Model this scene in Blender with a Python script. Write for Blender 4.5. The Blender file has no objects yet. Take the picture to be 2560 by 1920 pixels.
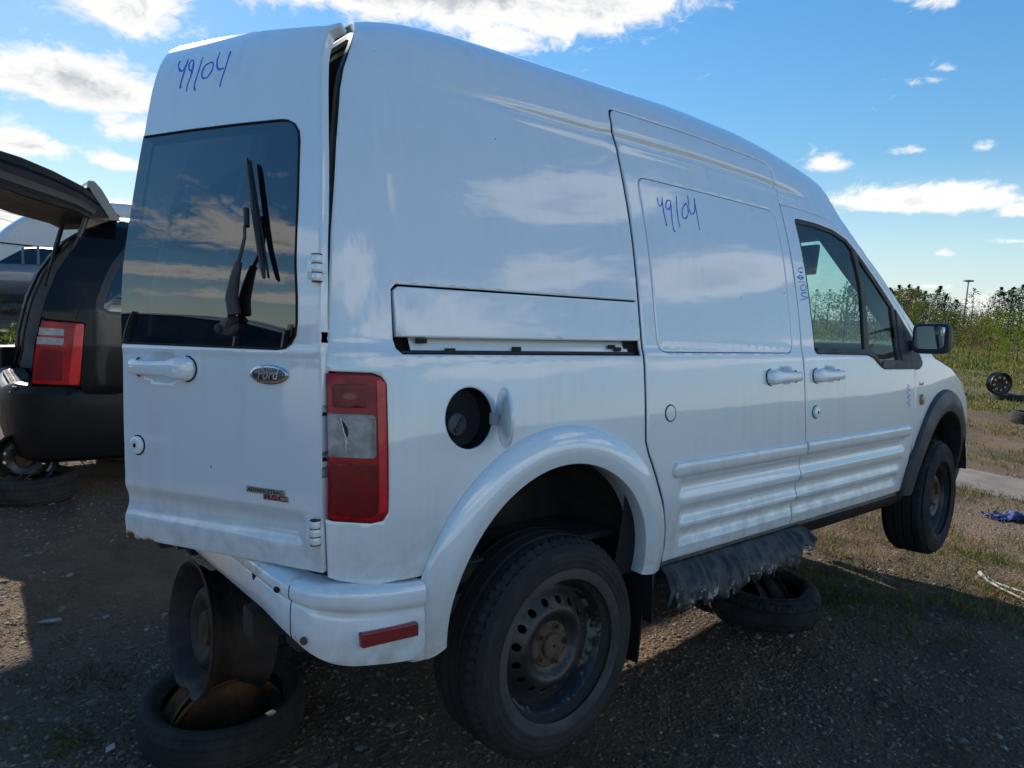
import bpy, bmesh, math, random, bisect
import numpy as np
from mathutils import Vector, Matrix, noise
from mathutils.geometry import delaunay_2d_cdt

scene = bpy.context.scene
COL = scene.collection
R = math.radians
PI = math.pi

# ------------------------------------------------------------------ camera
CAM_POS = Vector((-1.33747, -2.27696, 1.6))
RIGHT = Vector((0.774256, -0.630733, 0.052000))
DOWN = Vector((-0.031539, -0.120516, -0.992210))
FWD = Vector((0.632086, 0.766585, -0.113203))
cam_data = bpy.data.cameras.new('camera')
cam = bpy.data.objects.new('camera', cam_data)
COL.objects.link(cam)
m = Matrix.Identity(4)
for i in range(3):
    m[i][0] = RIGHT[i]; m[i][1] = -DOWN[i]; m[i][2] = -FWD[i]; m[i][3] = CAM_POS[i]
cam.matrix_world = m
cam_data.sensor_width = 36.0
cam_data.lens = 1713.41 / 2560 * 36.0
cam_data.clip_start = 0.05
cam_data.clip_end = 5000
scene.camera = cam

# ------------------------------------------------------------------ sun and sky
SUN_EL, SUN_AZ = R(27.5), R(84.0)          # azimuth counter-clockwise from +x
sun_dir = Vector((math.cos(SUN_EL) * math.cos(SUN_AZ), math.cos(SUN_EL) * math.sin(SUN_AZ), math.sin(SUN_EL)))
sd = bpy.data.lights.new('sun', 'SUN')
sd.energy = 4.0
sd.angle = R(0.55)
sd.color = (1.0, 0.95, 0.88)
sun = bpy.data.objects.new('sun', sd)
COL.objects.link(sun)
sun.rotation_euler = sun_dir.to_track_quat('Z', 'Y').to_euler()

scene.view_settings.view_transform = 'Standard'
scene.view_settings.look = 'None'
scene.view_settings.gamma = 1.0
scene.view_settings.use_curve_mapping = False
scene.view_settings.exposure = 0.92
scene.render.engine = 'CYCLES'
scene.cycles.max_bounces = 6
scene.cycles.diffuse_bounces = 3
scene.cycles.glossy_bounces = 3
scene.cycles.transparent_max_bounces = 10
scene.cycles.use_adaptive_sampling = True
scene.cycles.adaptive_threshold = .02
scene.cycles.use_denoising = True

world = bpy.data.worlds.new('World')
scene.world = world
world.use_nodes = True
wn = world.node_tree.nodes
wl = world.node_tree.links
wn.clear()


def N(tree, kind, **kw):
    n = tree.nodes.new(kind)
    for k, v in kw.items():
        setattr(n, k, v)
    return n


class G:
    """tiny helper that writes maths into a node tree"""
    def __init__(self, tree):
        self.t = tree

    def put(self, sock, v):
        if isinstance(v, (int, float)):
            sock.default_value = v
        elif isinstance(v, (tuple, list)):
            sock.default_value = v
        else:
            self.t.links.new(v, sock)

    def m(self, op, a, b=0.0, c=0.0, clamp=False):
        n = N(self.t, 'ShaderNodeMath', operation=op, use_clamp=clamp)
        self.put(n.inputs[0], a); self.put(n.inputs[1], b)
        if op in ('MULTIPLY_ADD', 'COMPARE', 'SMOOTH_MIN', 'SMOOTH_MAX', 'WRAP'):
            self.put(n.inputs[2], c)
        return n.outputs[0]

    def mr(self, v, a, b, c=0.0, d=1.0, kind='SMOOTHSTEP'):
        n = N(self.t, 'ShaderNodeMapRange', interpolation_type=kind)
        n.clamp = True if kind == 'LINEAR' else n.clamp
        self.put(n.inputs[0], v)
        for i, q in enumerate((a, b, c, d)):
            self.put(n.inputs[1 + i], q)
        return n.outputs[0]

    def mix(self, fac, a, b, blend='MIX'):
        n = N(self.t, 'ShaderNodeMix', data_type='RGBA', blend_type=blend)
        self.put(n.inputs[0], fac)
        self.put(n.inputs[6], a if not isinstance(a, tuple) else (*a, 1)[:4])
        self.put(n.inputs[7], b if not isinstance(b, tuple) else (*b, 1)[:4])
        return n.outputs[2]

    def noise(self, vec, scale, detail=4, rough=.55, dist=0.0, out=0):
        n = N(self.t, 'ShaderNodeTexNoise')
        if vec is not None:
            self.t.links.new(vec, n.inputs['Vector'])
        n.inputs['Scale'].default_value = scale
        n.inputs['Detail'].default_value = detail
        n.inputs['Roughness'].default_value = rough
        n.inputs['Distortion'].default_value = dist
        return n.outputs[out]


def build_world():
    t = world.node_tree
    g = G(t)
    sky = N(t, 'ShaderNodeTexSky', sky_type='NISHITA')
    sky.sun_disc = False
    sky.sun_elevation = SUN_EL
    # Blender's sun_rotation turns clockwise from +Y
    sky.sun_rotation = PI / 2 - SUN_AZ
    sky.altitude = 150
    sky.air_density = 1.25
    sky.dust_density = 0.08
    sky.ozone_density = 3.0
    geo = N(t, 'ShaderNodeTexCoord')
    sep = N(t, 'ShaderNodeSeparateXYZ')
    t.links.new(geo.outputs['Generated'], sep.inputs[0])
    x, y, z = sep.outputs
    # azimuth / elevation in degrees
    az = g.m('MULTIPLY', g.m('ARCTAN2', y, x), 57.29578)
    el = g.m('MULTIPLY', g.m('ARCSINE', z), 57.29578)
    # cloud coverage: individual cumulus banks (azimuth, elevation, half width, half height, weight)
    blobs = [(58.5, 23.5, 13.5, 4.2, 1.0), (47, 23.2, 8.5, 3.8, .95), (52.5, 20.0, 3.4, 1.6, .6), (70, 24, 7, 4.5, .9),
             (80.0, 18.4, 4.2, 2.3, .75), (76, 15.6, 2.2, .8, .25), (83.0, 12.9, 5.2, 2.0, .95), (79.8, 11.0, 2.6, 1.6, .5), (86.0, 8.9, 2.6, 1.1, .8), (80.4, 8.4, 2.1, .75, .7),
             (88.5, 4.6, 5.0, 2.0, .9), (80.8, 5.2, 2.0, 1.0, .7),
             (27.3, 11.4, 1.7, .85, .75), (20.6, 8.75, 5.2, 1.15, .95), (22.1, 12.2, 1.3, .5, .45), (17.6, 12.2, .9, .7, .45),
             (21.5, 21.2, 2.2, .9, .5), (15.2, 8.0, 1.4, .7, .6), (20.5, 17.2, .8, .5, .3), (21.5, 16.6, 1.6, .4, .25),
             (19.3, 5.2, .9, .35, .35), (15.3, 6.0, 1.2, .3, .4), (19.5, 4.1, .9, .22, .32), (16.6, 1.9, 1.4, .7, .6), (19.6, 2.9, 1.3, .4, .5),
             (28.5, 8.0, 3.0, .8, .5), (118, 21, 16, 6, .9), (150, 10, 14, 1.8, .7), (157, 19, 9, 4, .8), (165, 6, 12, 1.3, .7), (-72, 15, 24, 5, .95), (-48, 9, 10, 2.5, .8), (-37, 31, 9, 5, 1.0), (-30, 17, 7, 3.5, .95), (-44, 20, 6, 3, .8), (-95, 24, 16, 6, .7), (-30, 7, 14, 1.6, .7), (-120, 8, 20, 2, .7)]
    cov = None
    for (a, e, wa, we, k) in blobs:
        da = g.m('SUBTRACT', az, a)
        if a > 140 or a < -100:
            da = g.m('WRAP', da, 180.0, -180.0)
        da = g.m('MULTIPLY', da, 1 / wa)
        de = g.m('SUBTRACT', el, e)
        # flat bases: the lower half falls off faster
        dn = g.m('MULTIPLY', de, -1.55 / we)
        dp = g.m('MULTIPLY', de, 1.0 / we)
        de = g.m('MAXIMUM', dn, dp)
        r2 = g.m('ADD', g.m('MULTIPLY', da, da), g.m('MULTIPLY', de, de))
        b = g.m('MULTIPLY', g.m('EXPONENT', g.m('MULTIPLY', r2, -0.9)), k)
        cov = b if cov is None else g.m('MAXIMUM', cov, b)
    # billowy cloud texture
    comb = N(t, 'ShaderNodeCombineXYZ')
    g.put(comb.inputs[0], x)
    g.put(comb.inputs[1], y)
    g.put(comb.inputs[2], g.m('MULTIPLY', z, 1.8))
    lay = comb.outputs[0]
    wv = g.noise(lay, 16.0, 3, .5, 0.0, out=1)
    wd = N(t, 'ShaderNodeVectorMath', operation='MULTIPLY_ADD')
    t.links.new(wv, wd.inputs[0]); wd.inputs[1].default_value = (.075, .075, .075); t.links.new(lay, wd.inputs[2])
    lay = wd.outputs[0]
    n1 = g.noise(lay, 11.0, 8, .60, .15)
    n2 = g.noise(lay, 42.0, 4, .6, .2)
    nn = g.m('ADD', g.m('MULTIPLY', n1, .60), g.m('MULTIPLY', n2, .40))
    dens = g.m('ADD', g.m('MULTIPLY', cov, .62), g.m('SUBTRACT', nn, .5))
    # loose scattered cloud everywhere else
    dens = g.m('MAXIMUM', dens, g.m('SUBTRACT', n1, .565))
    mask = g.mr(dens, .105, .33)
    core = g.mr(dens, .36, .62)
    sh = g.noise(lay, 16.0, 4, .55, .3)
    core = g.m('MULTIPLY', core, g.mr(sh, .34, .62))
    lit = g.mix(core, (5.5, 5.4, 5.25), (2.8, 2.95, 3.15))
    # clouds facing the sun are brighter than those seen against it
    dt = N(t, 'ShaderNodeVectorMath', operation='DOT_PRODUCT')
    t.links.new(geo.outputs['Generated'], dt.inputs[0])
    dt.inputs[1].default_value = tuple(sun_dir)
    fl = g.mr(dt.outputs['Value'], -1, .6, 1.55, 1.0, 'LINEAR')
    sc_ = N(t, 'ShaderNodeVectorMath', operation='SCALE')
    t.links.new(lit, sc_.inputs[0]); g.put(sc_.inputs['Scale'], fl)
    lit = sc_.outputs[0]
    hs = N(t, 'ShaderNodeHueSaturation')
    hs.inputs['Saturation'].default_value = 1.30
    hs.inputs['Value'].default_value = 1.20
    # soft shoulder, so that the glow round the sun keeps its blue
    lum = N(t, 'ShaderNodeRGBToBW')
    t.links.new(sky.outputs[0], lum.inputs[0])
    k_ = g.m('DIVIDE', 1.0, g.m('ADD', 1.0, g.m('MULTIPLY', lum.outputs[0], .15)))
    vs_ = N(t, 'ShaderNodeVectorMath', operation='SCALE')
    t.links.new(sky.outputs[0], vs_.inputs[0])
    g.put(vs_.inputs['Scale'], k_)
    t.links.new(vs_.outputs[0], hs.inputs['Color'])
    skyc = g.mix(g.mr(el, -1, 12, .50, 0.0, 'LINEAR'), hs.outputs[0], (4.3, 5.6, 7.2))
    col = g.mix(g.m('MULTIPLY', mask, .95), skyc, lit)
    bg = N(t, 'ShaderNodeBackground')
    bg.inputs['Strength'].default_value = SKY_STRENGTH
    t.links.new(col, bg.inputs['Color'])
    out = N(t, 'ShaderNodeOutputWorld')
    t.links.new(bg.outputs[0], out.inputs['Surface'])


SKY_STRENGTH = 0.10
build_world()

# ------------------------------------------------------------------ materials
MATS = {}


def principled(name):
    ma = bpy.data.materials.new(name)
    ma.use_nodes = True
    t = ma.node_tree
    b = t.nodes['Principled BSDF']
    return ma, t, b


def simple(name, col, rough=.6, metal=0.0, coat=0.0, var=0.0, vscale=8.0, bump=0.0, bscale=60.0, col2=None, spec=.5, coat_rough=.06, detail=5):
    """one surface colour with grain, a second tone in irregular patches and fine relief"""
    if name in MATS:
        return MATS[name]
    ma, t, b = principled(name)
    g = G(t)
    tc = N(t, 'ShaderNodeTexCoord')
    if var > 0 or col2:
        nf = g.noise(tc.outputs['Object'], vscale, detail, .6, .3)
        f = g.mr(nf, .35, .65)
        c2 = col2 if col2 else tuple(min(1, c * (1 - var)) for c in col)
        c1 = col if col2 else tuple(min(1, c * (1 + var * .6)) for c in col)
        t.links.new(g.mix(f, c1, c2), b.inputs['Base Color'])
        t.links.new(g.mr(nf, .3, .7, max(.02, rough - .1), min(1, rough + .1), 'LINEAR'), b.inputs['Roughness'])
    else:
        b.inputs['Base Color'].default_value = (*col, 1)
        b.inputs['Roughness'].default_value = rough
    b.inputs['Metallic'].default_value = metal
    b.inputs['Specular IOR Level'].default_value = spec
    b.inputs['Coat Weight'].default_value = coat
    b.inputs['Coat Roughness'].default_value = coat_rough
    if bump > 0:
        bn = N(t, 'ShaderNodeBump')
        bn.inputs['Strength'].default_value = bump
        bn.inputs['Distance'].default_value = .01
        t.links.new(g.noise(tc.outputs['Object'], bscale, 4, .6), bn.inputs['Height'])
        t.links.new(bn.outputs[0], b.inputs['Normal'])
    MATS[name] = ma
    return ma


def leafy(name, col, col2, scale=2.0, trans=.45):
    """leaf or grass blade: part of the light comes through"""
    if name in MATS:
        return MATS[name]
    ma = bpy.data.materials.new(name)
    ma.use_nodes = True
    t = ma.node_tree
    t.nodes.clear()
    g = G(t)
    geo = N(t, 'ShaderNodeNewGeometry')
    c = g.mix(g.mr(g.noise(geo.outputs['Position'], scale, 3, .6), .35, .65), col, col2)
    d = N(t, 'ShaderNodeBsdfDiffuse'); tr = N(t, 'ShaderNodeBsdfTranslucent'); mx = N(t, 'ShaderNodeMixShader')
    t.links.new(c, d.inputs[0])
    t.links.new(g.mix(1.0, c, (1.25, 1.25, .75), 'MULTIPLY'), tr.inputs[0])
    mx.inputs[0].default_value = trans
    t.links.new(d.outputs[0], mx.inputs[1]); t.links.new(tr.outputs[0], mx.inputs[2])
    out = N(t, 'ShaderNodeOutputMaterial'); t.links.new(mx.outputs[0], out.inputs[0])
    MATS[name] = ma
    return ma


def paint(name, col, rough=.32, coat=.7, dirt=(.36, .31, .24), dirt_amt=.14, coat_ior=1.85, spec=.5):
    """car paint: clear coat, faint grime streaks, rust where the mesh carries a rust attribute"""
    if name in MATS:
        return MATS[name]
    ma, t, b = principled(name)
    g = G(t)
    tc = N(t, 'ShaderNodeTexCoord')
    o = tc.outputs['Object']
    big = g.noise(o, 2.3, 6, .65, .4)
    fine = g.noise(o, 55, 4, .7)
    # streaks run down the panel
    mp = N(t, 'ShaderNodeMapping')
    mp.inputs['Scale'].default_value = (26, 26, 1.6)
    t.links.new(o, mp.inputs[0])
    st = g.noise(mp.outputs[0], 1.0, 4, .6)
    f = g.m('MULTIPLY', g.m('MULTIPLY', g.mr(big, .38, .72), g.mr(st, .42, .75)), dirt_amt * 2.2)
    f = g.m('ADD', f, g.m('MULTIPLY', g.mr(fine, .62, .8), dirt_amt * .5))
    at = N(t, 'ShaderNodeAttribute', attribute_name='grime')
    gn = g.noise(o, 14, 6, .7, .5)
    grime = g.m('MULTIPLY', at.outputs['Fac'], g.mr(gn, .3, .72))
    c = g.mix(g.m('MINIMUM', g.m('ADD', f, g.m('MULTIPLY', grime, .85)), .9), col, dirt)
    # stone chips and specks
    vo = N(t, 'ShaderNodeTexVoronoi')
    vo.inputs['Scale'].default_value = 13
    t.links.new(o, vo.inputs['Vector'])
    sp = N(t, 'ShaderNodeSeparateColor')
    t.links.new(vo.outputs['Color'], sp.inputs[0])
    chip = g.m('MULTIPLY', g.m('LESS_THAN', vo.outputs['Distance'], g.m('MULTIPLY', sp.outputs[0], .055)), g.m('GREATER_THAN', sp.outputs[1], .62))
    c = g.mix(g.m('MULTIPLY', chip, .8), c, (.09, .065, .045))
    ar = N(t, 'ShaderNodeAttribute', attribute_name='rust')
    rn = g.noise(o, 42, 8, .72, 1.1)
    rv = g.m('ADD', ar.outputs['Fac'], g.m('SUBTRACT', rn, .5))
    stain = g.mr(rv, .30, .58)
    deep = g.mr(rv, .52, .70)
    c = g.mix(g.m('MULTIPLY', stain, .55), c, (.50, .27, .08))
    c = g.mix(deep, c, (.13, .045, .015))
    t.links.new(c, b.inputs['Base Color'])
    b.inputs['Coat Roughness'].default_value = .035
    b.inputs['Coat IOR'].default_value = coat_ior
    b.inputs['Specular IOR Level'].default_value = spec
    t.links.new(g.m('MULTIPLY', g.m('SUBTRACT', 1.0, g.m('MAXIMUM', deep, grime)), coat), b.inputs['Coat Weight'])
    t.links.new(g.mr(g.m('MAXIMUM', deep, grime), 0, 1, rough, .85, 'LINEAR'), b.inputs['Roughness'])
    # slow waviness of pressed sheet metal
    bn = N(t, 'ShaderNodeBump')
    bn.inputs['Strength'].default_value = .05
    bn.inputs['Distance'].default_value = .02
    t.links.new(g.noise(o, 3.2, 2, .5), bn.inputs['Height'])
    t.links.new(bn.outputs[0], b.inputs['Normal'])
    t.links.new(bn.outputs[0], b.inputs['Coat Normal'])
    MATS[name] = ma
    return ma


def glass(name, tint, ior=1.5, gloss_rough=.0, dirt=.05):
    """thin pane: Fresnel reflection over a tinted see-through, with a film of dust"""
    if name in MATS:
        return MATS[name]
    ma = bpy.data.materials.new(name)
    ma.use_nodes = True
    t = ma.node_tree
    t.nodes.clear()
    g = G(t)
    tc = N(t, 'ShaderNodeTexCoord')
    lw = N(t, 'ShaderNodeLayerWeight')
    f0 = ((ior - 1) / (ior + 1)) ** 2
    # Schlick reflectance, the same from both sides of the pane
    refl = g.m('ADD', f0 * 1.7, g.m('MULTIPLY', g.m('POWER', lw.outputs['Facing'], 5.0), 1 - f0 * 1.7))
    tr = N(t, 'ShaderNodeBsdfTransparent')
    tr.inputs[0].default_value = (*tint, 1)
    gl = N(t, 'ShaderNodeBsdfGlossy')
    gl.inputs['Roughness'].default_value = gloss_rough
    mx = N(t, 'ShaderNodeMixShader')
    t.links.new(refl, mx.inputs[0])
    t.links.new(tr.outputs[0], mx.inputs[1])
    t.links.new(gl.outputs[0], mx.inputs[2])
    df = N(t, 'ShaderNodeBsdfDiffuse')
    df.inputs[0].default_value = (.5, .47, .42, 1)
    mx2 = N(t, 'ShaderNodeMixShader')
    nz = g.noise(tc.outputs['Object'], 7, 6, .7, .4)
    g.put(mx2.inputs[0], g.m('MULTIPLY', g.mr(nz, .35, .8), dirt))
    t.links.new(mx.outputs[0], mx2.inputs[1])
    t.links.new(df.outputs[0], mx2.inputs[2])
    out = N(t, 'ShaderNodeOutputMaterial')
    t.links.new(mx2.outputs[0], out.inputs[0])
    MATS[name] = ma
    return ma


WHITE = paint('white_paint', (.80, .87, .91), rough=.3, coat=1.0, dirt_amt=.09)
BLACKPAINT = paint('black_paint', (.004, .0045, .006), rough=.25, coat=.22, dirt=(.05, .047, .045), dirt_amt=.03, coat_ior=1.4, spec=.2)
SILVER = paint('silver_paint', (.12, .13, .15), rough=.35, coat=.7)
RUBBER = simple('tyre_rubber', (.026, .026, .027), .82, var=.35, vscale=9, bump=.25, bscale=120, spec=.3)
RUBBERDUST = simple('dusty_tyre_rubber', (.026, .025, .025), .88, col2=(.048, .043, .038), vscale=7, bump=.35, bscale=110, spec=.25)
TREAD = simple('worn_tread_rubber', (.020, .020, .021), .8, col2=(.040, .037, .033), vscale=5, bump=.3, bscale=140, spec=.25)
BLACKSTEEL = simple('black_wheel_steel', (.018, .018, .020), .45, col2=(.032, .026, .023), vscale=16, bump=.15, bscale=90, coat=.15, detail=8)
RUST = simple('rusted_steel', (.15, .068, .030), .85, col2=(.065, .034, .020), vscale=11, bump=.5, bscale=80, spec=.3, detail=8)
RUSTLIGHT = simple('rusted_hub', (.125, .078, .050), .85, col2=(.07, .055, .046), vscale=30, bump=.5, bscale=90, spec=.3)
OLDSTEEL = simple('old_dark_steel', (.022, .019, .018), .7, col2=(.070, .044, .036), vscale=9, bump=.4, bscale=70, spec=.4, detail=8)
def corroded(name):
    ma, t, b = principled(name)
    g = G(t)
    tc = N(t, 'ShaderNodeTexCoord')
    o = tc.outputs['Object']
    n1 = g.noise(o, 7.5, 7, .7, .6)
    n2 = g.noise(o, 40, 5, .7, .3)
    f = g.mr(g.m('ADD', g.m('MULTIPLY', n1, .75), g.m('MULTIPLY', n2, .25)), .53, .60)
    r_ = g.mr(n2, .52, .66)
    c = g.mix(g.m('MULTIPLY', r_, .6), (.014, .014, .016), (.060, .030, .016))
    c = g.mix(f, c, (.20, .185, .175))
    t.links.new(c, b.inputs['Base Color'])
    t.links.new(g.mr(f, 0, 1, .42, .9, 'LINEAR'), b.inputs['Roughness'])
    bn = N(t, 'ShaderNodeBump'); bn.inputs['Strength'].default_value = .4; bn.inputs['Distance'].default_value = .004
    t.links.new(g.m('ADD', f, g.m('MULTIPLY', n2, .4)), bn.inputs['Height']); t.links.new(bn.outputs[0], b.inputs['Normal'])
    MATS[name] = ma
    return ma


CORRODED = corroded('corroded_black_rim')
ALU = simple('oxidised_rim_edge', (.26, .24, .22), .6, metal=.5, col2=(.12, .07, .045), vscale=14, bump=.4, bscale=80)
PLASTIC = simple('grey_black_plastic', (.045, .047, .055), .55, var=.25, vscale=10, bump=.12, bscale=300)
DARKTRIM = simple('black_trim', (.014, .014, .016), .5, var=.2, vscale=12)
LINER = simple('dark_wheelhouse_liner', (.02, .019, .019), .9, col2=(.045, .038, .032), vscale=12, bump=.3, bscale=50)
CABIN = simple('grey_cabin_lining', (.20, .19, .18), .9, var=.2, vscale=5)
CHROME = simple('worn_chrome', (.62, .62, .63), .22, metal=1.0, var=.25, vscale=60)
BADGEBLUE = simple('badge_dark_blue', (.012, .022, .075), .25, coat=.6, col2=(.05, .06, .09), vscale=90)
BADGERED = simple('badge_red', (.20, .02, .03), .4)
REDLENS = simple('red_lamp_lens', (.34, .005, .010), .25, coat=.15, spec=.3, var=.35, vscale=11, bump=.06, bscale=160, coat_rough=.04)
REDDARK = simple('dark_red_lens', (.17, .003, .008), .3, coat=.12, spec=.3, var=.3, vscale=14, coat_rough=.05)
REDBRIGHT = simple('bright_red_lens', (.66, .012, .02), .25, coat=.3, var=.2, vscale=9, coat_rough=.04)
CLEARLENS = simple('clear_ribbed_lens', (.22, .22, .215), .2, coat=.4, col2=(.36, .36, .35), vscale=26, bump=.3, bscale=220)
INK = simple('blue_marker_ink', (.010, .11, .72), .5)
HOLE = simple('dark_cavity', (.008, .008, .009), .9)
REDPLAIN = simple('red_reflector', (.22, .006, .012), .3, coat=.7, bump=.3, bscale=240)


# ------------------------------------------------------------------ object helpers
def link(name, me, parent=None, mat=None):
    o = bpy.data.objects.new(name, me)
    COL.objects.link(o)
    if parent is not None:
        o.parent = parent
    if mat is not None and me is not None and not me.materials:
        me.materials.append(mat)
    return o


def thing(name, label, cat, loc=(0, 0, 0), rotz=0.0, group=None):
    o = bpy.data.objects.new(name, None)
    COL.objects.link(o)
    o.empty_display_size = .2
    o.location = loc
    o.rotation_euler = (0, 0, rotz)
    o['label'] = label
    o['category'] = cat
    if group:
        o['group'] = group
    return o


def tag(o, label, cat, group=None, kind=None):
    if label:
        o['label'] = label
    if cat:
        o['category'] = cat
    if group:
        o['group'] = group
    if kind:
        o['kind'] = kind
    return o


def structure(o):
    o['kind'] = 'structure'
    return o


def copy_tree(o, parent=None):
    c = o.copy()
    COL.objects.link(c)
    c.parent = parent
    for ch in o.children:
        copy_tree(ch, c)
    return c


def mesh_from(verts, faces, smooth=True, sharp=None):
    me = bpy.data.meshes.new('mesh')
    me.from_pydata([tuple(v) for v in verts], [], faces)
    if smooth:
        me.polygons.foreach_set('use_smooth', [True] * len(me.polygons))
    me.update()
    if sharp is not None:
        me.set_sharp_from_angle(angle=R(sharp))
    return me


class MB:
    """collects simple solids into one mesh"""
    def __init__(self):
        self.v = []
        self.f = []

    def add(self, verts, faces):
        k = len(self.v)
        self.v += [tuple(q) for q in verts]
        self.f += [tuple(i + k for i in f) for f in faces]
        return self

    def box(self, c, s, rot=None, bevel=0.0, taper=1.0):
        x, y, z = (q / 2 for q in s)
        if bevel <= 0:
            vs = [(-x, -y, -z), (x, -y, -z), (x, y, -z), (-x, y, -z), (-x * taper, -y * taper, z), (x * taper, -y * taper, z), (x * taper, y * taper, z), (-x * taper, y * taper, z)]
            fs = [(3, 2, 1, 0), (4, 5, 6, 7), (0, 1, 5, 4), (1, 2, 6, 5), (2, 3, 7, 6), (3, 0, 4, 7)]
        else:
            bm = bmesh.new()
            bmesh.ops.create_cube(bm, size=1)
            bmesh.ops.scale(bm, vec=s, verts=bm.verts)
            bmesh.ops.bevel(bm, geom=bm.edges[:] + bm.verts[:], offset=bevel, segments=2, profile=.6, affect='EDGES', clamp_overlap=True)
            bm.verts.index_update()
            vs = [tuple(q.co) for q in bm.verts]
            fs = [tuple(q.index for q in fc.verts) for fc in bm.faces]
            bm.free()
        M_ = rot if rot is not None else Matrix.Identity(3)
        if not isinstance(M_, Matrix):
            M_ = Matrix.Rotation(M_, 3, 'Z')
        c = Vector(c)
        return self.add([c + M_ @ Vector(q) for q in vs], fs)

    def tube(self, pts, rad, n=8, caps=True):
        pts = [Vector(q) for q in pts]
        rads = rad if isinstance(rad, (list, tuple)) else [rad] * len(pts)
        vs, fs = [], []
        prev = None
        for i, q in enumerate(pts):
            a = pts[max(i - 1, 0)]; b = pts[min(i + 1, len(pts) - 1)]
            t = (b - a)
            if t.length < 1e-9:
                t = Vector((0, 0, 1))
            t.normalize()
            if prev is None:
                u = t.orthogonal().normalized()
            else:
                u = (prev - t * prev.dot(t))
                u = u.normalized() if u.length > 1e-6 else t.orthogonal().normalized()
            prev = u
            w = t.cross(u)
            for k in range(n):
                an = 2 * PI * k / n
                vs.append(q + (u * math.cos(an) + w * math.sin(an)) * rads[i])
        for i in range(len(pts) - 1):
            for k in range(n):
                k2 = (k + 1) % n
                fs.append((i * n + k, i * n + k2, (i + 1) * n + k2, (i + 1) * n + k))
        if caps:
            fs.append(tuple(range(n - 1, -1, -1)))
            e = (len(pts) - 1) * n
            fs.append(tuple(e + k for k in range(n)))
        return self.add(vs, fs)

    def lathe(self, prof, n=48, axis='Y', c=(0, 0, 0), closed=False, M=None):
        """prof: list of (radius, along)"""
        vs, fs = [], []
        for (r, h) in prof:
            for k in range(n):
                a = 2 * PI * k / n
                if axis == 'Y':
                    q = Vector((r * math.cos(a), h, r * math.sin(a)))
                elif axis == 'Z':
                    q = Vector((r * math.cos(a), r * math.sin(a), h))
                else:
                    q = Vector((h, r * math.cos(a), r * math.sin(a)))
                if M is not None:
                    q = M @ q
                vs.append(q + Vector(c))
        np_ = len(prof)
        for i in range(np_ - (0 if closed else 1)):
            j = (i + 1) % np_
            for k in range(n):
                k2 = (k + 1) % n
                fs.append((i * n + k, i * n + k2, j * n + k2, j * n + k))
        return self.add(vs, fs)

    def sphere(self, c, r, seg=12, ring=8, sq=(1, 1, 1)):
        vs, fs = [], []
        for i in range(ring + 1):
            th = PI * i / ring
            for k in range(seg):
                a = 2 * PI * k / seg
                vs.append((c[0] + r * sq[0] * math.sin(th) * math.cos(a), c[1] + r * sq[1] * math.sin(th) * math.sin(a), c[2] + r * sq[2] * math.cos(th)))
        for i in range(ring):
            for k in range(seg):
                k2 = (k + 1) % seg
                fs.append((i * seg + k, (i + 1) * seg + k, (i + 1) * seg + k2, i * seg + k2))
        return self.add(vs, fs)

    def mesh(self, smooth=True, sharp=35):
        me = mesh_from(self.v, self.f, smooth, sharp)
        bm = bmesh.new(); bm.from_mesh(me)
        bmesh.ops.recalc_face_normals(bm, faces=bm.faces[:])
        bm.to_mesh(me); bm.free()
        if smooth:
            me.set_sharp_from_angle(angle=R(sharp))
        return me

    def build(self, name, mat, parent=None, smooth=True, sharp=35):
        return link(name, self.mesh(smooth, sharp), parent, mat)


def resample(poly, step, closed=True):
    out = []
    n = len(poly)
    for i in range(n if closed else n - 1):
        a = poly[i]; b = poly[(i + 1) % n]
        d = math.hypot(b[0] - a[0], b[1] - a[1])
        k = max(1, int(math.ceil(d / step)))
        for j in range(k):
            t = j / k
            out.append((a[0] + (b[0] - a[0]) * t, a[1] + (b[1] - a[1]) * t))
    if not closed:
        out.append(tuple(poly[-1]))
    return out


def area2(poly):
    return sum(a[0] * b[1] - b[0] * a[1] for a, b in zip(poly, poly[1:] + poly[:1]))


def offset_poly(poly, d):
    """move a closed outline inwards by d (outwards when negative)"""
    if area2(poly) < 0:
        poly = poly[::-1]
    n = len(poly)
    out = []
    for i in range(n):
        a, b, c = poly[i - 1], poly[i], poly[(i + 1) % n]
        e1 = (b[0] - a[0], b[1] - a[1]); e2 = (c[0] - b[0], c[1] - b[1])
        l1 = math.hypot(*e1) or 1e-9; l2 = math.hypot(*e2) or 1e-9
        n1 = (-e1[1] / l1, e1[0] / l1); n2 = (-e2[1] / l2, e2[0] / l2)
        s = (n1[0] + n2[0], n1[1] + n2[1])
        k = 1 + n1[0] * n2[0] + n1[1] * n2[1]
        k = max(k, .45)
        out.append((b[0] + s[0] / k * d, b[1] + s[1] / k * d))
    return out


def round_poly(poly, r, n=4):
    """round the corners of a closed outline; r may be a list"""
    out = []
    L = len(poly)
    for i in range(L):
        a, b, c = Vector(poly[i - 1]), Vector(poly[i]), Vector(poly[(i + 1) % L])
        rr = r[i] if isinstance(r, (list, tuple)) else r
        if rr <= 0:
            out.append(tuple(b)); continue
        u = (a - b); v = (c - b)
        rr = min(rr, u.length * .49, v.length * .49)
        p0 = b + u.normalized() * rr; p2 = b + v.normalized() * rr
        for k in range(n + 1):
            t = k / n
            out.append(tuple(p0 * (1 - t) ** 2 + b * 2 * t * (1 - t) + p2 * t * t))
    return out


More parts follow.
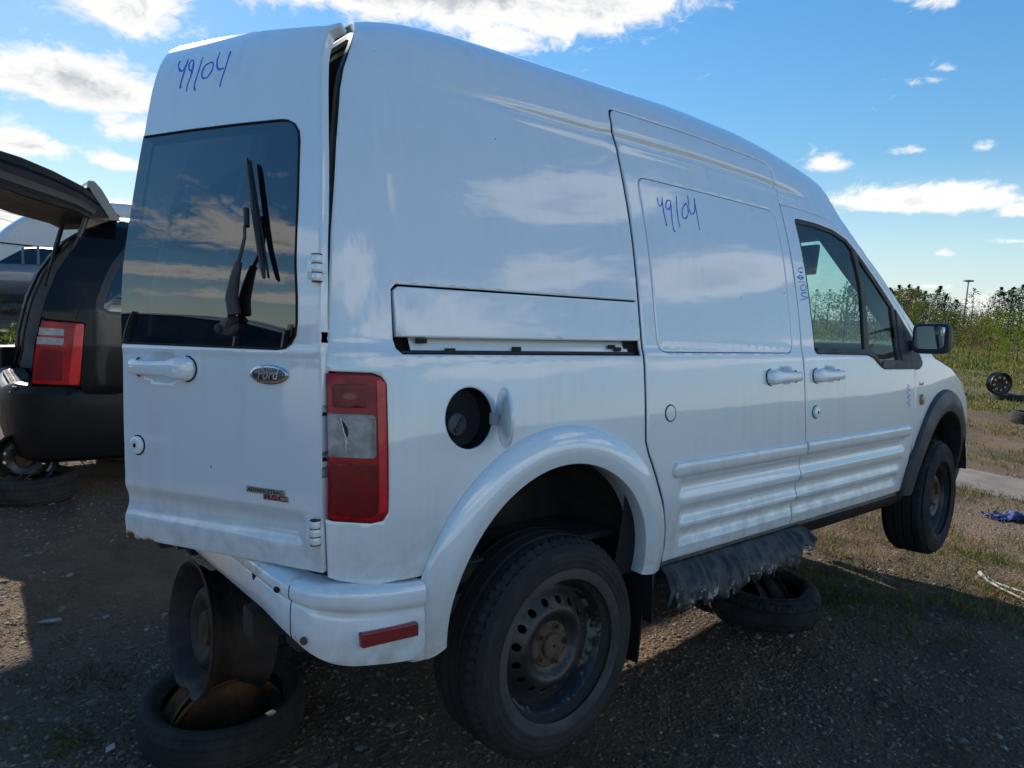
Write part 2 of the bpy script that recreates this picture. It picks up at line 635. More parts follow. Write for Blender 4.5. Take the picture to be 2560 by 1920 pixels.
def inside(pts, poly):
    x = pts[:, 0]; y = pts[:, 1]
    res = np.zeros(len(pts), bool)
    P_ = np.array(poly)
    Q_ = np.roll(P_, -1, 0)
    for (x1, y1), (x2, y2) in zip(P_, Q_):
        if y1 == y2:
            continue
        c = ((y1 > y) != (y2 > y)) & (x < (x2 - x1) * (y - y1) / (y2 - y1) + x1)
        res ^= c
    return res


def dist_to(pts, poly):
    P_ = np.array(poly); Q_ = np.roll(P_, -1, 0)
    best = np.full(len(pts), 1e9)
    for a, b in zip(P_, Q_):
        d = b - a
        L2 = d @ d
        if L2 < 1e-12:
            continue
        t = np.clip(((pts - a) @ d) / L2, 0, 1)
        q = a + t[:, None] * d
        best = np.minimum(best, np.hypot(*(pts - q).T))
    return best


def panel(name, outline, P, mat, parent, holes=(), step=(.04, .02), thick=.014, edge=.004, roll=.002, flip=False, attr=None, smooth_edge=True, maxseg=.03, no_rim=False, back=False):
    """pressed-metal panel: a trimmed piece of the surface P(a, b), with rolled and turned-in edges"""
    loops = []
    for k, lp in enumerate([outline] + list(holes)):
        lp = [tuple(q) for q in lp]
        ccw = area2(lp) > 0
        if (k == 0) != ccw:
            lp = lp[::-1]
        loops.append(resample(lp, maxseg))
    pts, edges, bflag, bnorm = [], [], [], []
    for lp in loops:
        k0 = len(pts); n = len(lp)
        for i, q in enumerate(lp):
            a = lp[i - 1]; c = lp[(i + 1) % n]
            ex, ey = c[0] - a[0], c[1] - a[1]
            L = math.hypot(ex, ey) or 1e-9
            pts.append(q); bnorm.append((ey / L, -ex / L)); bflag.append(True)   # pointing off the panel
            edges.append((k0 + i, k0 + (i + 1) % n))
    nb = len(pts)
    A = np.array([q for lp in loops for q in lp])
    lo = A.min(0); hi = A.max(0)
    gx = np.arange(lo[0] + step[0] / 2, hi[0], step[0]); gy = np.arange(lo[1] + step[1] / 2, hi[1], step[1])
    g = np.array([(x, y) for x in gx for y in gy]) if len(gx) and len(gy) else np.zeros((0, 2))
    cand = []
    if edge > 0:
        ins = np.array([(q[0] - nn[0] * edge, q[1] - nn[1] * edge) for q, nn in zip(pts, bnorm)])
        cand.append((ins, edge * .7))
    cand.append((g, max(min(step) * .45, edge * 1.6)))
    for arr, dmin in cand:
        if len(arr) == 0:
            continue
        ok = inside(arr, loops[0])
        for h in loops[1:]:
            ok &= ~inside(arr, h)
        arr = arr[ok]
        dd = np.full(len(arr), 1e9)
        for lp in loops:
            dd = np.minimum(dd, dist_to(arr, lp))
        arr = arr[dd > dmin]
        pts += [tuple(q) for q in arr]
    V2, _, F2, ov, _, _ = delaunay_2d_cdt([Vector(q) for q in pts], edges, [], 0, 1e-7)
    va = np.array([tuple(q) for q in V2])
    tri = [f for f in F2 if len(f) == 3]
    ce = np.array([(va[f[0]] + va[f[1]] + va[f[2]]) / 3 for f in tri])
    ok = inside(ce, loops[0])
    for h in loops[1:]:
        ok &= ~inside(ce, h)
    tri = [f for f, k in zip(tri, ok) if k]
    sg = -1.0 if flip else 1.0
    verts, norms, vattr = [], [], []
    isb = [None] * len(va)
    for i, src in enumerate(ov):
        for s in src:
            if s < nb:
                isb[i] = s
    h = 1.5e-3
    for i, (a, b) in enumerate(va):
        q = Vector(P(a, b))
        da = (Vector(P(a + h, b)) - Vector(P(a - h, b)))
        db = (Vector(P(a, b + h)) - Vector(P(a, b - h)))
        nrm = da.cross(db)
        nrm = nrm.normalized() * sg if nrm.length > 1e-12 else Vector((0, 0, 1))
        if isb[i] is not None and edge > 0:
            bx, by = bnorm[isb[i]]
            outv = (da * bx + db * by)
            outv = outv.normalized() if outv.length > 1e-9 else nrm
            q = q - nrm * roll
            nrm = (nrm + outv * .40).normalized()
        verts.append(q); norms.append(nrm)
        vattr.append(attr(a, b) if attr else None)
    faces = []
    for f in tri:
        n = (verts[f[1]] - verts[f[0]]).cross(verts[f[2]] - verts[f[0]])
        avg = norms[f[0]] + norms[f[1]] + norms[f[2]]
        faces.append(tuple(f) if n.dot(avg) >= 0 else (f[0], f[2], f[1]))
    if not no_rim:
        # turned-in edge
        used = {}
        for f in faces:
            for a, b in ((f[0], f[1]), (f[1], f[2]), (f[2], f[0])):
                used[(a, b)] = used.get((a, b), 0) + 1
        rim = [(a, b) for (a, b) in used if (b, a) not in used]
        top, bot = {}, {}
        for (a, b) in rim:
            for i in (a, b):
                if i not in top:
                    aa, bb = va[i]
                    da = (Vector(P(aa + h, bb)) - Vector(P(aa - h, bb))); db = (Vector(P(aa, bb + h)) - Vector(P(aa, bb - h)))
                    nn = da.cross(db).normalized() * sg
                    outv = nn
                    if isb[i] is not None:
                        bx, by = bnorm[isb[i]]
                        outv = (da * bx + db * by)
                        outv = outv.normalized() if outv.length > 1e-9 else nn
                    top[i] = len(verts); verts.append(verts[i].copy()); norms.append((outv + nn * .35).normalized()); vattr.append(vattr[i])
                    bot[i] = len(verts); verts.append(verts[i] - nn * thick); norms.append(outv); vattr.append(vattr[i])
        for (a, b) in rim:
            faces.append((top[b], top[a], bot[a], bot[b]))
    if back:
        k0 = len(verts)
        for i in range(len(va)):
            verts.append(verts[i] - norms[i] * thick); norms.append(-norms[i]); vattr.append(vattr[i])
        for f in tri:
            n = (verts[f[1]] - verts[f[0]]).cross(verts[f[2]] - verts[f[0]])
            avg = norms[f[0]] + norms[f[1]] + norms[f[2]]
            ff = tuple(f) if n.dot(avg) < 0 else (f[0], f[2], f[1])
            faces.append(tuple(k0 + i for i in ff))
    me = bpy.data.meshes.new(name)
    me.from_pydata([tuple(v) for v in verts], [], faces)
    me.polygons.foreach_set('use_smooth', [True] * len(me.polygons))
    me.normals_split_custom_set_from_vertices([tuple(n) for n in norms])
    if attr:
        for key in ('rust', 'grime'):
            at = me.attributes.new(key, 'FLOAT', 'POINT')
            at.data.foreach_set('value', [float((q or {}).get(key, 0.0)) for q in vattr])
    me.update()
    return link(name, me, parent, mat)


def sm(a, b, x):
    t = min(max((x - a) / (b - a), 0.), 1.)
    return t * t * (3 - 2 * t)


def lerp_tab(T, x):
    if x <= T[0][0]:
        return T[0][1]
    for (a, b), (c_, d) in zip(T, T[1:]):
        if x <= c_:
            return b + (d - b) * (x - a) / (c_ - a)
    return T[-1][1]


def add_grime(o, fn):
    me = o.data
    at = me.attributes.new('grime', 'FLOAT', 'POINT')
    at.data.foreach_set('value', [float(fn(v.co)) for v in me.vertices])


def text_mesh(body, size, extrude=.001, shear=0.0, bold=0.0, width=None):
    """lettering as a mesh in its own xy plane, centred on the origin"""
    cu = bpy.data.curves.new('lettering', 'FONT')
    cu.body = body
    cu.size = size
    cu.extrude = extrude
    cu.shear = shear
    cu.offset = bold
    cu.align_x = 'CENTER'
    cu.align_y = 'CENTER'
    cu.resolution_u = 3
    o = bpy.data.objects.new('lettering', cu)
    COL.objects.link(o)
    dg = bpy.context.evaluated_depsgraph_get()
    me = bpy.data.meshes.new_from_object(o.evaluated_get(dg))
    bpy.data.objects.remove(o)
    if width:
        xs = [v.co.x for v in me.vertices]
        k = width / (max(xs) - min(xs))
        for v in me.vertices:
            v.co.x *= k
    return me
# ================================================================== ground, gravel, grass
def gz(x, y):
    """height of the yard: flat round the van, rising gently to the left and far away"""
    z = .055 * 7.5 * (sm(5.0, 32.0, y) * 3.0)
    z *= 1 - .75 * sm(3.0, 14.0, x)
    z += 1.05 * sm(22.0, 120.0, x)
    d = math.hypot(x + 1.3, y + 2.3)
    z += 2.0 * sm(120.0, 600.0, d)
    return z


def ground_detail(x, y):
    d = math.hypot(x + 1.3, y + 2.3)
    k = 1 - sm(9, 30, d)
    return k * (.022 * noise.noise((x * 1.3, y * 1.3, 0)) + .010 * noise.noise((x * 4.1, y * 4.1, 2)) + .006 * noise.noise((x * 12, y * 12, 5)) + .0035 * noise.noise((x * 29, y * 29, 6)))


def gzd(x, y):
    return gz(x, y) + ground_detail(x, y)


def dirt_material():
    ma, t, b = principled('yard_dirt')
    g = G(t)
    geo = N(t, 'ShaderNodeNewGeometry')
    p_ = geo.outputs['Position']
    n1 = g.noise(p_, .55, 6, .6, .4)
    n2 = g.noise(p_, 3.2, 6, .65, .3)
    n3 = g.noise(p_, 24, 5, .7)
    n4 = g.noise(p_, 120, 4, .7)
    c = g.mix(g.mr(n2, .35, .68), (.235, .150, .092), (.155, .100, .062))
    c = g.mix(g.mr(n1, .42, .66), c, (.235, .165, .108))
    n0 = g.noise(p_, .9, 3, .5, .8)
    c = g.mix(g.m('MULTIPLY', g.mr(n0, .54, .66), .55), c, (.070, .056, .042))
    c = g.mix(g.m('MULTIPLY', g.mr(n3, .5, .78), .6), c, (.26, .20, .145))
    c = g.mix(g.m('MULTIPLY', g.mr(n4, .52, .75), .5), c, (.075, .052, .036))
    # turf takes over in the field
    sep = N(t, 'ShaderNodeSeparateXYZ'); t.links.new(p_, sep.inputs[0])
    f = g.mr(g.m('ADD', sep.outputs[0], g.m('MULTIPLY', g.m('SUBTRACT', n1, .5), 9.0)), 11.5, 17.0)
    turf = g.mix(g.mr(n2, .3, .7), (.115, .110, .042), (.19, .150, .070))
    c = g.mix(f, c, turf)
    t.links.new(c, b.inputs['Base Color'])
    b.inputs['Roughness'].default_value = .95
    b.inputs['Specular IOR Level'].default_value = .2
    vo = N(t, 'ShaderNodeTexVoronoi')
    vo.inputs['Scale'].default_value = 55
    t.links.new(p_, vo.inputs['Vector'])
    h = g.m('ADD', g.m('MULTIPLY', n3, .9), g.m('MULTIPLY', n4, .5))
    h = g.m('SUBTRACT', h, g.m('MULTIPLY', vo.outputs['Distance'], .55))
    bn = N(t, 'ShaderNodeBump')
    bn.inputs['Strength'].default_value = 1.0
    bn.inputs['Distance'].default_value = .055
    t.links.new(h, bn.inputs['Height'])
    t.links.new(bn.outputs[0], b.inputs['Normal'])
    return ma


DIRT = dirt_material()


def axis_steps(lo, hi, fine_lo, fine_hi, fine):
    a = list(np.arange(fine_lo, fine_hi, fine))
    s = fine
    q = fine_hi
    while q < hi:
        a.append(q); s *= 1.16; q += s
    a.append(hi)
    s = fine; q = fine_lo
    left = []
    while q > lo:
        s *= 1.16; q -= s
        left.append(max(q, lo))
    return left[::-1] + a


gx_ = axis_steps(-900, 2600, -2.0, 5.0, .036)
gy_ = axis_steps(-900, 2600, -2.2, 3.6, .036)
gv = [(x, y, gzd(x, y)) for y in gy_ for x in gx_]
nx = len(gx_)
gf = [(j * nx + i, j * nx + i + 1, (j + 1) * nx + i + 1, (j + 1) * nx + i) for j in range(len(gy_) - 1) for i in range(nx - 1)]
ground = structure(link('ground', mesh_from(gv, gf), None, DIRT))


def from_arrays(name, V, F, mats, mat_idx=None, smooth=False):
    me = bpy.data.meshes.new(name)
    V = np.asarray(V, np.float32); F = np.asarray(F, np.int32)
    k = F.shape[1]
    me.vertices.add(len(V)); me.vertices.foreach_set('co', V.ravel())
    me.loops.add(F.size); me.loops.foreach_set('vertex_index', F.ravel())
    me.polygons.add(len(F))
    me.polygons.foreach_set('loop_start', np.arange(0, F.size, k, dtype=np.int32))
    me.polygons.foreach_set('loop_total', np.full(len(F), k, np.int32))
    for ma in mats:
        me.materials.append(ma)
    if mat_idx is not None:
        me.polygons.foreach_set('material_index', np.asarray(mat_idx, np.int32))
    if smooth:
        me.polygons.foreach_set('use_smooth', np.ones(len(F), bool))
    me.update(calc_edges=True)
    me.validate()
    o = bpy.data.objects.new(name, me)
    COL.objects.link(o)
    return o


rng = np.random.default_rng(11)
# stones: squashed, irregular octahedra-with-belts
def stone_template(r_):
    n = 7
    v = [(0, 0, 1)]
    for h, rr in ((.45, .85), (-.25, 1.0)):
        for k in range(n):
            a = 2 * PI * (k + (.5 if h < 0 else 0)) / n
            q = rr * r_.uniform(.72, 1.15)
            v.append((q * math.cos(a), q * math.sin(a), h * r_.uniform(.7, 1.2)))
    f = [(0, 1 + k, 1 + (k + 1) % n) for k in range(n)]
    for k in range(n):
        a, b = 1 + k, 1 + (k + 1) % n
        c, d = 1 + n + k, 1 + n + (k + 1) % n
        f += [(a, c, b), (b, c, d)]
    return np.array(v), np.array(f)


STONES = [simple('stone_grey', (.175, .140, .108), .85, var=.4, vscale=30), simple('stone_brown', (.165, .115, .074), .9, var=.4, vscale=30), simple('stone_pale', (.29, .245, .195), .85, var=.25, vscale=30), simple('clod_dark', (.095, .070, .050), .95, var=.3, vscale=30)]


def view_ok(x, y, margin=1.06):
    dx, dy = x - CAM_POS.x, y - CAM_POS.y
    u = dx * RIGHT.x + dy * RIGHT.y
    w = dx * FWD.x + dy * FWD.y
    return w > .3 and abs(u / (w + .15)) < .80 * margin


def gravel(count, dmin, dmax, smin, smax, seed):
    rg = np.random.default_rng(seed)
    temps = [stone_template(rg) for _ in range(10)]
    Vs, Fs, Ms = [], [], []
    k0 = 0
    made = 0
    while made < count:
        d = dmin * (dmax / dmin) ** (rg.random() ** 1.0)
        a = math.atan2(FWD.y, FWD.x) + rg.uniform(-.72, .72)
        x = CAM_POS.x + d * math.cos(a); y = CAM_POS.y + d * math.sin(a)
        dens = noise.noise((x * .9, y * .9, 7.0)) + .35 * noise.noise((x * 3, y * 3, 1.0))
        if rg.random() > .45 + .8 * dens:
            continue
        if x > 3 and rg.random() < .45:
            continue
        tv, tf = temps[int(rg.integers(10))]
        s = smin + (smax - smin) * rg.random() ** 3.2
        s *= (1 + .10 * d)
        an = rg.uniform(0, 6.283)
        sc = np.array([rg.uniform(.7, 1.5), rg.uniform(.6, 1.1), rg.uniform(.25, .55)]) * s
        q = tv * sc
        ca, sa = math.cos(an), math.sin(an)
        q = np.stack([q[:, 0] * ca - q[:, 1] * sa + x, q[:, 0] * sa + q[:, 1] * ca + y, q[:, 2] + gzd(x, y) + s * .02], 1)
        Vs.append(q); Fs.append(tf + k0); k0 += len(q)
        Ms += [int(rg.choice(4, p=[.28, .33, .04, .35]))] * len(tf)
        made += 1
    return np.concatenate(Vs), np.concatenate(Fs), Ms


V_, F_, M_ = gravel(56000, 1.75, 13.0, .0018, .0098, 3)
V2_, F2_, M2_ = gravel(1700, 1.8, 12.0, .007, .019, 8)
F2_ = F2_ + len(V_)
V_ = np.concatenate([V_, V2_]); F_ = np.concatenate([F_, F2_]); M_ = M_ + M2_
gr_o = from_arrays('gravel', V_, F_, STONES, M_)
tag(gr_o, 'loose grey and brown gravel over the yard dirt', 'gravel', kind='stuff')

GREENS = [leafy('grass_green', (.070, .115, .028), (.045, .085, .020)), leafy('grass_olive', (.12, .125, .040), (.08, .09, .03)), leafy('grass_straw', (.28, .22, .11), (.20, .16, .08)), leafy('grass_rust', (.22, .12, .055), (.15, .09, .045)), leafy('grass_brown', (.13, .10, .06), (.09, .07, .042))]


def blades(rg, spots, mats):
    """spots: (x, y, count, radius, height, width, weights, lean)"""
    Vs, Fs, Ms = [], [], []
    k0 = 0
    for (x, y, n, rad, hh, ww, wt, lean) in spots:
        for _ in range(n):
            a = rg.uniform(0, 6.283); r_ = rad * math.sqrt(rg.random())
            px, py = x + r_ * math.cos(a), y + r_ * math.sin(a)
            pz = gzd(px, py) - .005
            h = hh * rg.uniform(.45, 1.15)
            w = ww * rg.uniform(.7, 1.3)
            b = rg.uniform(0, 6.283)
            le = h * lean * rg.uniform(.2, 1.2)
            dx, dy = math.cos(b), math.sin(b)
            c_ = rg.uniform(0, 6.283)
            sx, sy = math.cos(c_) * w / 2, math.sin(c_) * w / 2
            Vs += [(px - sx, py - sy, pz), (px + sx, py + sy, pz), (px + dx * le * .35 + sx * .8, py + dy * le * .35 + sy * .8, pz + h * .6), (px + dx * le * .35 - sx * .8, py + dy * le * .35 - sy * .8, pz + h * .6), (px + dx * le, py + dy * le, pz + h)]
            Fs += [(k0, k0 + 1, k0 + 2), (k0, k0 + 2, k0 + 3), (k0 + 3, k0 + 2, k0 + 4)]
            mi = int(rg.choice(len(mats), p=wt))
            Ms += [mi, mi, mi]
            k0 += 5
    return np.array(Vs), np.array(Fs), Ms


rg = np.random.default_rng(21)
spots = []
DRY = [.10, .22, .33, .13, .22]
GRN = [.48, .30, .10, .04, .08]
# small weeds in the dirt, lower left
for (x, y, n, rad, h, wt) in ((-1.02, .80, 60, .07, .045, GRN), (-1.12, .95, 40, .06, .04, DRY), (-.93, .86, 40, .06, .05, GRN), (-.86, .73, 36, .045, .05, GRN), (-1.10, .42, 90, .08, .045, GRN), (-1.05, .36, 60, .06, .05, GRN), (-1.18, 1.35, 50, .08, .05, DRY), (-1.1, 1.62, 40, .08, .05, DRY), (-.98, 1.75, 40, .10, .05, DRY), (-1.0, 1.22, 30, .05, .04, DRY),
                              (-.95, .55, 20, .06, .04, GRN), (-1.15, 2.0, 50, .1, .05, DRY), (-.8, .95, 24, .08, .03, DRY), (-1.22, .62, 40, .06, .04, DRY), (.9, -1.35, 30, .06, .05, DRY), (.62, -1.30, 24, .1, .03, GRN), (1.25, -1.42, 40, .12, .04, DRY), (1.45, -1.62, 50, .1, .05, DRY), (.5, -1.05, 24, .1, .03, GRN)):
    spots.append((x, y, n, rad * 1.3, h * .62, .006, wt, 1.9))
# grass round the front wheel and along the yard's edge
for _ in range(1500):
    x = rg.uniform(2.2, 6.6); y = rg.uniform(-2.4, 2.8)
    k = noise.noise((x * .8, y * .8, 3)) + .25 * sm(2.2, 3.6, x)
    if k < rg.uniform(-.05, .45):
        continue
    g_ = noise.noise((x * 1.1, y * 1.1, 9)) > .12
    spots.append((x, y, 24, .13, rg.uniform(.03, .10), .0055, GRN if g_ else DRY, 1.4))
for _ in range(2300):
    x = rg.uniform(5.5, 15.5); y = rg.uniform(-3.0, 7)
    if noise.noise((x * .6, y * .6, 3)) < rg.uniform(-.2, .3):
        continue
    spots.append((x, y, 20, .22, rg.uniform(.03, .09), .009, GRN if rg.random() < .45 else DRY, .8))
# under and beyond the minivan, left
for _ in range(260):
    y = rg.uniform(4.8, 26); x = rg.uniform(-2.2, 5)
    if noise.noise((x * .4, y * .4, 13)) < .0:
        continue
    spots.append((x, y, 18, .25, rg.uniform(.06, .22), .012 + .0008 * y, GRN if rg.random() < .5 else DRY, .8))
V_, F_, M_ = blades(rg, spots, GREENS)
o = from_arrays('grass', V_, F_, GREENS, M_)
tag(o, 'short dry and green grass in patches on the dirt', 'grass', kind='stuff')
# the field: weeds up to knee and hip height
spots = []
FLD = [.20, .34, .26, .08, .12]
for _ in range(3000):
    d = 15 * (7.0 ** rg.random())
    a = R(rg.uniform(11.5, 33))
    x, y = CAM_POS.x + d * math.cos(a), CAM_POS.y + d * math.sin(a)
    if x < 14.5:
        continue
    k = noise.noise((x * .16, y * .16, 4))
    track = abs(x - 19.5 - .1 * y) < 1.0
    if track and rg.random() < .75:
        continue
    hh = rg.uniform(.04, .12) if x < 30 else rg.uniform(.08, .26)
    wt = FLD if k < .15 else [.42, .34, .12, .04, .08]
    spots.append((x, y, 16, .25 + .012 * d, hh, .012 + .0007 * d, wt, .6))
V_, F_, M_ = blades(rg, spots, GREENS)
o = from_arrays('field_weeds', V_, F_, GREENS, M_)
tag(o, 'tall olive and straw weeds across the field', 'weeds', kind='stuff')
# dead leaves and straw bits
Vs, Fs, Ms = [], [], []
k0 = 0
for _ in range(1500):
    d = 1.8 * (6.0 ** rg.random()); a = math.atan2(FWD.y, FWD.x) + rg.uniform(-.72, .72)
    x, y = CAM_POS.x + d * math.cos(a), CAM_POS.y + d * math.sin(a)
    if noise.noise((x * .8, y * .8, 40)) < -.05:
        continue
    L = rg.uniform(.008, .03) * (1 + .05 * d); w = L * rg.uniform(.12, .5)
    b = rg.uniform(0, 6.283); z = gzd(x, y) + .006
    c_, s_ = math.cos(b), math.sin(b)
    for (u, v) in ((-1, 0), (0, -1), (1, 0), (0, 1)):
        Vs.append((x + u * L / 2 * c_ - v * w / 2 * s_, y + u * L / 2 * s_ + v * w / 2 * c_, z + rg.uniform(0, .008)))
    Fs.append((k0, k0 + 1, k0 + 2, k0 + 3)); Ms.append(int(rg.integers(3))); k0 += 4
LITTER = [simple('dead_leaf', (.30, .22, .11), .9, var=.4, vscale=9), simple('straw_bit', (.34, .28, .17), .9, var=.3, vscale=9), simple('green_leaf', (.12, .15, .05), .8, var=.3, vscale=9)]
o = from_arrays('leaf_litter', np.array(Vs), np.array(Fs), LITTER, Ms)
tag(o, 'dead leaves and straw scattered over the dirt', 'litter', kind='stuff')

# weathered concrete strip beyond the van's nose
CONC = simple('weathered_concrete', (.20, .170, .135), .9, col2=(.12, .10, .078), vscale=2.2, bump=.5, bscale=30, detail=9)
sv, sf = [], []
nxx, nyy = 10, 60
for j in range(nyy + 1):
    y = -7.0 + 11.5 * j / nyy
    for i in range(nxx + 1):
        x = 6.50 + 1.02 * i / nxx + .035 * y + .03 * noise.noise((y * .9, i * .1 if i in (0, nxx) else 0, 8)) * (1 if i in (0, nxx) else 0)
        e = .0 if i in (0, nxx) else .045
        sv.append((x, y, gz(x, y) + .012 + e + .008 * noise.noise((x * 2, y * 2, 3))))
for j in range(nyy):
    for i in range(nxx):
        a = j * (nxx + 1) + i
        sf.append((a, a + 1, a + nxx + 2, a + nxx + 1))
structure(link('concrete_path', mesh_from(sv, sf, True, 30), None, CONC))
# ================================================================== the white van
# van frame: x forward from the rear axle, y to its left, z up; it stands tilted on stacked rims
VAN_M = Matrix(((0.999976, -0.000469, 0.006907), (0.0, 0.997701, 0.067769), (-0.006923, -0.067767, 0.997677)))
VAN_C = Vector((-1.337466, -2.276960, 1.600569))
van = thing('delivery_van', 'white high roof delivery van with rear door ajar, raised on stacked rims', 'van')
van.matrix_world = Matrix.Translation(CAM_POS - VAN_M @ VAN_C) @ VAN_M.to_4x4()


def V2W(q):
    return VAN_M @ (Vector(q) - VAN_C) + CAM_POS


PROF = [(.70, -.800), (.78, -.830), (.86, -.851), (.94, -.868), (1.03, -.885), (1.12, -.897), (1.24, -.904), (1.35, -.902), (1.45, -.897), (1.53, -.891), (1.575, -.886), (1.605, -.877), (1.66, -.870), (1.82, -.848), (1.97, -.822), (2.10, -.791), (2.19, -.766), (2.27, -.742), (2.36, -.714), (2.42, -.684), (2.462, -.648), (2.495, -.595), (2.52, -.50), (2.545, -.30), (2.553, -.12), (2.555, 0.)]


def _dense(P, n=12):
    out = []
    for i in range(len(P) - 1):
        p0 = P[max(i - 1, 0)]; p1 = P[i]; p2 = P[i + 1]; p3 = P[min(i + 2, len(P) - 1)]
        for k in range(n):
            t = k / n
            out.append([.5 * ((2 * b) + (-a + c_) * t + (2 * a - 5 * b + 4 * c_ - d) * t * t + (-a + 3 * b - 3 * c_ + d) * t ** 3) for a, b, c_, d in zip(p0, p1, p2, p3)])
    out.append(list(P[-1]))
    return out


_DP = _dense(PROF)
_S = [0.]
for a, b in zip(_DP, _DP[1:]):
    _S.append(_S[-1] + math.hypot(a[0] - b[0], a[1] - b[1]))
SMAX = _S[-1]


def prof(s):
    s = max(s, -.2)
    i = min(max(bisect.bisect_right(_S, s) - 1, 0), len(_S) - 2)
    t = (s - _S[i]) / (_S[i + 1] - _S[i])
    a, b = _DP[i], _DP[i + 1]
    return a[0] + (b[0] - a[0]) * t, a[1] + (b[1] - a[1]) * t


DROP = _dense([(-.80, -.18), (-.6, -.098), (-.5, -.060), (-.4, -.034), (-.28, -.019), (-.18, -.012), (.22, 0.), (.73, .012), (1.0, .008), (1.26, -.002), (1.63, -.045), (1.9, -.10), (2.3, -.22)], 6)


def surf(x, s):
    """outer skin of the right-hand side and half the roof"""
    z, y = prof(min(s, SMAX))
    z += lerp_tab(DROP, x) * sm(2.0, 2.5, z)
    d = 0.
    if x < -.50:
        d += .055 * ((-.50 - x) / .22) ** 2
    if x > 2.0:
        d += .10 * ((x - 2.0) / 1.6) ** 2.2
    y = min(y + d * (1. if y < -.3 else -y / .3), 0) if s <= SMAX else 0
    return (x, y, z)


def bump1(t):
    return 0. if t <= -1 or t >= 1 else (1 - t * t) ** 2


def rib(x, s, x0, x1, s0, s1, depth):
    if not (s0 < s < s1 and x0 < x < x1):
        return 0.
    t = (s - s0) / (s1 - s0)
    sh = math.sin(PI * t ** 1.25) ** .8
    w = (s1 - s0) * .55
    e = min(1., (x - x0) / w, (x1 - x) / w)
    e = math.sin(PI / 2 * max(e, 0.))
    return -depth * sh * e


def disp_side(x, s):
    d = 0.
    # roof swage that fades out at both ends
    if 1.53 < s < 1.69 and -.46 < x < 1.58:
        k = sm(-.46, .15, x) * (1 - sm(1.42, 1.58, x))
        t = (s - 1.608)
        d += k * (-.0150 * math.exp(-(t / .0130) ** 2) + .0030 * math.exp(-((t + .030) / .014) ** 2))
    # pressed ribs low on the doors
    for (sa, sb) in ((.408, .484), (.314, .388), (.236, .303)):
        d += rib(x, s, .508 + (.484 - sb) * .2, 2.345 - (.484 - sb) * .14, sa, sb, .018)
    # bowls behind the door handles
    for hx_ in (1.172, 1.525):
        rr = ((x - hx_) / .072) ** 2 + ((s - .812) / .034) ** 2
        if rr < 1:
            d -= .017 * (1 - rr) ** 1.3
    # vertical fold at the start of the rear corner
    if x < -.46 and .9 < s < 1.6:
        d -= .0025 * math.exp(-((x + .515) / .012) ** 2)
    return d


def make_side(sign=1, off=0.0, dfn=disp_side):
    def P(x, s):
        q = surf(x, s)
        # local outward normal of the plain section
        z1, y1 = prof(min(s + .004, SMAX)); z0, y0 = prof(max(s - .004, 0))
        ny, nz = -(z1 - z0), (y1 - y0)
        L = math.hypot(ny, nz) or 1
        d = off + (dfn(x, s) if dfn else 0.)
        return (q[0], sign * (q[1] + ny / L * d), q[2] + nz / L * d)
    return P


SIDE_R, SIDE_L = make_side(1), make_side(-1)


def body_P(x, q):
    """whole shell: q runs up the right side, over the roof and down the left"""
    if q <= SMAX:
        return SIDE_R(x, q)
    return SIDE_L(x, 2 * SMAX - q)


def body_P_in(off):
    a, b = make_side(1, -off, None), make_side(-1, -off, None)

    def P(x, q):
        return a(x, q) if q <= SMAX else b(x, 2 * SMAX - q)
    return P


def mirror_q(poly):
    return [(x, 2 * SMAX - s) for (x, s) in poly][::-1]


def arc(cx, cs, r, a0, a1, n=24):
    return [(cx + r * math.cos(R(a0 + (a1 - a0) * i / n)), cs + r * math.sin(R(a0 + (a1 - a0) * i / n))) for i in range(n + 1)]


# ---- outlines (x, s) measured along the skin
B_LINE = [(1.318, .186), (1.319, .249), (1.325, .299), (1.321, .337), (1.322, .408), (1.328, .492), (1.328, .547), (1.321, .664), (1.316, .891), (1.320, 1.025), (1.316, 1.212), (1.311, 1.369), (1.311, 1.527)]
SLIDE_TOP = [(1.311, 1.60), (1.312, 1.675), (1.303, 1.695), (1.28, 1.703), (.768, 1.703), (.352, 1.708), (.336, 1.70), (.329, 1.68)]
SLIDE_REAR = [(.329, .62), (.345, .575), (.386, .501), (.434, .406), (.461, .326), (.478, .251), (.478, .187)]
SLIDE_DOOR = B_LINE + SLIDE_TOP + SLIDE_REAR
FD_TOP = [(1.459, 1.531), (1.623, 1.536), (1.728, 1.533), (1.792, 1.522), (1.85, 1.498), (1.89, 1.468), (1.94, 1.413), (2.025, 1.337), (2.232, 1.192), (2.45, 1.02)]
FD_FRONT = [(2.538, .95), (2.548, .87), (2.53, .833), (2.50, .822), (2.446, .818), (2.437, .80), (2.438, .5), (2.428, .38), (2.420, .30), (2.414, .187)]
FRONT_DOOR = B_LINE + FD_TOP + FD_FRONT
WIN = [(1.403, 1.462), (1.404, 1.436), (1.409, 1.209), (1.421, .915), (1.436, .896), (1.90, .892), (1.955, .878), (2.02, .842), (2.069, .828), (2.486, .825), (2.528, .842), (2.532, .87), (2.444, .985), (2.221, 1.155), (2.014, 1.312), (1.929, 1.388), (1.864, 1.447), (1.746, 1.480), (1.588, 1.486), (1.436, 1.480), (1.412, 1.475)]
PANEL = round_poly([(.404, 1.479), (1.247, 1.479), (1.244, .900), (.408, .900)], .045, 5)
LAMP = [(-.700, .848), (-.601, .844), (-.580, .836), (-.570, .817), (-.570, .526), (-.581, .509), (-.605, .505), (-.687, .517), (-.703, .524)]
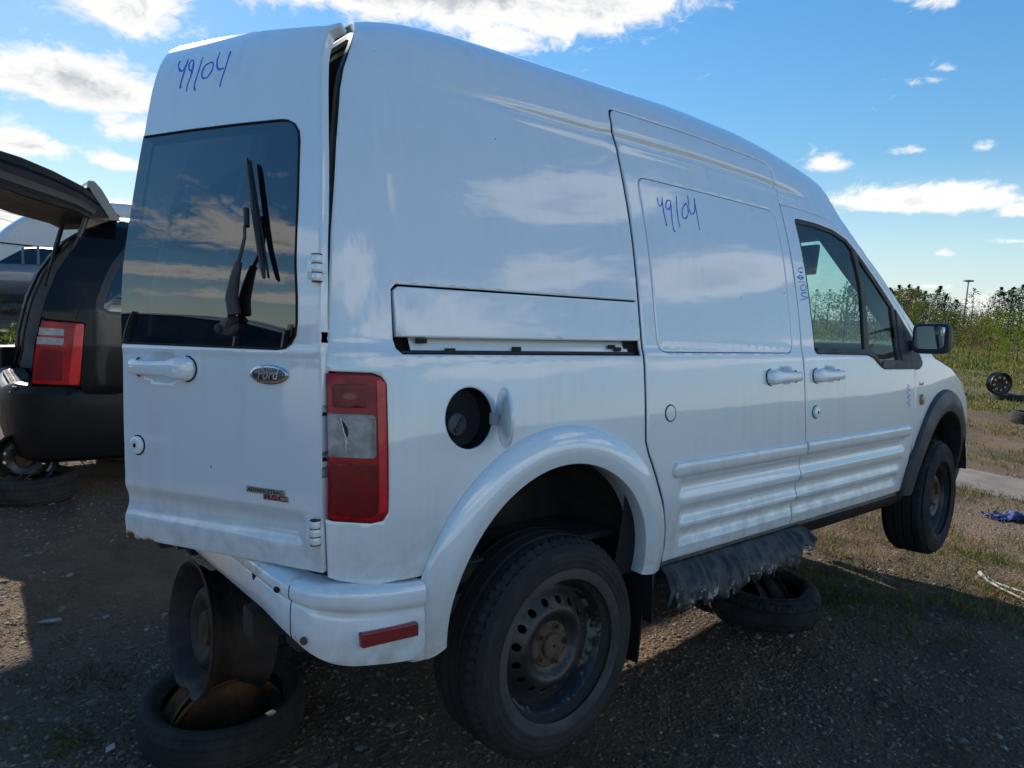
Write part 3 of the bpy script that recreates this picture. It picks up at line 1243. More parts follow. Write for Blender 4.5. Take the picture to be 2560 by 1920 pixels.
REAR_EDGE = [(-.694, .385), (-.701, .491), (-.703, .521), (-.687, .514), (-.605, .502), (-.578, .506), (-.567, .524), (-.567, .819), (-.578, .838), (-.601, .847), (-.697, .851), (-.695, .883), (-.669, 1.167), (-.639, 1.392), (-.609, 1.585), (-.592, 1.66), (-.570, 1.72), (-.545, 1.78), (-.515, 1.86), (-.49, 1.95), (-.462, 2.15), (-.448, 2.3), (-.445, SMAX)]
ARCH_C = (-.013, .211)
FARCH_C = (2.905, .205)
SLIDE_TRACK = [(-.541, 1.042), (-.528, 1.054), (.318, 1.059), (.318, .889), (-.523, .891), (-.538, .905), (-.543, .925)]
FUEL = [(-.340 + .0735 * math.cos(2 * PI * i / 36), .730 + .0775 * math.sin(2 * PI * i / 36)) for i in range(36)]
COWL = [(3.42, .22), (3.445, .36), (3.43, .50), (3.395, .60), (3.361, .645), (3.264, .735), (3.046, .815), (2.753, .875), (2.63, .935)]
APILLAR = [(2.50, 1.040), (2.36, 1.130), (2.24, 1.212), (2.04, 1.360), (1.965, 1.450), (1.90, 1.555), (1.845, 1.65), (1.81, 1.74), (1.80, 1.85), (1.83, 2.0), (1.88, 2.2), (1.90, SMAX)]
RIGHT_PATH = ([(-.673, .374), (-.602, .355), (-.470, .352)] + arc(*ARCH_C, .452, 161, 4) + [(.442, .187), (.480, .185)]
              + SLIDE_REAR[::-1][1:] + SLIDE_TOP[::-1] + [(1.311, 1.527)] + FD_TOP + FD_FRONT[:-3] + arc(*FARCH_C, .482, 160, 8) + COWL + APILLAR)
RIGHT_PATH = [(x, s) for x, s in RIGHT_PATH]
body_outline = REAR_EDGE[::-1][:-1] + [REAR_EDGE[0]] + RIGHT_PATH
body_full = body_outline[1:] + mirror_q(body_outline[1:-1])
# the outline meets itself on the roof's centre line; keep it one loop
body_full = [q for i, q in enumerate(body_full) if i == 0 or math.hypot(q[0] - body_full[i - 1][0], q[1] - body_full[i - 1][1]) > 1e-5]


def body_attr(x, q):
    s = q if q <= SMAX else 2 * SMAX - q
    g_ = .65 * (1 - sm(.25, .62, s)) + .25 * math.exp(-((s - .89) / .01) ** 2)
    r_ = 0.
    return {'grime': g_, 'rust': r_}


body = panel('body_shell', body_full, body_P, WHITE, van, holes=[offset_poly(SLIDE_TRACK, -.002), FUEL, mirror_q(SLIDE_TRACK)], step=(.05, .0125), thick=.005, edge=.005, roll=.003, attr=body_attr)

# inner lining behind every gap, with openings for the cab windows
inner_win = offset_poly(WIN, .004)
inner_outline = ([(-.66, .30), (-.60, .30), (-.48, .33)] + arc(*ARCH_C, .47, 165, 8) + [(.47, .13), (2.36, .13)] + arc(*FARCH_C, .52, 172, 12) + [(3.38, .30), (3.36, .55), (3.2, .70), (2.9, .80), (2.66, .86), (2.57, .955)]
                 + [(x - .005, s - .006) for x, s in APILLAR] + [(1.885, SMAX)])
inner_rear = [(-.44, SMAX), (-.47, 2.0), (-.52, 1.8), (-.58, 1.6), (-.64, 1.3), (-.665, 1.0), (-.672, .6)]
inner_half = inner_rear + inner_outline
lining = panel('inner_lining', inner_half + mirror_q(inner_half[1:-1]), body_P_in(.026), CABIN, van, holes=[inner_win, mirror_q(inner_win), offset_poly(FUEL, -.012), offset_poly(SLIDE_TRACK, -.01)], step=(.10, .06), thick=.004, edge=0, no_rim=True)
# dark sheet behind the shut lines, its colour standing in for their shade
shut_shade = panel('shut_line_shade', [(.27, .17), (2.6, .17), (2.6, .78), (2.42, .86), (2.56, .94), (2.45, 1.05), (1.98, 1.40), (1.86, 1.53), (1.36, 1.57), (1.35, 1.73), (.27, 1.74)], make_side(1, -.024, None), HOLE, van, holes=[offset_poly(SLIDE_DOOR, .03), offset_poly(FRONT_DOOR, .03)], step=(.12, .08), thick=.002, edge=0, no_rim=True)

# ---- doors of the right side
door_attr = lambda x, s: {'grime': .7 * (1 - sm(.18, .52, s)), 'rust': .0}
SLIDE_SKIN = B_LINE + SLIDE_TOP[:-3] + [(x + .006, s) for x, s in SLIDE_TOP[-3:] + SLIDE_REAR]
slide_door = panel('sliding_door', offset_poly(SLIDE_SKIN, .0048), SIDE_R, WHITE, van, holes=[offset_poly(PANEL, -.0018)], step=(.022, .0085), attr=door_attr, edge=.004, roll=.0025, thick=.005)
blank = panel('window_blanking_panel', offset_poly(PANEL, .0018), make_side(1, .0005, None), WHITE, slide_door, step=(.05, .03), edge=.006, roll=.003, thick=.004)
panel_shade = panel('panel_gap_shade', offset_poly(PANEL, -.008), make_side(1, -.006, None), HOLE, slide_door, step=(.1, .1), edge=0, no_rim=True)  # dark backing, coloured as the shade inside the panel gap
front_door = panel('front_door', offset_poly(FRONT_DOOR, .0036), SIDE_R, WHITE, van, holes=[WIN], step=(.022, .0085), attr=door_attr, edge=.004, roll=.0025, thick=.005)
# window trim and panes
WIN_IN = offset_poly(WIN, .020)
trim = panel('window_frame', offset_poly(WIN, .001), make_side(1, -.006, None), DARKTRIM, front_door, holes=[WIN_IN], step=(.05, .05), edge=.003, thick=.014)
TINTSIDE = glass('cab_window_glass', (.72, .82, .80), 1.45, 0.0, .10)
panel('window_pane', offset_poly(WIN_IN, -.004), make_side(1, -.013, None), TINTSIDE, front_door, step=(.08, .08), edge=0, no_rim=True)
panel('window_divider', [(1.893, 1.410), (1.930, 1.395), (1.955, 1.20), (1.940, .90), (1.890, .905), (1.915, 1.20)], make_side(1, -.004, None), DARKTRIM, front_door, step=(.03, .05), edge=.003)
panel('window_divider', [(2.228, 1.145), (2.264, 1.118), (2.275, .87), (2.236, .86)], make_side(1, -.003, None), DARKTRIM, front_door, step=(.03, .05), edge=.003)
panel('mirror_sail', [(2.266, 1.118), (2.446, .982), (2.530, .875), (2.526, .846), (2.277, .846)], make_side(1, .003, None), PLASTIC, front_door, step=(.04, .04), edge=.004)
panel('belt_trim', [(2.06, .868), (2.50, .868), (2.535, .862), (2.53, .84), (2.49, .823), (2.07, .826), (2.03, .838)], make_side(1, .006, None), PLASTIC, front_door, step=(.04, .02), edge=.004)
panel('belt_trim', [(1.43, .922), (1.93, .918), (1.97, .905), (2.02, .87), (2.03, .842), (1.955, .880), (1.90, .895), (1.436, .899)], make_side(1, .003, None), DARKTRIM, front_door, step=(.04, .02), edge=.003)


# rub strips
def rub_strip(parent, x0, x1, s0, s1, r0, r1, h=.013, nx=60, ns=16):
    """half-round moulding; r0, r1 round its two ends"""
    vs, fs = [], []
    sc_, hw_ = (s0 + s1) / 2, (s1 - s0) / 2
    xs = sorted({x0 + (x1 - x0) * i / nx for i in range(nx + 1)} | {x0 + r0 * (i / 6) ** 2 for i in range(7)} | {x1 - r1 * (i / 6) ** 2 for i in range(7)})
    for x in xs:
        k = 1.0
        if x < x0 + r0:
            k = math.sqrt(max(1e-4, 1 - ((x0 + r0 - x) / r0) ** 2))
        if x > x1 - r1:
            k = min(k, math.sqrt(max(1e-4, 1 - ((x - x1 + r1) / r1) ** 2)))
        for j in range(ns + 1):
            a = PI * j / ns
            s_ = sc_ - hw_ * k * math.cos(a)
            vs.append(make_side(1, -.004 + (h + .004) * math.sin(a) ** .55 * (k ** .5), None)(x, s_))
    for i in range(len(xs) - 1):
        for j in range(ns):
            q0 = i * (ns + 1) + j
            fs.append((q0, q0 + ns + 1, q0 + ns + 2, q0 + 1))
    o_ = MB().add(vs, fs).build('rub_strip', WHITE, parent, sharp=60)
    add_grime(o_, lambda c_: .35)
    return o_


rub_strip(slide_door, .468, 1.3225, .486, .540, .02, .003)
rub_strip(front_door, 1.3335, 2.368, .488, .543, .003, .012)


def side_frame(x, s, fn=SIDE_R):
    """point, along, up, out on the right side"""
    q = Vector(fn(x, s)); h = .003
    ax = (Vector(surf(x + h, s)) - Vector(surf(x - h, s))).normalized()
    up = (Vector(surf(x, s + h)) - Vector(surf(x, s - h))).normalized()
    return Vector(surf(x, s)), ax, up, ax.cross(up).normalized()


def strap_handle(name, q, ax, up, out, length, parent, fat=-1):
    """pull handle: a fat end, a bridge standing off the skin and a slim end"""
    mb = MB()
    secs = []
    # stations along the handle: t, half height, stand-off of outer face, depth of section
    st = [(-.5, .003, .004, .006), (-.485, .020, .012, .014), (-.44, .0275, .026, .028), (-.36, .029, .032, .033), (-.28, .027, .033, .030), (-.20, .020, .033, .014), (-.05, .0175, .034, .013), (.15, .0172, .034, .013), (.28, .0175, .034, .014), (.34, .0195, .033, .026), (.42, .0205, .031, .031), (.475, .017, .022, .024), (.5, .004, .006, .008)]
    rings = []
    n = 14
    for (t, hh, so, dp) in st:
        c = q + ax * (t * length * (-fat)) + out * (so - dp / 2)
        ring = []
        for k in range(n):
            a = 2 * PI * k / n
            ca, sa = math.cos(a), math.sin(a)
            e = .6
            ring.append(c + up * (hh * math.copysign(abs(ca) ** e, ca)) + out * (dp / 2 * math.copysign(abs(sa) ** e, sa)))
        rings.append(ring)
    vs = [v for r in rings for v in r]
    fs = []
    for i in range(len(rings) - 1):
        for k in range(n):
            k2 = (k + 1) % n
            fs.append((i * n + k, i * n + k2, (i + 1) * n + k2, (i + 1) * n + k))
    fs.append(tuple(range(n))); fs.append(tuple((len(rings) - 1) * n + k for k in range(n - 1, -1, -1)))
    mb.add(vs, fs)
    o = mb.build(name, WHITE, parent, sharp=50)
    # dark joint round the fat end and under the slim end
    for t0, rr, hh in ((-.36, .036, .0315), (.40, .022, .0235)):
        g_ = MB()
        c = q + ax * (t0 * length * (-fat)) + out * .0015
        pts = []
        for k in range(21):
            a = PI * (.5 + k / 20) if t0 < 0 else PI * (-.5 + k / 20)
            pts.append(c + ax * (math.cos(a) * rr * (-fat)) + up * (math.sin(a) * hh))
        g_.tube(pts, .0017, 5)
        g_.build('joint', HOLE, o)
    return o


for dr, xm, ln, ft in ((slide_door, 1.146, .232, -1), (front_door, 1.501, .238, -1)):
    q, ax, up, out = side_frame(xm, .806)
    strap_handle('door_handle', q, ax, up, out, ln, dr, ft)


def disc_cap(name, q, ax, up, out, rx, ry, h, mat, parent, dome=True, n=28):
    mb = MB()
    prof_ = [(1.0, 0.0), (1.0, h * .55), (.93, h * .85), (.75, h), (.35, h * 1.1), (.02, h * 1.12)] if dome else [(1.0, 0), (1.0, h * .7), (.96, h), (.02, h)]
    vs, fs = [], []
    for (r_, hh) in prof_:
        for k in range(n):
            a = 2 * PI * k / n
            vs.append(q + ax * (rx * r_ * math.cos(a)) + up * (ry * r_ * math.sin(a)) + out * hh)
    for i in range(len(prof_) - 1):
        for k in range(n):
            k2 = (k + 1) % n
            fs.append((i * n + k, i * n + k2, (i + 1) * n + k2, (i + 1) * n + k))
    fs.append(tuple((len(prof_) - 1) * n + k for k in range(n)))
    mb.add(vs, fs)
    return mb.build(name, mat, parent, sharp=40)


def ring_tube(name, q, ax, up, rx, ry, rad, mat, parent, n=36, seg=6):
    mb = MB()
    pts = [q + ax * (rx * math.cos(2 * PI * k / n)) + up * (ry * math.sin(2 * PI * k / n)) for k in range(n)]
    vs, fs = [], []
    nn = ax.cross(up).normalized()
    for k, p_ in enumerate(pts):
        r_ = (p_ - q).normalized()
        for j in range(seg):
            a = 2 * PI * j / seg
            vs.append(p_ + r_ * (rad * math.cos(a)) + nn * (rad * math.sin(a)))
    for k in range(n):
        for j in range(seg):
            k2, j2 = (k + 1) % n, (j + 1) % seg
            fs.append((k * seg + j, k2 * seg + j, k2 * seg + j2, k * seg + j2))
    mb.add(vs, fs)
    return mb.build(name, mat, parent)


q, ax, up, out = side_frame(.452, .702)
o = disc_cap('plug_cap', q, ax, up, out, .0235, .0245, .003, WHITE, slide_door, dome=False)
ring_tube('joint', q + out * .001, ax, up, .0255, .0265, .0018, HOLE, o)
q, ax, up, out = side_frame(1.399, .657)
o = disc_cap('lock_cylinder', q, ax, up, out, .025, .0245, .012, WHITE, front_door)
ring_tube('joint', q + out * .001, ax, up, .0262, .0258, .0018, HOLE, o)
disc_cap('keyhole', q + out * .0128, ax, up, out, .006, .007, .001, HOLE, o, n=12)

# sliding door track: the loose cover above, the open channel below
track_R = make_side(1, 0, None)
cover = panel('track_cover', [(-.537, .932), (-.537, 1.040), (-.526, 1.049), (.322, 1.0545), (.3225, .9345)], make_side(1, .003, None), WHITE, van, step=(.06, .03), edge=.004, thick=.020)
chan = MB()


def along_track(s_a, d_a, s_b, d_b, x0=-.545, x1=.322, n=12):
    vs, fs = [], []
    for i in range(n + 1):
        x = x0 + (x1 - x0) * i / n
        vs += [make_side(1, d_a, None)(x, s_a), make_side(1, d_b, None)(x, s_b)]
    for i in range(n):
        fs.append((2 * i, 2 * i + 1, 2 * i + 3, 2 * i + 2))
    return vs, fs


chan_o = thing_parent = None
tr = MB()
for a in ((1.062, -.045, .885, -.045), (1.062, 0.0, 1.062, -.045), (.885, -.045, .885, -.001)):
    tr.add(*along_track(*a))
track = tr.build('door_track', HOLE, van, sharp=30)
rl = MB().add(*along_track(.904, -.022, .934, -.030, -.49, .285))
rl.build('rail', WHITE, track)
rl = MB()
rl.tube([make_side(1, -.020, None)(x, .8985) for x in np.linspace(-.52, .30, 14)], .007, 8)
rl.build('lower_rail', DARKTRIM, track)
for x_, ss in ((-.46, .925), (-.165, .91), (.21, .918), (.235, .912), (-.38, .905)):
    q, ax, up, out = side_frame(x_, ss)
    pf = MB(); pf.box(q - out * .017, (.03, .006, .012), bevel=.002)
    pf.build('rail_clip', LINER, track)

# fuel filler
q, ax, up, out = side_frame(-.340, .730)
fb = MB()
n = 36
prof_ = [(1.0, -.004), (.985, -.012), (.97, -.03), (.93, -.055), (.6, -.062), (.02, -.064)]
vs, fs = [], []
for (r_, hh) in prof_:
    for k in range(n):
        a = 2 * PI * k / n
        vs.append(q + ax * (.0765 * r_ * math.cos(a)) + up * (.080 * r_ * math.sin(a)) + out * hh)
for i in range(len(prof_) - 1):
    for k in range(n):
        k2 = (k + 1) % n
        fs.append((i * n + k, i * n + k2, (i + 1) * n + k2, (i + 1) * n + k))
fs.append(tuple((len(prof_) - 1) * n + k for k in range(n)))
filler = fb.add(vs, fs).build('fuel_filler', DARKTRIM, van)
cq = q - ax * .018 - up * .016 - out * .05
cap = disc_cap('fuel_cap', cq, ax, up, out, .030, .030, .022, simple('fuel_cap_grey', (.085, .085, .09), .5), filler)
gr = MB(); gr.box(cq + out * .026, (.008, .008, .042), rot=Matrix((ax, out, up)).transposed() @ Matrix.Rotation(R(35), 3, 'Y'), bevel=.003)
gr.build('grip', PLASTIC, cap)
# flap swung open about its forward edge
fdir = (out * .92 - ax * .39).normalized()
fnrm = (ax * .92 + out * .39).normalized()
hinge = q + ax * .078 + out * .006
fc = hinge + fdir * .064 + ax * .004
flap = MB()
vs, fs = [], []
n = 40
pr_ = [(.0, .0075), (.6, .0072), (.93, .006), (.985, .003), (1.0, 0), (.985, -.003), (.95, -.0045), (.0, -.0045)]
for (r_, hh) in pr_:
    for k in range(n):
        a = 2 * PI * k / n
        vs.append(fc + fdir * (.0725 * r_ * math.cos(a)) + up * (.076 * r_ * math.sin(a)) + fnrm * hh)
for i in range(len(pr_) - 1):
    for k in range(n):
        k2 = (k + 1) % n
        fs.append((i * n + k, i * n + k2, (i + 1) * n + k2, (i + 1) * n + k))
flap_o = flap.add(vs, fs).build('fuel_flap', WHITE, van, sharp=40)
hb = MB(); hb.box(hinge - ax * .010 + out * .002 - up * .004, (.020, .016, .030), bevel=.003)
hb.build('hinge_block', simple('pale_grey_plastic', (.45, .48, .52), .5), flap_o)
disc_cap('latch_hole', fc - fdir * .028 - fnrm * .0045, fdir, up, -fnrm, .0035, .007, .0006, HOLE, flap_o, n=12)

# tail lamp
lamp = panel('tail_lamp', offset_poly(LAMP, .002), make_side(1, .006, None), REDLENS, van, step=(.014, .014), edge=.006, roll=.004, thick=.03)
WL = round_poly([(-.7015, .757), (-.602, .751), (-.602, .653), (-.702, .662)], [.002, .01, .01, .002])
panel('reverse_lens', WL, make_side(1, .0125, None), CLEARLENS, lamp, step=(.014, .014), edge=.002, roll=.001, thick=.004)
panel('brake_lens', round_poly([(-.690, .822), (-.622, .820), (-.622, .768), (-.690, .771)], .006), make_side(1, .0120, None), REDDARK, lamp, step=(.014, .014), edge=.002, roll=.001, thick=.003)
panel('lower_lens', round_poly([(-.700, .650), (-.598, .640), (-.598, .530), (-.615, .520), (-.700, .534)], .008), make_side(1, .0120, None), REDDARK, lamp, step=(.014, .014), edge=.002, roll=.001, thick=.003)
panel('crack', [(-.675, .744), (-.667, .733), (-.662, .722), (-.661, .712), (-.664, .703), (-.669, .715), (-.672, .730)], make_side(1, .0140, None), LINER, lamp, step=(.02, .02), edge=0, thick=.001)
ck = MB(); ck.tube([make_side(1, .0132, None)(x, s_) for x, s_ in ((-.676, .746), (-.670, .715), (-.666, .700), (-.668, .668))], .0006, 4); ck.build('crack_line', CHROME, lamp)
for k in range(5):
    rb_ = MB(); rb_.tube([make_side(1, .0128, None)(-.612 + k * .002, s_) for s_ in (.658, .70, .745)], .0006, 4); rb_.build('lens_rib', CLEARLENS, lamp)
panel('side_lens', round_poly([(-.596, .832), (-.577, .826), (-.577, .530), (-.596, .524)], .005), make_side(1, .0105, None), REDBRIGHT, lamp, step=(.014, .03), edge=.003, roll=.002, thick=.003)
panel('lens_patch', [(-.672, .795), (-.660, .801), (-.645, .799), (-.640, .793), (-.650, .787), (-.665, .788)], make_side(1, .0128, None), simple('pale_red_patch', (.30, .05, .06), .3), lamp, step=(.014, .014), edge=0, thick=.001)  # paler red patch in the middle of the brake lens


# wheel arch flares
def flare(name, cx, cs, r_in, r_out, a0, a1, mat, parent, bulge, n=56, thick_r=None):
    cr = [(r_out, .001), (r_out - .003, .008), (r_out - .012, bulge * .55), (r_out - (r_out - r_in) * .45, bulge * .95), (r_in + .043, bulge), (r_in + .034, bulge * .96), (r_in + .012, bulge * .80), (r_in + .003, bulge * .68), (r_in, bulge * .4), (r_in + .002, -.03), (r_in + .008, -.07)]
    vs, fs = [], []
    for i in range(n + 1):
        a = R(a0 + (a1 - a0) * i / n)
        for (r_, d_) in cr:
            x, s = cx + r_ * math.cos(a), cs + r_ * math.sin(a)
            q = make_side(1, d_, None)(x, s)
            if d_ < 0:
                q0 = make_side(1, 0, None)(x, s)
                q = (q0[0], q0[1] - d_, q0[2])
            vs.append(q)
    m_ = len(cr)
    for i in range(n):
        for j in range(m_ - 1):
            fs.append((i * m_ + j, (i + 1) * m_ + j, (i + 1) * m_ + j + 1, i * m_ + j + 1))
    return MB().add(vs, fs).build(name, mat, parent, sharp=28)


fl_ = flare('rear_arch_flare', ARCH_C[0], ARCH_C[1], .372, .480, 190, -4, WHITE, van, .030)
add_grime(fl_, lambda c_: .75 * (1 - sm(.80, 1.12, c_.z)))
flare('front_arch_flare', FARCH_C[0], FARCH_C[1], .378, .500, 184, -22, PLASTIC, van, .034)


def wheelhouse(name, cx, cz, r, sgn, parent):
    mb = MB()
    vs, fs = [], []
    n = 30
    ys = (-.870, -.80, -.55, -.50)
    for i in range(n + 1):
        a = R(1 + 177 * i / n)
        for k, y in enumerate(ys):
            rr = r if k < 3 else r * .93
            vs.append((cx + rr * math.cos(a), sgn * y, cz + rr * math.sin(a)))
    for i in range(n):
        for k in range(3):
            fs.append((i * 4 + k, i * 4 + k + 1, (i + 1) * 4 + k + 1, (i + 1) * 4 + k))
    fs.append(tuple(i * 4 + 3 for i in range(n + 1)))
    mb.add(vs, fs)
    return mb.build(name, LINER, parent)


for sg_ in (1, -1):
    wheelhouse('wheelhouse', ARCH_C[0], .905, .392, sg_, van)
    wheelhouse('wheelhouse', FARCH_C[0], .900, .400, sg_, van)


# ---- left side, seen only through the glass and from other viewpoints
panel('left_sliding_door', offset_poly(SLIDE_DOOR, .003), SIDE_L, WHITE, van, step=(.08, .03), flip=True)
fdl = panel('left_front_door', offset_poly(FRONT_DOOR, .003), SIDE_L, WHITE, van, holes=[WIN], step=(.08, .03), flip=True)
panel('window_frame', offset_poly(WIN, .001), make_side(-1, -.006, None), DARKTRIM, fdl, holes=[WIN_IN], step=(.06, .06), flip=True)
panel('window_pane', offset_poly(WIN_IN, -.004), make_side(-1, -.013, None), TINTSIDE, fdl, step=(.1, .1), edge=0, no_rim=True, flip=True)
panel('mirror_sail', [(2.266, 1.118), (2.446, .982), (2.530, .875), (2.526, .846), (2.277, .846)], make_side(-1, .003, None), PLASTIC, fdl, step=(.06, .06), flip=True)
panel('left_track_cover', [(-.537, .895), (-.537, 1.040), (-.526, 1.049), (.322, 1.0545), (.3225, .895)], make_side(-1, .002, None), WHITE, van, step=(.1, .05), flip=True)


def mirror_mesh(o, name):
    me = o.data.copy()
    me.transform(Matrix.Scale(-1, 4, (0, 1, 0)))
    me.flip_normals()
    return link(name, me, o.parent)


for o in list(van.children):
    if o.name in ('rear_arch_flare', 'front_arch_flare'):
        mirror_mesh(o, o.name)
panel('left_tail_lamp', offset_poly(LAMP, .002), make_side(-1, .006, None), REDLENS, van, step=(.05, .05), flip=True, thick=.03)


# ---- glass house front, bonnet and nose
def loft_across(edge, bulge, crown, n=20, power=2.0, inset=0.0):
    """sheet from a right-hand edge curve to its mirror image"""
    vs, fs = [], []
    for (i, q) in enumerate(edge):
        for k in range(n + 1):
            t = k / n
            u = 1 - abs(2 * t - 1) ** power
            b = bulge[i] if isinstance(bulge, list) else bulge
            c = crown[i] if isinstance(crown, list) else crown
            vs.append((q[0] + b * u, q[1] + (-2 * q[1]) * t, q[2] + c * u))
    for i in range(len(edge) - 1):
        for k in range(n):
            a = i * (n + 1) + k
            fs.append((a, a + 1, a + n + 2, a + n + 1))
    return vs, fs


ap = [make_side(1, -.004, None)(x, s) for x, s in [(2.66, .925)] + APILLAR[:9]]
top_c = Vector(surf(1.90, SMAX))
WSGLASS = glass('windscreen_glass', (.62, .86, .84), 1.5, 0.0, .06)
nb_ = len(ap)
bl = [.30 - .21 * i / (nb_ - 1) for i in range(nb_)]
cr = [.012 + (top_c.z - ap[-1][2] - .012) * (i / (nb_ - 1)) ** 3 for i in range(nb_)]
ws = MB().add(*loft_across(ap, bl, cr, 24, 2.2)).build('windscreen', WSGLASS, van, sharp=60)
# bonnet from the base of the windscreen to the nose
he = [make_side(1, -.001, None)(x, s) for x, s in [(2.60, .93), (2.753, .878), (2.9, .848), (3.046, .818), (3.16, .78), (3.264, .738), (3.361, .648)]]
hb_ = [.30, .26, .24, .22, .21, .20, .20]
hc = [.03, .05, .06, .06, .055, .045, .03]
MB().add(*loft_across(he, hb_, hc, 20, 2.4)).build('bonnet', WHITE, van, sharp=40)
ne = [make_side(1, 0, None)(x, s) for x, s in [(3.361, .648), (3.395, .60), (3.43, .50), (3.445, .36), (3.42, .22), (3.39, .12)]]
nose = MB().add(*loft_across(ne, .22, 0.02, 24, 2.6)).build('front_bumper', WHITE, van, sharp=40)
gr_ = MB()
for k in range(3):
    gr_.box((3.645, 0, .98 + k * .085), (.03, .92, .045), bevel=.012)
gr_.build('grille', DARKTRIM, nose)
for sg_ in (1, -1):
    hl = MB(); hl.sphere((3.46, sg_ * .60, 1.22), .1, 16, 10, (1.0, 1.15, 1.25))
    hl.build('headlamp', simple('headlamp_lens', (.55, .57, .6), .12, coat=1.0), van)
# side repeater and badge plate on the wing
q, ax, up, out = side_frame(2.513, .748)
MB().box(q + out * .001, (.052, .004, .022), bevel=.0015).build('wing_badge', CHROME, van)
q, ax, up, out = side_frame(2.512, .665)
disc_cap('side_repeater', q, ax, up, out, .020, .028, .014, simple('amber_lens', (.42, .26, .08), .3, coat=.6), van)

# ---- door mirrors
def door_mirror(sg_):
    c = Vector((2.40, sg_ * -.972, 1.663))
    mb = MB()
    rings = []
    n = 24
    # rounded-rectangle sections from the glass face (rear) to the shell's nose
    for (dx, hw, hh, dy) in ((-.028, .080, .072, 0), (-.022, .083, .075, 0), (.0, .084, .076, 0), (.03, .080, .072, .004), (.06, .066, .058, .010), (.082, .040, .034, .016), (.09, .012, .01, .018)):
        ring = []
        for k in range(n):
            a = 2 * PI * k / n
            ca, sa = math.cos(a), math.sin(a)
            e = .38
            ring.append(c + Vector((dx, sg_ * (dy * .6) + sg_ * hw * math.copysign(abs(ca) ** e, ca), hh * math.copysign(abs(sa) ** e, sa))))
        rings.append(ring)
    vs = [v for r_ in rings for v in r_]
    fs = []
    for i in range(len(rings) - 1):
        for k in range(n):
            k2 = (k + 1) % n
            fs.append((i * n + k, i * n + k2, (i + 1) * n + k2, (i + 1) * n + k))
    fs.append(tuple((len(rings) - 1) * n + k for k in range(n)))
    fs.append(tuple(range(n)))
    mb.add(vs, fs)
    o = mb.build('door_mirror', PLASTIC, van, sharp=40)
    f = MB()
    ring = []
    for k in range(n):
        a = 2 * PI * k / n
        ca, sa = math.cos(a), math.sin(a)
        ring.append(c + Vector((-.0295, sg_ * (.066 * math.copysign(abs(ca) ** .38, ca) + .004), .056 * math.copysign(abs(sa) ** .38, sa) + .004)))
    f.add(ring, [tuple(range(n))])
    f.build('mirror_glass', simple('mirror_silver', (.75, .78, .8), .02, metal=1.0), o)
    s_ = MB(); s_.box(c + Vector((-.0305, sg_ * -.042, .034)), (.002, .044, .040), bevel=.0008)
    s_.build('blind_spot_mirror', simple('mirror_silver', (.75, .78, .8), .02, metal=1.0), o)
    a_ = MB(); a_.box(c + Vector((.0, sg_ * .105, -.035)), (.045, .07, .050), bevel=.012)
    a_.build('mirror_arm', DARKTRIM, o)


door_mirror(1)
door_mirror(-1)

# ---- cab interior
MB().box((2.80, 0, 1.47), (.62, 1.58, .16), bevel=.05).box((2.62, .38, 1.52), (.30, .44, .14), bevel=.05).build('dashboard', simple('dash_plastic', (.05, .05, .055), .7, var=.2), van)
sw = MB()
Ms = Matrix.Rotation(R(-28), 3, 'Y')
vs, fs = [], []
n, sgm = 32, 8
for k in range(n):
    a = 2 * PI * k / n
    for j in range(sgm):
        b_ = 2 * PI * j / sgm
        r_ = .185 + .014 * math.cos(b_)
        vs.append(Vector((2.38, .38, 1.56)) + Ms @ Vector((.014 * math.sin(b_), r_ * math.cos(a), r_ * math.sin(a))))
for k in range(n):
    for j in range(sgm):
        k2, j2 = (k + 1) % n, (j + 1) % sgm
        fs.append((k * sgm + j, k2 * sgm + j, k2 * sgm + j2, k * sgm + j2))
sw.add(vs, fs)
sw.tube([(2.38, .38, 1.56), (2.68, .38, 1.42)], .035, 10)
sw.box((2.385, .38, 1.56), (.03, .34, .05), rot=Ms, bevel=.01)
sw.build('steering_wheel', DARKTRIM, van)
for sg_ in (1, -1):
    vi = MB(); vi.box((1.905, sg_ * .42, 2.035), (.024, .42, .15), rot=Matrix.Rotation(R(12), 3, 'Y'), bevel=.012)
    vi.build('sun_visor', simple('visor_fabric', (.16, .15, .145), .9), van)
    se = MB()
    se.box((1.58, sg_ * .40, 1.18), (.52, .50, .16), bevel=.05)
    se.box((1.30, sg_ * .40, 1.50), (.15, .48, .60), rot=Matrix.Rotation(R(-14), 3, 'Y'), bevel=.05)
    se.build('cab_seat', simple('seat_fabric', (.05, .052, .058), .95, var=.3), van)
sf_ = MB(); sf_.box((1.85, 0, 2.20), (.34, 1.24, .13), bevel=.03)
sf_.build('overhead_shelf', CABIN, van)
for sg_ in (1, -1):
    at_ = MB(); at_.tube([(x - .035, sg_ * (y + .075), z - .02) for x, y, z in [surf(a_, s_) for a_, s_ in APILLAR[:7]]], .050, 10)
    at_.build('pillar_trim', simple('pillar_trim_grey', (.10, .10, .105), .85), van)
bk = MB(); bk.box((1.08, 0, 1.50), (.02, 1.40, 1.10))
bk.build('bulkhead', CABIN, van)
rm = MB(); rm.box((2.02, 0, 2.22), (.03, .24, .065), bevel=.012); rm.tube([(2.02, 0, 2.22), (1.98, 0, 2.36)], .01)
rm.build('rear_view_mirror', DARKTRIM, van)
# ---- rear doors: (u, z), u measured from the hinge line towards the middle of the van
HX, HY = -.715, -.845
ETAB = _dense([(.9, .03), (1.0, .012), (1.1, .004), (1.25, 0.), (1.5, .001), (1.6, .002), (1.70, .004), (1.80, .012), (1.90, .029), (2.07, .062), (2.23, .098), (2.30, .118), (2.36, .145), (2.41, .185), (2.44, .23), (2.455, .28)], 6)


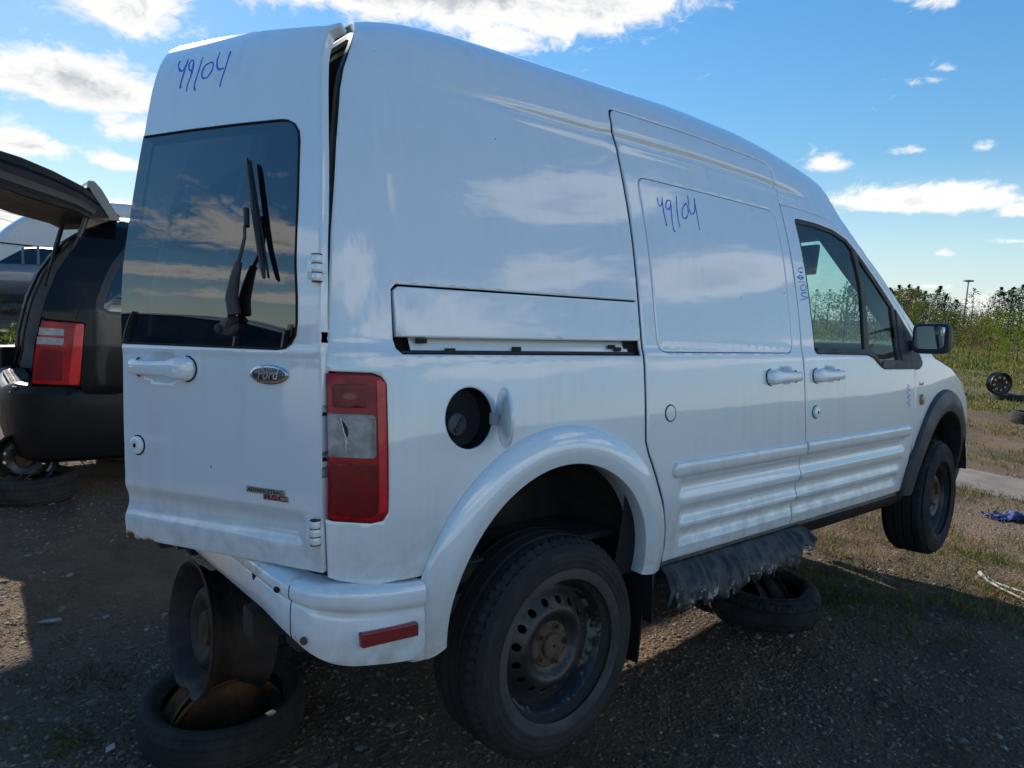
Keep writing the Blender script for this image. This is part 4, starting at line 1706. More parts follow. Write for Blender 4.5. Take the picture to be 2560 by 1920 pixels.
def edisp(u, z):
    d = 0.
    # long pressed scoop low on the door
    if 1.135 < z < 1.222 and u > .02:
        t = (z - 1.135) / .087
        d += .012 * math.sin(PI * t) ** 1.2 * sm(.022, .06, u)
    # bowl behind the pull handle
    rr = ((u - .495) / .085) ** 2 + ((z - 1.532) / .042) ** 2
    if rr < 1:
        d += .017 * (1 - rr) ** 1.2
    # fold under the window
    d += -.003 * math.exp(-((z - 1.578) / .008) ** 2)
    return d


def rear_P(theta, sgn=1, off=0.0, dfn=edisp):
    ct, st_ = math.cos(theta), math.sin(theta)

    def P(u, z):
        e = lerp_tab(ETAB, z) + (dfn(u, z) if dfn else 0.) - off
        # the door is slightly crowned across its width
        e -= .004 * math.sin(min(max(u / .83, 0), 1) * PI / 2) ** 1
        return (HX + e * ct - u * st_, sgn * (HY + e * st_ + u * ct), z)
    return P


TH = R(25.0)
RD = rear_P(TH)
DOOR_R = [(-.005, 1.085), (.12, 1.084), (.30, 1.082), (.50, 1.080), (.655, 1.078), (.658, 1.14), (.652, 1.20), (.650, 1.25), (.653, 1.40), (.653, 1.57), (.6535, 1.592),
          (.655, 1.64), (.657, 1.88), (.660, 2.13), (.664, 2.20), (.668, 2.29), (.674, 2.355), (.684, 2.405), (.66, 2.425), (.53, 2.418), (.33, 2.395), (.16, 2.366), (.093, 2.354), (.055, 2.353), (.053, 2.344), (.082, 2.334), (.084, 2.30), (.080, 2.26), (.069, 2.20), (.052, 2.115), (.036, 2.03), (.023, 1.95), (.013, 1.88), (.004, 1.80), (-.001, 1.743), (-.006, 1.54), (-.008, 1.336)]
RWIN = [(.70, 2.138), (.477, 2.134), (.314, 2.128), (.17, 2.120)] + [(.150, 2.116), (.128, 2.104), (.113, 2.085), (.106, 2.06)] + [(.086, 1.92), (.072, 1.78), (.063, 1.70), (.062, 1.645), (.066, 1.615), (.078, 1.597), (.095, 1.587), (.12, 1.584), (.30, 1.587), (.70, 1.593)]


def rdoor_attr(u, z):
    r_ = 0.
    if u > .38:
        edge_ = sm(.03, .0, z - 1.079)
        r_ = .50 * edge_ * sm(.38, .62, u)
        r_ += .42 * math.exp(-(((u - .635) / .022) ** 2 + ((z - 1.092) / .016) ** 2))
        r_ += .34 * math.exp(-(((u - .56) / .03) ** 2 + ((z - 1.082) / .018) ** 2)) + .36 * math.exp(-(((u - .46) / .035) ** 2 + ((z - 1.08) / .016) ** 2))
    if u > .62:
        r_ += .25 * math.exp(-(((z - 1.44) / .03) ** 2 + ((u - .655) / .006) ** 2))
    return {'rust': r_, 'grime': .6 * (1 - sm(1.08, 1.26, z)) + .35 * math.exp(-(((u - .592) / .02) ** 2 + ((z - 1.28) / .03) ** 2))}


rdoor_outline = [q for q in DOOR_R if q[0] > -.1]
# the window runs out to the free edge of the door, so it is a notch in the outline
i0 = next(i for i, q in enumerate(DOOR_R) if q == (.6535, 1.592))
i1 = next(i for i, q in enumerate(DOOR_R) if q == (.660, 2.13))
notch = [(.6535, 1.592)] + [q for q in RWIN[::-1] if q[0] < .65] + [(.660, 2.137)]
rd_poly = DOOR_R[:i0] + notch + DOOR_R[i1 + 1:]
rear_door = panel('rear_door', rd_poly, RD, WHITE, van, step=(.014, .0090), edge=.005, roll=.004, thick=.022, flip=True, attr=rdoor_attr, maxseg=.012)
REARGLASS = glass('dark_rear_glass', (.022, .025, .030), 2.0, 0.0, .02)
gl_poly = [(.656, 1.5925), (.658, 1.88), (.661, 2.137)] + [q for q in RWIN if q[0] < .65]
rglass = panel('rear_window', offset_poly(gl_poly, .001), rear_P(TH, 1, -.001, None), REARGLASS, rear_door, step=(.08, .05), edge=0, thick=.006, flip=True, no_rim=True)
gt = MB()
P_ = rear_P(TH, 1, .0005, None)
gt.tube([P_(u, z) for u, z in [(.655, 2.1375)] + [q for q in RWIN if q[0] < .65] + [(.652, 1.5925)]], .0026, 6)
gt.build('window_seal', HOLE, rear_door)
# the inner face of the door
panel('door_inner_skin', offset_poly(DOOR_R, .008), rear_P(TH, 1, -.024, None), CABIN, rear_door, holes=[offset_poly(gl_poly, .02)], step=(.08, .05), edge=0, no_rim=True)


def door_frame_at(u, z, off=0.0, theta=TH):
    f = rear_P(theta, 1, off, None)
    h = .003
    q = Vector(f(u, z))
    a = (Vector(f(u - h, z)) - Vector(f(u + h, z))).normalized()      # towards the hinge: image right
    b = (Vector(f(u, z + h)) - Vector(f(u, z - h))).normalized()
    return q, a, b, a.cross(b).normalized()


q, a_, b_, n_ = door_frame_at(.492, 1.531)
strap_handle('door_handle', q, a_, b_, n_, .222, rear_door, fat=1)
q, a_, b_, n_ = door_frame_at(.592, 1.330)
o = disc_cap('lock_cylinder', q, a_, b_, n_, .0235, .0235, .010, WHITE, rear_door)
ring_tube('joint', q + n_ * .001, a_, b_, .0247, .0247, .0018, HOLE, o)
disc_cap('keyhole', q + n_ * .0108, a_, b_, n_, .0055, .0065, .001, HOLE, o, n=12)
# oval maker's badge
q, a_, b_, n_ = door_frame_at(.1415, 1.5255)
badge = disc_cap('oval_badge', q, a_, b_, n_, .0585, .0225, .006, CHROME, rear_door, dome=True, n=48)
disc_cap('badge_field', q + n_ * .0058, a_, b_, n_, .050, .0165, .0016, BADGEBLUE, badge, dome=False, n=48)
ring_tube('badge_ring', q + n_ * .0078, a_, b_, .0465, .0145, .0007, CHROME, badge, n=48)


def place_text(name, body_, size, q, a, b, n, mat, parent, **kw):
    me = text_mesh(body_, size, **kw)
    Mx = Matrix((a, b, n)).transposed().to_4x4()
    Mx.translation = q
    me.transform(Mx)
    return link(name, me, parent, mat)


place_text('badge_lettering', 'Ford', .034, q + n_ * .0084, a_, b_, n_, CHROME, badge, extrude=.0006, shear=.35, bold=.0003, width=.066)
# stability-control badge
q, a_, b_, n_ = door_frame_at(.154, 1.2555)
PLATE = simple('badge_grey_plate', (.36, .35, .33), .4, metal=.6)
bp = MB(); Mx = Matrix((a_, n_, b_)).transposed()
bp.box(q + n_ * .001, (.118, .003, .0145), rot=Mx, bevel=.001)
plate = bp.build('stability_badge', PLATE, rear_door)
place_text('badge_lettering', 'ADVANCETRAC', .0125, q + n_ * .0026, a_, b_, n_, DARKTRIM, plate, extrude=.0004, bold=.0002, width=.108)
q, a_, b_, n_ = door_frame_at(.123, 1.2425)
bp = MB(); bp.box(q + n_ * .001, (.076, .003, .0125), rot=Mx, bevel=.001)
plate = bp.build('stability_badge', PLATE, rear_door)
place_text('badge_lettering', 'RSC', .0165, q + n_ * .0026, a_, b_, n_, BADGERED, plate, extrude=.0005, bold=.0006, width=.068)

# hinges
for z0, h_ in ((1.762, .060), (1.180, .056)):
    q = Vector(rear_P(TH, 1, 0, None)(.006, z0)) + Vector((-.006, -.008, 0))
    hg = MB()
    for k, (dz, hh) in enumerate(((.32, .30), (0, .34), (-.32, .30))):
        hg.lathe([(.001, -hh * h_ / 2), (.0105, -hh * h_ / 2), (.0115, -hh * h_ / 2 + .002), (.0115, hh * h_ / 2 - .002), (.0105, hh * h_ / 2), (.001, hh * h_ / 2)], 14, 'Z', (q.x, q.y, q.z + dz * h_))
    hg.box((q.x + .010, q.y + .001, q.z), (.022, .012, h_ * .36), rot=R(20), bevel=.002)
    hg.box((q.x - .002, q.y + .013, q.z), (.012, .026, h_ * .8), rot=R(25), bevel=.002)
    hinge_o = hg.build('hinge', WHITE, rear_door, sharp=40)
    for dz in (.165, -.165, .49, -.49):
        gp = MB(); gp.lathe([(.001, -.0016), (.0117, -.0012), (.0117, .0012), (.001, .0016)], 14, 'Z', (q.x, q.y, q.z + dz * h_))
        gp.build('hinge_gap', RUST, hinge_o)

# wiper lifted off its park position: arm, elbow and blade
fO = lambda u, z, off: Vector(rear_P(TH, 1, off, None)(u, z))
wp = MB()
wp.tube([fO(.236, 1.662, .014), fO(.242, 1.700, .018), fO(.232, 1.745, .020), fO(.221, 1.782, .022)], [.015, .0145, .0115, .0085], 12)
wp.tube([fO(.262, 1.634, .010), fO(.240, 1.655, .014)], [.012, .014], 10)
wp.tube([fO(.221, 1.782, .022), fO(.209, 1.815, .026), fO(.203, 1.838, .028), fO(.206, 1.862, .030)], [.0045, .0045, .004, .004], 8)
wiper = wp.build('wiper_arm', PLASTIC, rear_door)
wb = MB()
p0, p1 = fO(.2405, 2.030, .020), fO(.140, 1.742, .022)
wb.tube([p0 + (p1 - p0) * t for t in (0, .03, .12, .5, .86, .97, 1)], [.002, .005, .0066, .0076, .0066, .005, .003], 6)
pa, pb = fO(.2385, 2.026, .011), fO(.136, 1.744, .012)
wb.tube([pa, pa + (pb - pa) * .5, pb], [.003, .004, .003], 5)
wb.tube([fO(.213, 1.905, .026), fO(.201, 1.862, .028)], .007, 8)
wb.build('wiper_blade', DARKTRIM, wiper)
piv = MB()
q, a_, b_, n_ = door_frame_at(.262, 1.634)
disc_cap('wiper_pivot', q, a_, b_, n_, .026, .022, .016, PLASTIC, rear_door)
disc_cap('wiper_nut_hole', fO(.283, 1.629, .019), a_, b_, n_, .011, .011, .004, DARKTRIM, rear_door, n=16)
# left half-door, shut
LD_ = [(.02, 1.085), (1.02, 1.080), (1.024, 1.40), (1.024, 1.60), (1.024, 2.405), (.9, 2.418), (.4, 2.395), (.20, 2.34), (.14, 2.25), (.06, 2.005), (.03, 1.846), (.004, 1.54)]
ld = panel('left_rear_door', LD_, rear_P(0.0, -1), WHITE, van, holes=[round_poly([(.11, 2.11), (.98, 2.13), (.98, 1.60), (.09, 1.59)], .05)], step=(.05, .02), thick=.045)
panel('rear_window', round_poly([(.105, 2.115), (.985, 2.135), (.985, 1.595), (.085, 1.585)], .05), rear_P(0.0, -1, -.001, None), REARGLASS, ld, step=(.1, .06), edge=0, no_rim=True)

# rubber seals, return coloured dark for gap shade round the rear opening, following the body's own edge
RE = [(x, s_) for x, s_ in [(-.690, .42), (-.697, .60), (-.697, .85), (-.669, 1.167), (-.639, 1.392), (-.609, 1.585), (-.592, 1.66), (-.570, 1.72), (-.545, 1.78), (-.515, 1.86), (-.49, 1.95), (-.462, 2.15), (-.448, 2.3), (-.445, SMAX - .002)]]
sl = MB(); fr = MB()
for sg_ in (1, -1):
    sl.tube([make_side(sg_, -.040, None)(x + .012, s_) for x, s_ in RE], .014, 8)
    vs, fs = [], []
    for x, s_ in RE:
        vs += [make_side(sg_, -.003, None)(x + .002, s_), make_side(sg_, -.030, None)(x + .012, s_), make_side(sg_, -.060, None)(x + .03, s_), make_side(sg_, -.062, None)(x + .30, s_)]
    for i in range(len(RE) - 1):
        for k in range(3):
            fs.append((i * 4 + k, i * 4 + k + 1, (i + 1) * 4 + k + 1, (i + 1) * 4 + k))
    fr.add(vs, fs)
sl.build('door_seal', DARKTRIM, van)
fr.build('rear_pillar', simple('gap_shade_grey', (.03, .032, .036), .6, var=.2), van)

# ---- rear bumper, one piece from wing to wing
path = [(-.470, -.906), (-.53, -.910), (-.60, -.908), (-.66, -.898), (-.705, -.880), (-.742, -.852), (-.770, -.815), (-.788, -.77), (-.797, -.70), (-.803, -.60), (-.808, -.40), (-.810, -.20), (-.810, 0.)]
zlo = [.838, .846, .858, .868, .882, .905, .935, .957, .974, .980, .985, .987, .988]
zhi = [1.030, 1.036, 1.044, 1.052, 1.058, 1.062, 1.066, 1.072, 1.080, 1.086, 1.090, 1.092, 1.093]
full = [(x, y, a, b) for (x, y), a, b in zip(path, zlo, zhi)]
full += [(x, -y, a, b) for (x, y, a, b) in full[::-1][1:]]
# smoother path
dense = []
for i in range(len(full) - 1):
    p0 = full[max(i - 1, 0)]; p1 = full[i]; p2 = full[i + 1]; p3 = full[min(i + 2, len(full) - 1)]
    for k in range(4):
        t = k / 4
        dense.append([.5 * ((2 * b) + (-a + c_) * t + (2 * a - 5 * b + 4 * c_ - d) * t * t + (-a + 3 * b - 3 * c_ + d) * t ** 3) for a, b, c_, d in zip(p0, p1, p2, p3)])
dense.append(list(full[-1]))
vs, fs = [], []
cs_ = [(-.075, 1.02), (-.03, 1.01), (-.012, 1.0), (-.003, .965), (0.0, .91), (.001, .80), (-.001, .735), (-.007, .705), (-.009, .67), (-.006, .62), (-.004, .4), (-.005, .12), (-.010, .03), (-.022, 0.0), (-.045, .02)]
for i, (x, y, a, b) in enumerate(dense):
    p0 = dense[max(i - 1, 0)]; p1 = dense[min(i + 1, len(dense) - 1)]
    tx, ty = p1[0] - p0[0], p1[1] - p0[1]
    L = math.hypot(tx, ty)
    ox, oy = -ty / L, tx / L          # outward
    if ox * -1 + 0 < 0 and oy * y < 0:
        ox, oy = -ox, -oy
    if (ox * (x + .3) + oy * y) < 0:
        ox, oy = -ox, -oy
    fd = min(1., i / 3, (len(dense) - 1 - i) / 3)
    for (o_, h_) in cs_:
        oo = o_ if o_ > -.02 else o_ * (.35 + .65 * fd)
        vs.append((x + ox * oo, y + oy * oo, a + (b - a) * h_))
m_ = len(cs_)
for i in range(len(dense) - 1):
    for j in range(m_ - 1):
        fs.append((i * m_ + j, (i + 1) * m_ + j, (i + 1) * m_ + j + 1, i * m_ + j + 1))
bumper = MB().add(vs, fs).build('rear_bumper', WHITE, van, sharp=40)
me = bumper.data
at_g = me.attributes.new('grime', 'FLOAT', 'POINT'); at_r = me.attributes.new('rust', 'FLOAT', 'POINT')
for i, v in enumerate(me.vertices):
    x, y, z = v.co
    gq = .65 * (1 - sm(.84, .98, z)) + .22
    rq = 0.
    for (yy, zz, rr, k) in ((-.70, 1.06, .045, .42), (-.80, 1.07, .03, .36), (-.62, 1.085, .05, .45), (-.83, .94, .025, .45), (-.69, .99, .03, .30)):
        rq += k * math.exp(-(((y - yy) / rr) ** 2 + ((z - zz) / rr) ** 2))
    at_g.data[i].value = gq; at_r.data[i].value = min(rq, .6)
# seam of the corner cap, holes, reflector
def bump_pt(i, k, off=.0):
    return Vector(vs[i * m_ + k])
sid = 26
mbx = MB(); mbx.tube([bump_pt(24, k) for k in range(3, 13)], .0012, 5)
mbx.build('cap_seam', HOLE, bumper)
for (i, k, w, h_) in ((34, 8, .012, .034), (27, 5, .014, .014)):
    c = bump_pt(i, k)
    hl = MB()
    hl.sphere(tuple(c), .5, 12, 8, (w, w * 1.6, h_))
    hl.build('mounting_hole', simple('rusty_hole', (.03, .012, .006), .9), bumper)
c = Vector(vs[21 * m_ + 11])
sc_ = disc_cap('bumper_screw', c + Vector((-.002, -.004, .01)), Vector((.6, -.8, 0)), Vector((0, 0, 1)), Vector((-.8, -.6, 0)), .009, .009, .004, RUSTLIGHT, bumper, n=12)
rf = MB()
vr = []
for (x, z) in ((-.643, .951), (-.497, .944), (-.497, .911), (-.640, .916)):
    yb = lerp_tab(sorted((p_[0], p_[1]) for p_ in path[:5]), x)
    vr += [(x, yb - .011, z), (x, yb + .01, z)]
rf.add(vr, [(0, 2, 4, 6), (1, 7, 5, 3), (0, 1, 3, 2), (2, 3, 5, 4), (4, 5, 7, 6), (6, 7, 1, 0)])
ro = rf.build('side_reflector', REDPLAIN, bumper, smooth=False)
bv = ro.modifiers.new('bevel', 'BEVEL'); bv.width = .004; bv.segments = 2

# ---- sill, torn side skirt, underside
si = MB()
vs_, fs_ = [], []
for i in range(24):
    x = .44 + (2.50 - .44) * i / 23
    base = make_side(1, 0, None)
    for (s, d) in ((.192, -.012), (.175, .0), (.13, -.004), (.105, -.02), (.10, -.09), (.16, -.10)):
        q = make_side(1, d if d > -.03 else -.02, None)(x, s)
        vs_.append((q[0], q[1] + (0 if d > -.03 else -d), q[2]))
for i in range(23):
    for j in range(5):
        fs_.append((i * 6 + j, (i + 1) * 6 + j, (i + 1) * 6 + j + 1, i * 6 + j + 1))
sill = si.add(vs_, fs_).build('sill', DARKTRIM, van)
mirror_mesh(sill, 'sill')
def torn_material():
    ma, t, b = principled('torn_black_plastic')
    g = G(t)
    tc = N(t, 'ShaderNodeTexCoord')
    at = N(t, 'ShaderNodeAttribute', attribute_name='scuff')
    n1 = g.noise(tc.outputs['Object'], 13, 6, .7, .6)
    n2 = g.noise(tc.outputs['Object'], 60, 5, .7, 1.0)
    c = g.mix(g.mr(n1, .4, .65), (.020, .020, .022), (.055, .054, .055))
    v = g.m('ADD', g.m('MULTIPLY', g.mr(at.outputs['Fac'], .25, .95), .16), g.m('ADD', g.m('MULTIPLY', n1, .55), g.m('MULTIPLY', n2, .45)))
    c = g.mix(g.mr(v, .68, .73), c, (.42, .43, .44))
    t.links.new(c, b.inputs['Base Color'])
    b.inputs['Roughness'].default_value = .55
    bn = N(t, 'ShaderNodeBump'); bn.inputs['Strength'].default_value = .6; bn.inputs['Distance'].default_value = .01
    t.links.new(n1, bn.inputs['Height']); t.links.new(bn.outputs[0], b.inputs['Normal'])
    return ma


# skirt torn loose and hanging outwards, ragged along the bottom
TORN = torn_material()
rnd = random.Random(5)
n_x, n_t = 150, 14
TEETH = [rnd.choice((0, 0, .006, -.012, -.02, .012, -.006)) for _ in range(40)]
vs_, fs_ = [], []
low = _dense([(.40, .79), (.425, .770), (.445, .80), (.470, .770), (.490, .728), (.55, .738), (.61, .752), (.66, .742), (.76, .744), (.765, .760), (.80, .748), (.854, .752), (.93, .756), (1.036, .754), (1.10, .760), (1.18, .756), (1.249, .760), (1.286, .79), (1.33, .79), (1.37, .80), (1.40, .825)], 4)
for i in range(n_x + 1):
    t = i / n_x
    xt = .482 + (1.385 - .482) * t
    xb = .405 + (1.372 - .405) * t
    zb = lerp_tab(low, xb) + .012 * noise.noise((xb * 30, 0, 0)) + .008 * noise.noise((xb * 90, 3, 0)) + TEETH[int(xb * 33) % 40]
    for j in range(n_t + 1):
        w = j / n_t
        x = xt + (xb - xt) * w
        z = .868 + (zb - .868) * w ** 1.15
        y = -.853 - .085 * math.sin(w * PI * .62) - .008 * w * math.sin(x * 23 + 1.2 * math.sin(x * 9)) - .010 * noise.noise((x * 14, w * 3, 1)) - .008 * noise.noise((x * 40, w * 6, 2))
        vs_.append((x, y, z))
for i in range(n_x):
    for j in range(n_t):
        fs_.append((i * (n_t + 1) + j, (i + 1) * (n_t + 1) + j, (i + 1) * (n_t + 1) + j + 1, i * (n_t + 1) + j + 1))
tm = mesh_from(vs_, fs_)
torn = link('torn_side_skirt', tm, van, TORN)
torn['label'] = 'torn black plastic side skirt hanging from the sill'
sol = torn.modifiers.new('thick', 'SOLIDIFY'); sol.thickness = .003
at_ = tm.attributes.new('scuff', 'FLOAT', 'POINT')
at_.data.foreach_set('value', [float((i % (n_t + 1)) / n_t) for i in range(len(vs_))])

ub = MB()
ub.box((1.30, 0, .89), (3.85, 1.52, .05))
ub.box((-.30, 0, .965), (.70, 1.50, .05))
for sg_ in (1, -1):
    ub.box((.9, sg_ * .52, .83), (3.1, .09, .10), bevel=.012)
    ub.box((-.45, sg_ * .50, .87), (.62, .08, .08), bevel=.012)
ub.box((-.74, 0, 1.045), (.04, 1.40, .07), bevel=.01)
ub.tube([(0, -.70, .728), (0, .70, .728)], .038, 12)
for sg_ in (1, -1):
    ub.tube([(-.62, sg_ * .55, .90), (-.3, sg_ * .55, .815), (0, sg_ * .55, .775), (.3, sg_ * .55, .80), (.62, sg_ * .55, .88)], .022, 8)
ub.tube([(2.912, -.70, .784), (2.912, .70, .784)], .03, 10)
ub.box((2.9, 0, .92), (.8, .9, .12), bevel=.03)
ub.tube([(2.4, .15, .80), (1.2, .2, .79), (.5, .25, .80), (-.1, .28, .83), (-.7, .45, .85)], .028, 8)
ub.tube([(.75, .22, .80), (.25, .25, .80)], .085, 14)
ub.build('underbody', LINER, van)
cf = MB(); cf.box((.30, 0, .985), (1.9, 1.5, .02)); cf.build('cargo_floor', simple('cargo_floor_mat', (.05, .05, .05), .9, var=.3), van)
mf = MB(); mf.box((.415, -.77, .80), (.012, .22, .20), bevel=.004); mf.box((.40, -.76, .66), (.010, .17, .20), rot=Matrix.Rotation(R(8), 3, 'Y'), bevel=.003); mf.build('mud_flap', DARKTRIM, van)

# ---- numbers written on the doors with blue marker
def ink(name, strokes, P, parent, w=.0022):
    mb = MB()
    for st_ in strokes:
        # smooth the stroke
        d = _dense(st_, 5) if len(st_) > 2 else [st_[0], st_[1]]
        pts = [Vector(P(a, b)) for a, b in d]
        nr = []
        for (a, b) in d:
            h = .002
            da = Vector(P(a + h, b)) - Vector(P(a - h, b)); db = Vector(P(a, b + h)) - Vector(P(a, b - h))
            nr.append(da.cross(db).normalized())
        vs, fs = [], []
        for i, q in enumerate(pts):
            t = (pts[min(i + 1, len(pts) - 1)] - pts[max(i - 1, 0)]).normalized()
            sd_ = t.cross(nr[i]).normalized()
            wv_ = w * 1.25 * (.85 + .5 * noise.noise((q.x * 60, q.y * 60, q.z * 60)))
            vs += [q + sd_ * wv_, q - sd_ * wv_]
        for i in range(len(pts) - 1):
            fs.append((2 * i, 2 * i + 1, 2 * i + 3, 2 * i + 2))
        mb.add(vs, fs)
    return mb.build(name, INK, parent, sharp=80)
INK1= [[(0.589, 2.346), (0.587, 2.331), (0.574, 2.315), (0.561, 2.311), (0.556, 2.327), (0.557, 2.345)], [(0.557, 2.345), (0.553, 2.308), (0.553, 2.275), (0.55, 2.258)], [(0.532, 2.336), (0.542, 2.338), (0.544, 2.324), (0.536, 2.31), (0.525, 2.306), (0.524, 2.32), (0.532, 2.336)], [(0.532, 2.336), (0.521, 2.295), (0.525, 2.263), (0.523, 2.244)], [(0.5, 2.341), (0.496, 2.298), (0.498, 2.265), (0.495, 2.249), (0.489, 2.244)], [(0.458, 2.317), (0.477, 2.311), (0.481, 2.292), (0.474, 2.276), (0.458, 2.273), (0.446, 2.289), (0.447, 2.309), (0.459, 2.319)], [(0.439, 2.344), (0.438, 2.321), (0.43, 2.299), (0.417, 2.289), (0.402, 2.291)], [(0.399, 2.339), (0.397, 2.29), (0.401, 2.256), (0.401, 2.238)]]
INK2= [[(0.493, 1.418), (0.49, 1.398), (0.498, 1.39), (0.511, 1.404), (0.516, 1.423)], [(0.516, 1.423), (0.512, 1.375), (0.515, 1.322)], [(0.561, 1.417), (0.54, 1.414), (0.528, 1.389), (0.545, 1.386), (0.561, 1.411)], [(0.561, 1.417), (0.551, 1.358), (0.55, 1.315), (0.559, 1.31)], [(0.597, 1.439), (0.586, 1.374), (0.587, 1.326)], [(0.645, 1.421), (0.62, 1.396), (0.612, 1.369), (0.629, 1.364), (0.649, 1.386), (0.652, 1.413), (0.643, 1.42)], [(0.666, 1.452), (0.66, 1.408), (0.667, 1.385), (0.691, 1.4), (0.702, 1.447)], [(0.7, 1.446), (0.7, 1.384), (0.699, 1.331)]]
INK3= [[(1.387, 1.254), (1.358, 1.249), (1.346, 1.239), (1.358, 1.234), (1.387, 1.237)], [(1.387, 1.237), (1.362, 1.23)], [(1.386, 1.213), (1.364, 1.22), (1.339, 1.212), (1.36, 1.203), (1.386, 1.212)], [(1.386, 1.212), (1.334, 1.21)], [(1.334, 1.192), (1.401, 1.195)], [(1.353, 1.174), (1.379, 1.183), (1.396, 1.177), (1.393, 1.165), (1.368, 1.157), (1.351, 1.162), (1.353, 1.174)], [(1.395, 1.15), (1.356, 1.146), (1.354, 1.136), (1.4, 1.13)], [(1.405, 1.132), (1.37, 1.122), (1.341, 1.118)]]
INK4= [[(2.322, 0.747), (2.354, 0.74), (2.322, 0.729), (2.357, 0.718), (2.318, 0.706), (2.362, 0.693), (2.321, 0.682), (2.362, 0.669), (2.325, 0.657), (2.354, 0.647), (2.33, 0.633)]]
ink('marker_writing', INK1, rear_P(TH, 1, .0006, edisp), rear_door)
ink('marker_writing', INK2, make_side(1, .0011, None), slide_door)
ink('marker_writing', INK3, make_side(1, .0006, None), front_door, .0018)
ink('marker_writing', INK4, make_side(1, .0006, None), front_door, .0016)
# ================================================================== wheels, loose tyres and rims
def tyre_mesh(Ro, W, ri, nseg=160, tread=True, lug=64, flat=0.0, deep=.007, bulge=.012):
    """tyre round the y axis; shoulder lugs and circumferential grooves are modelled"""
    hw = W / 2
    # right bead to left bead
    pr = [(ri - .006, -hw + .022), (ri + .004, -hw + .012), (ri + .012, -hw + .004), (ri + .02, -hw - .002), (ri + (Ro - ri) * .38, -hw - bulge * .75), (ri + (Ro - ri) * .58, -hw - bulge), (ri + (Ro - ri) * .76, -hw - bulge * .5), (ri + (Ro - ri) * .86, -hw + .004), (Ro - .016, -hw + .010), (Ro - .007, -hw + .018)]
    ys = [-hw + .026, -hw + .034, -hw + .042, -hw * .50, -hw * .46, -hw * .40, -hw * .36, -.006, -.003, .003, .006]
    ys = ys + [-y for y in ys[:7]][::-1]
    top = [(Ro - .0035 * (y / hw) ** 2, y) for y in ys]
    prof_ = pr + top + [(r_, -y) for (r_, y) in pr[::-1]]
    vs, fs = [], []
    nT0, nT1 = len(pr) - 2, len(pr) + len(top) + 2
    for k in range(nseg):
        a = 2 * PI * k / nseg
        for j, (r_, y) in enumerate(prof_):
            if tread and nT0 <= j < nT1:
                w = abs(y) / hw
                groove = 0.
                for gy in (.43, 0.0):
                    if abs(w - gy) < .035:
                        groove = deep
                ph = (a * lug / (2 * PI) + .35 * w * (1 if y > 0 else -1) + (.5 if y > 0 else 0)) % 1.0
                if w > .55 and ph < .30:
                    groove = max(groove, deep * (.9 if w > .62 else .5))
                elif w <= .55 and w > .08 and ((ph * 2) % 1.0) < .16:
                    groove = max(groove, deep * .45)
                r_ = r_ - groove
            vs.append((r_ * math.cos(a), y, r_ * math.sin(a)))
    m_ = len(prof_)
    for k in range(nseg):
        k2 = (k + 1) % nseg
        for j in range(m_ - 1):
            fs.append((k * m_ + j, k2 * m_ + j, k2 * m_ + j + 1, k * m_ + j + 1))
    return mesh_from(vs, fs, True, 38)


def rim_barrel_mesh(rl, W, n=72, dent=0.0, seed=1):
    """open steel barrel with two flanges and a drop centre, round the y axis"""
    hw = W / 2
    pr = [(rl - .006, -hw + .004), (rl, -hw - .001), (rl + .006, -hw + .002), (rl + .006, -hw + .006), (rl - .002, -hw + .008), (rl - .012, -hw + .016), (rl - .016, -hw + .036), (rl - .020, -hw + .042), (rl - .040, -hw + .066), (rl - .042, hw - .075), (rl - .020, hw - .050), (rl - .014, hw - .020), (rl - .002, hw - .008), (rl + .006, hw - .003), (rl, hw + .001),
          (rl - .006, hw - .003), (rl - .017, hw - .020), (rl - .023, hw - .050), (rl - .045, hw - .073), (rl - .043, -hw + .068), (rl - .023, -hw + .044), (rl - .019, -hw + .018)]
    vs, fs = [], []
    for k in range(n):
        a = 2 * PI * k / n
        for (r_, y) in pr:
            d = dent * math.exp(-((((a - 4.9 + PI) % (2 * PI)) - PI) / .28) ** 2) if dent else 0
            vs.append(((r_ - d) * math.cos(a), y + d * .4 * (1 if y < 0 else 0), (r_ - d) * math.sin(a)))
    m_ = len(pr)
    for k in range(n):
        k2 = (k + 1) % n
        for j in range(m_):
            j2 = (j + 1) % m_
            fs.append((k * m_ + j, k2 * m_ + j, k2 * m_ + j2, k * m_ + j2))
    return mesh_from(vs, fs, True, 40)


def wheel_disc(parent, r_max, hprof, nh, rh, hole_r, mat, name='wheel_disc'):
    out = [(r_max * math.cos(2 * PI * k / 60), r_max * math.sin(2 * PI * k / 60)) for k in range(60)]
    holes = []
    for k in range(nh):
        a = 2 * PI * (k + .3) / nh
        holes.append([(rh * math.cos(a) + hole_r * math.cos(2 * PI * j / 14), rh * math.sin(a) + hole_r * math.sin(2 * PI * j / 14)) for j in range(14)])

    def P(a, b):
        return (a, lerp_tab(hprof, math.hypot(a, b)), b)
    return panel(name, out, P, mat, parent, holes=holes, step=(.011, .011), edge=.002, roll=.001, thick=.005, maxseg=.012)


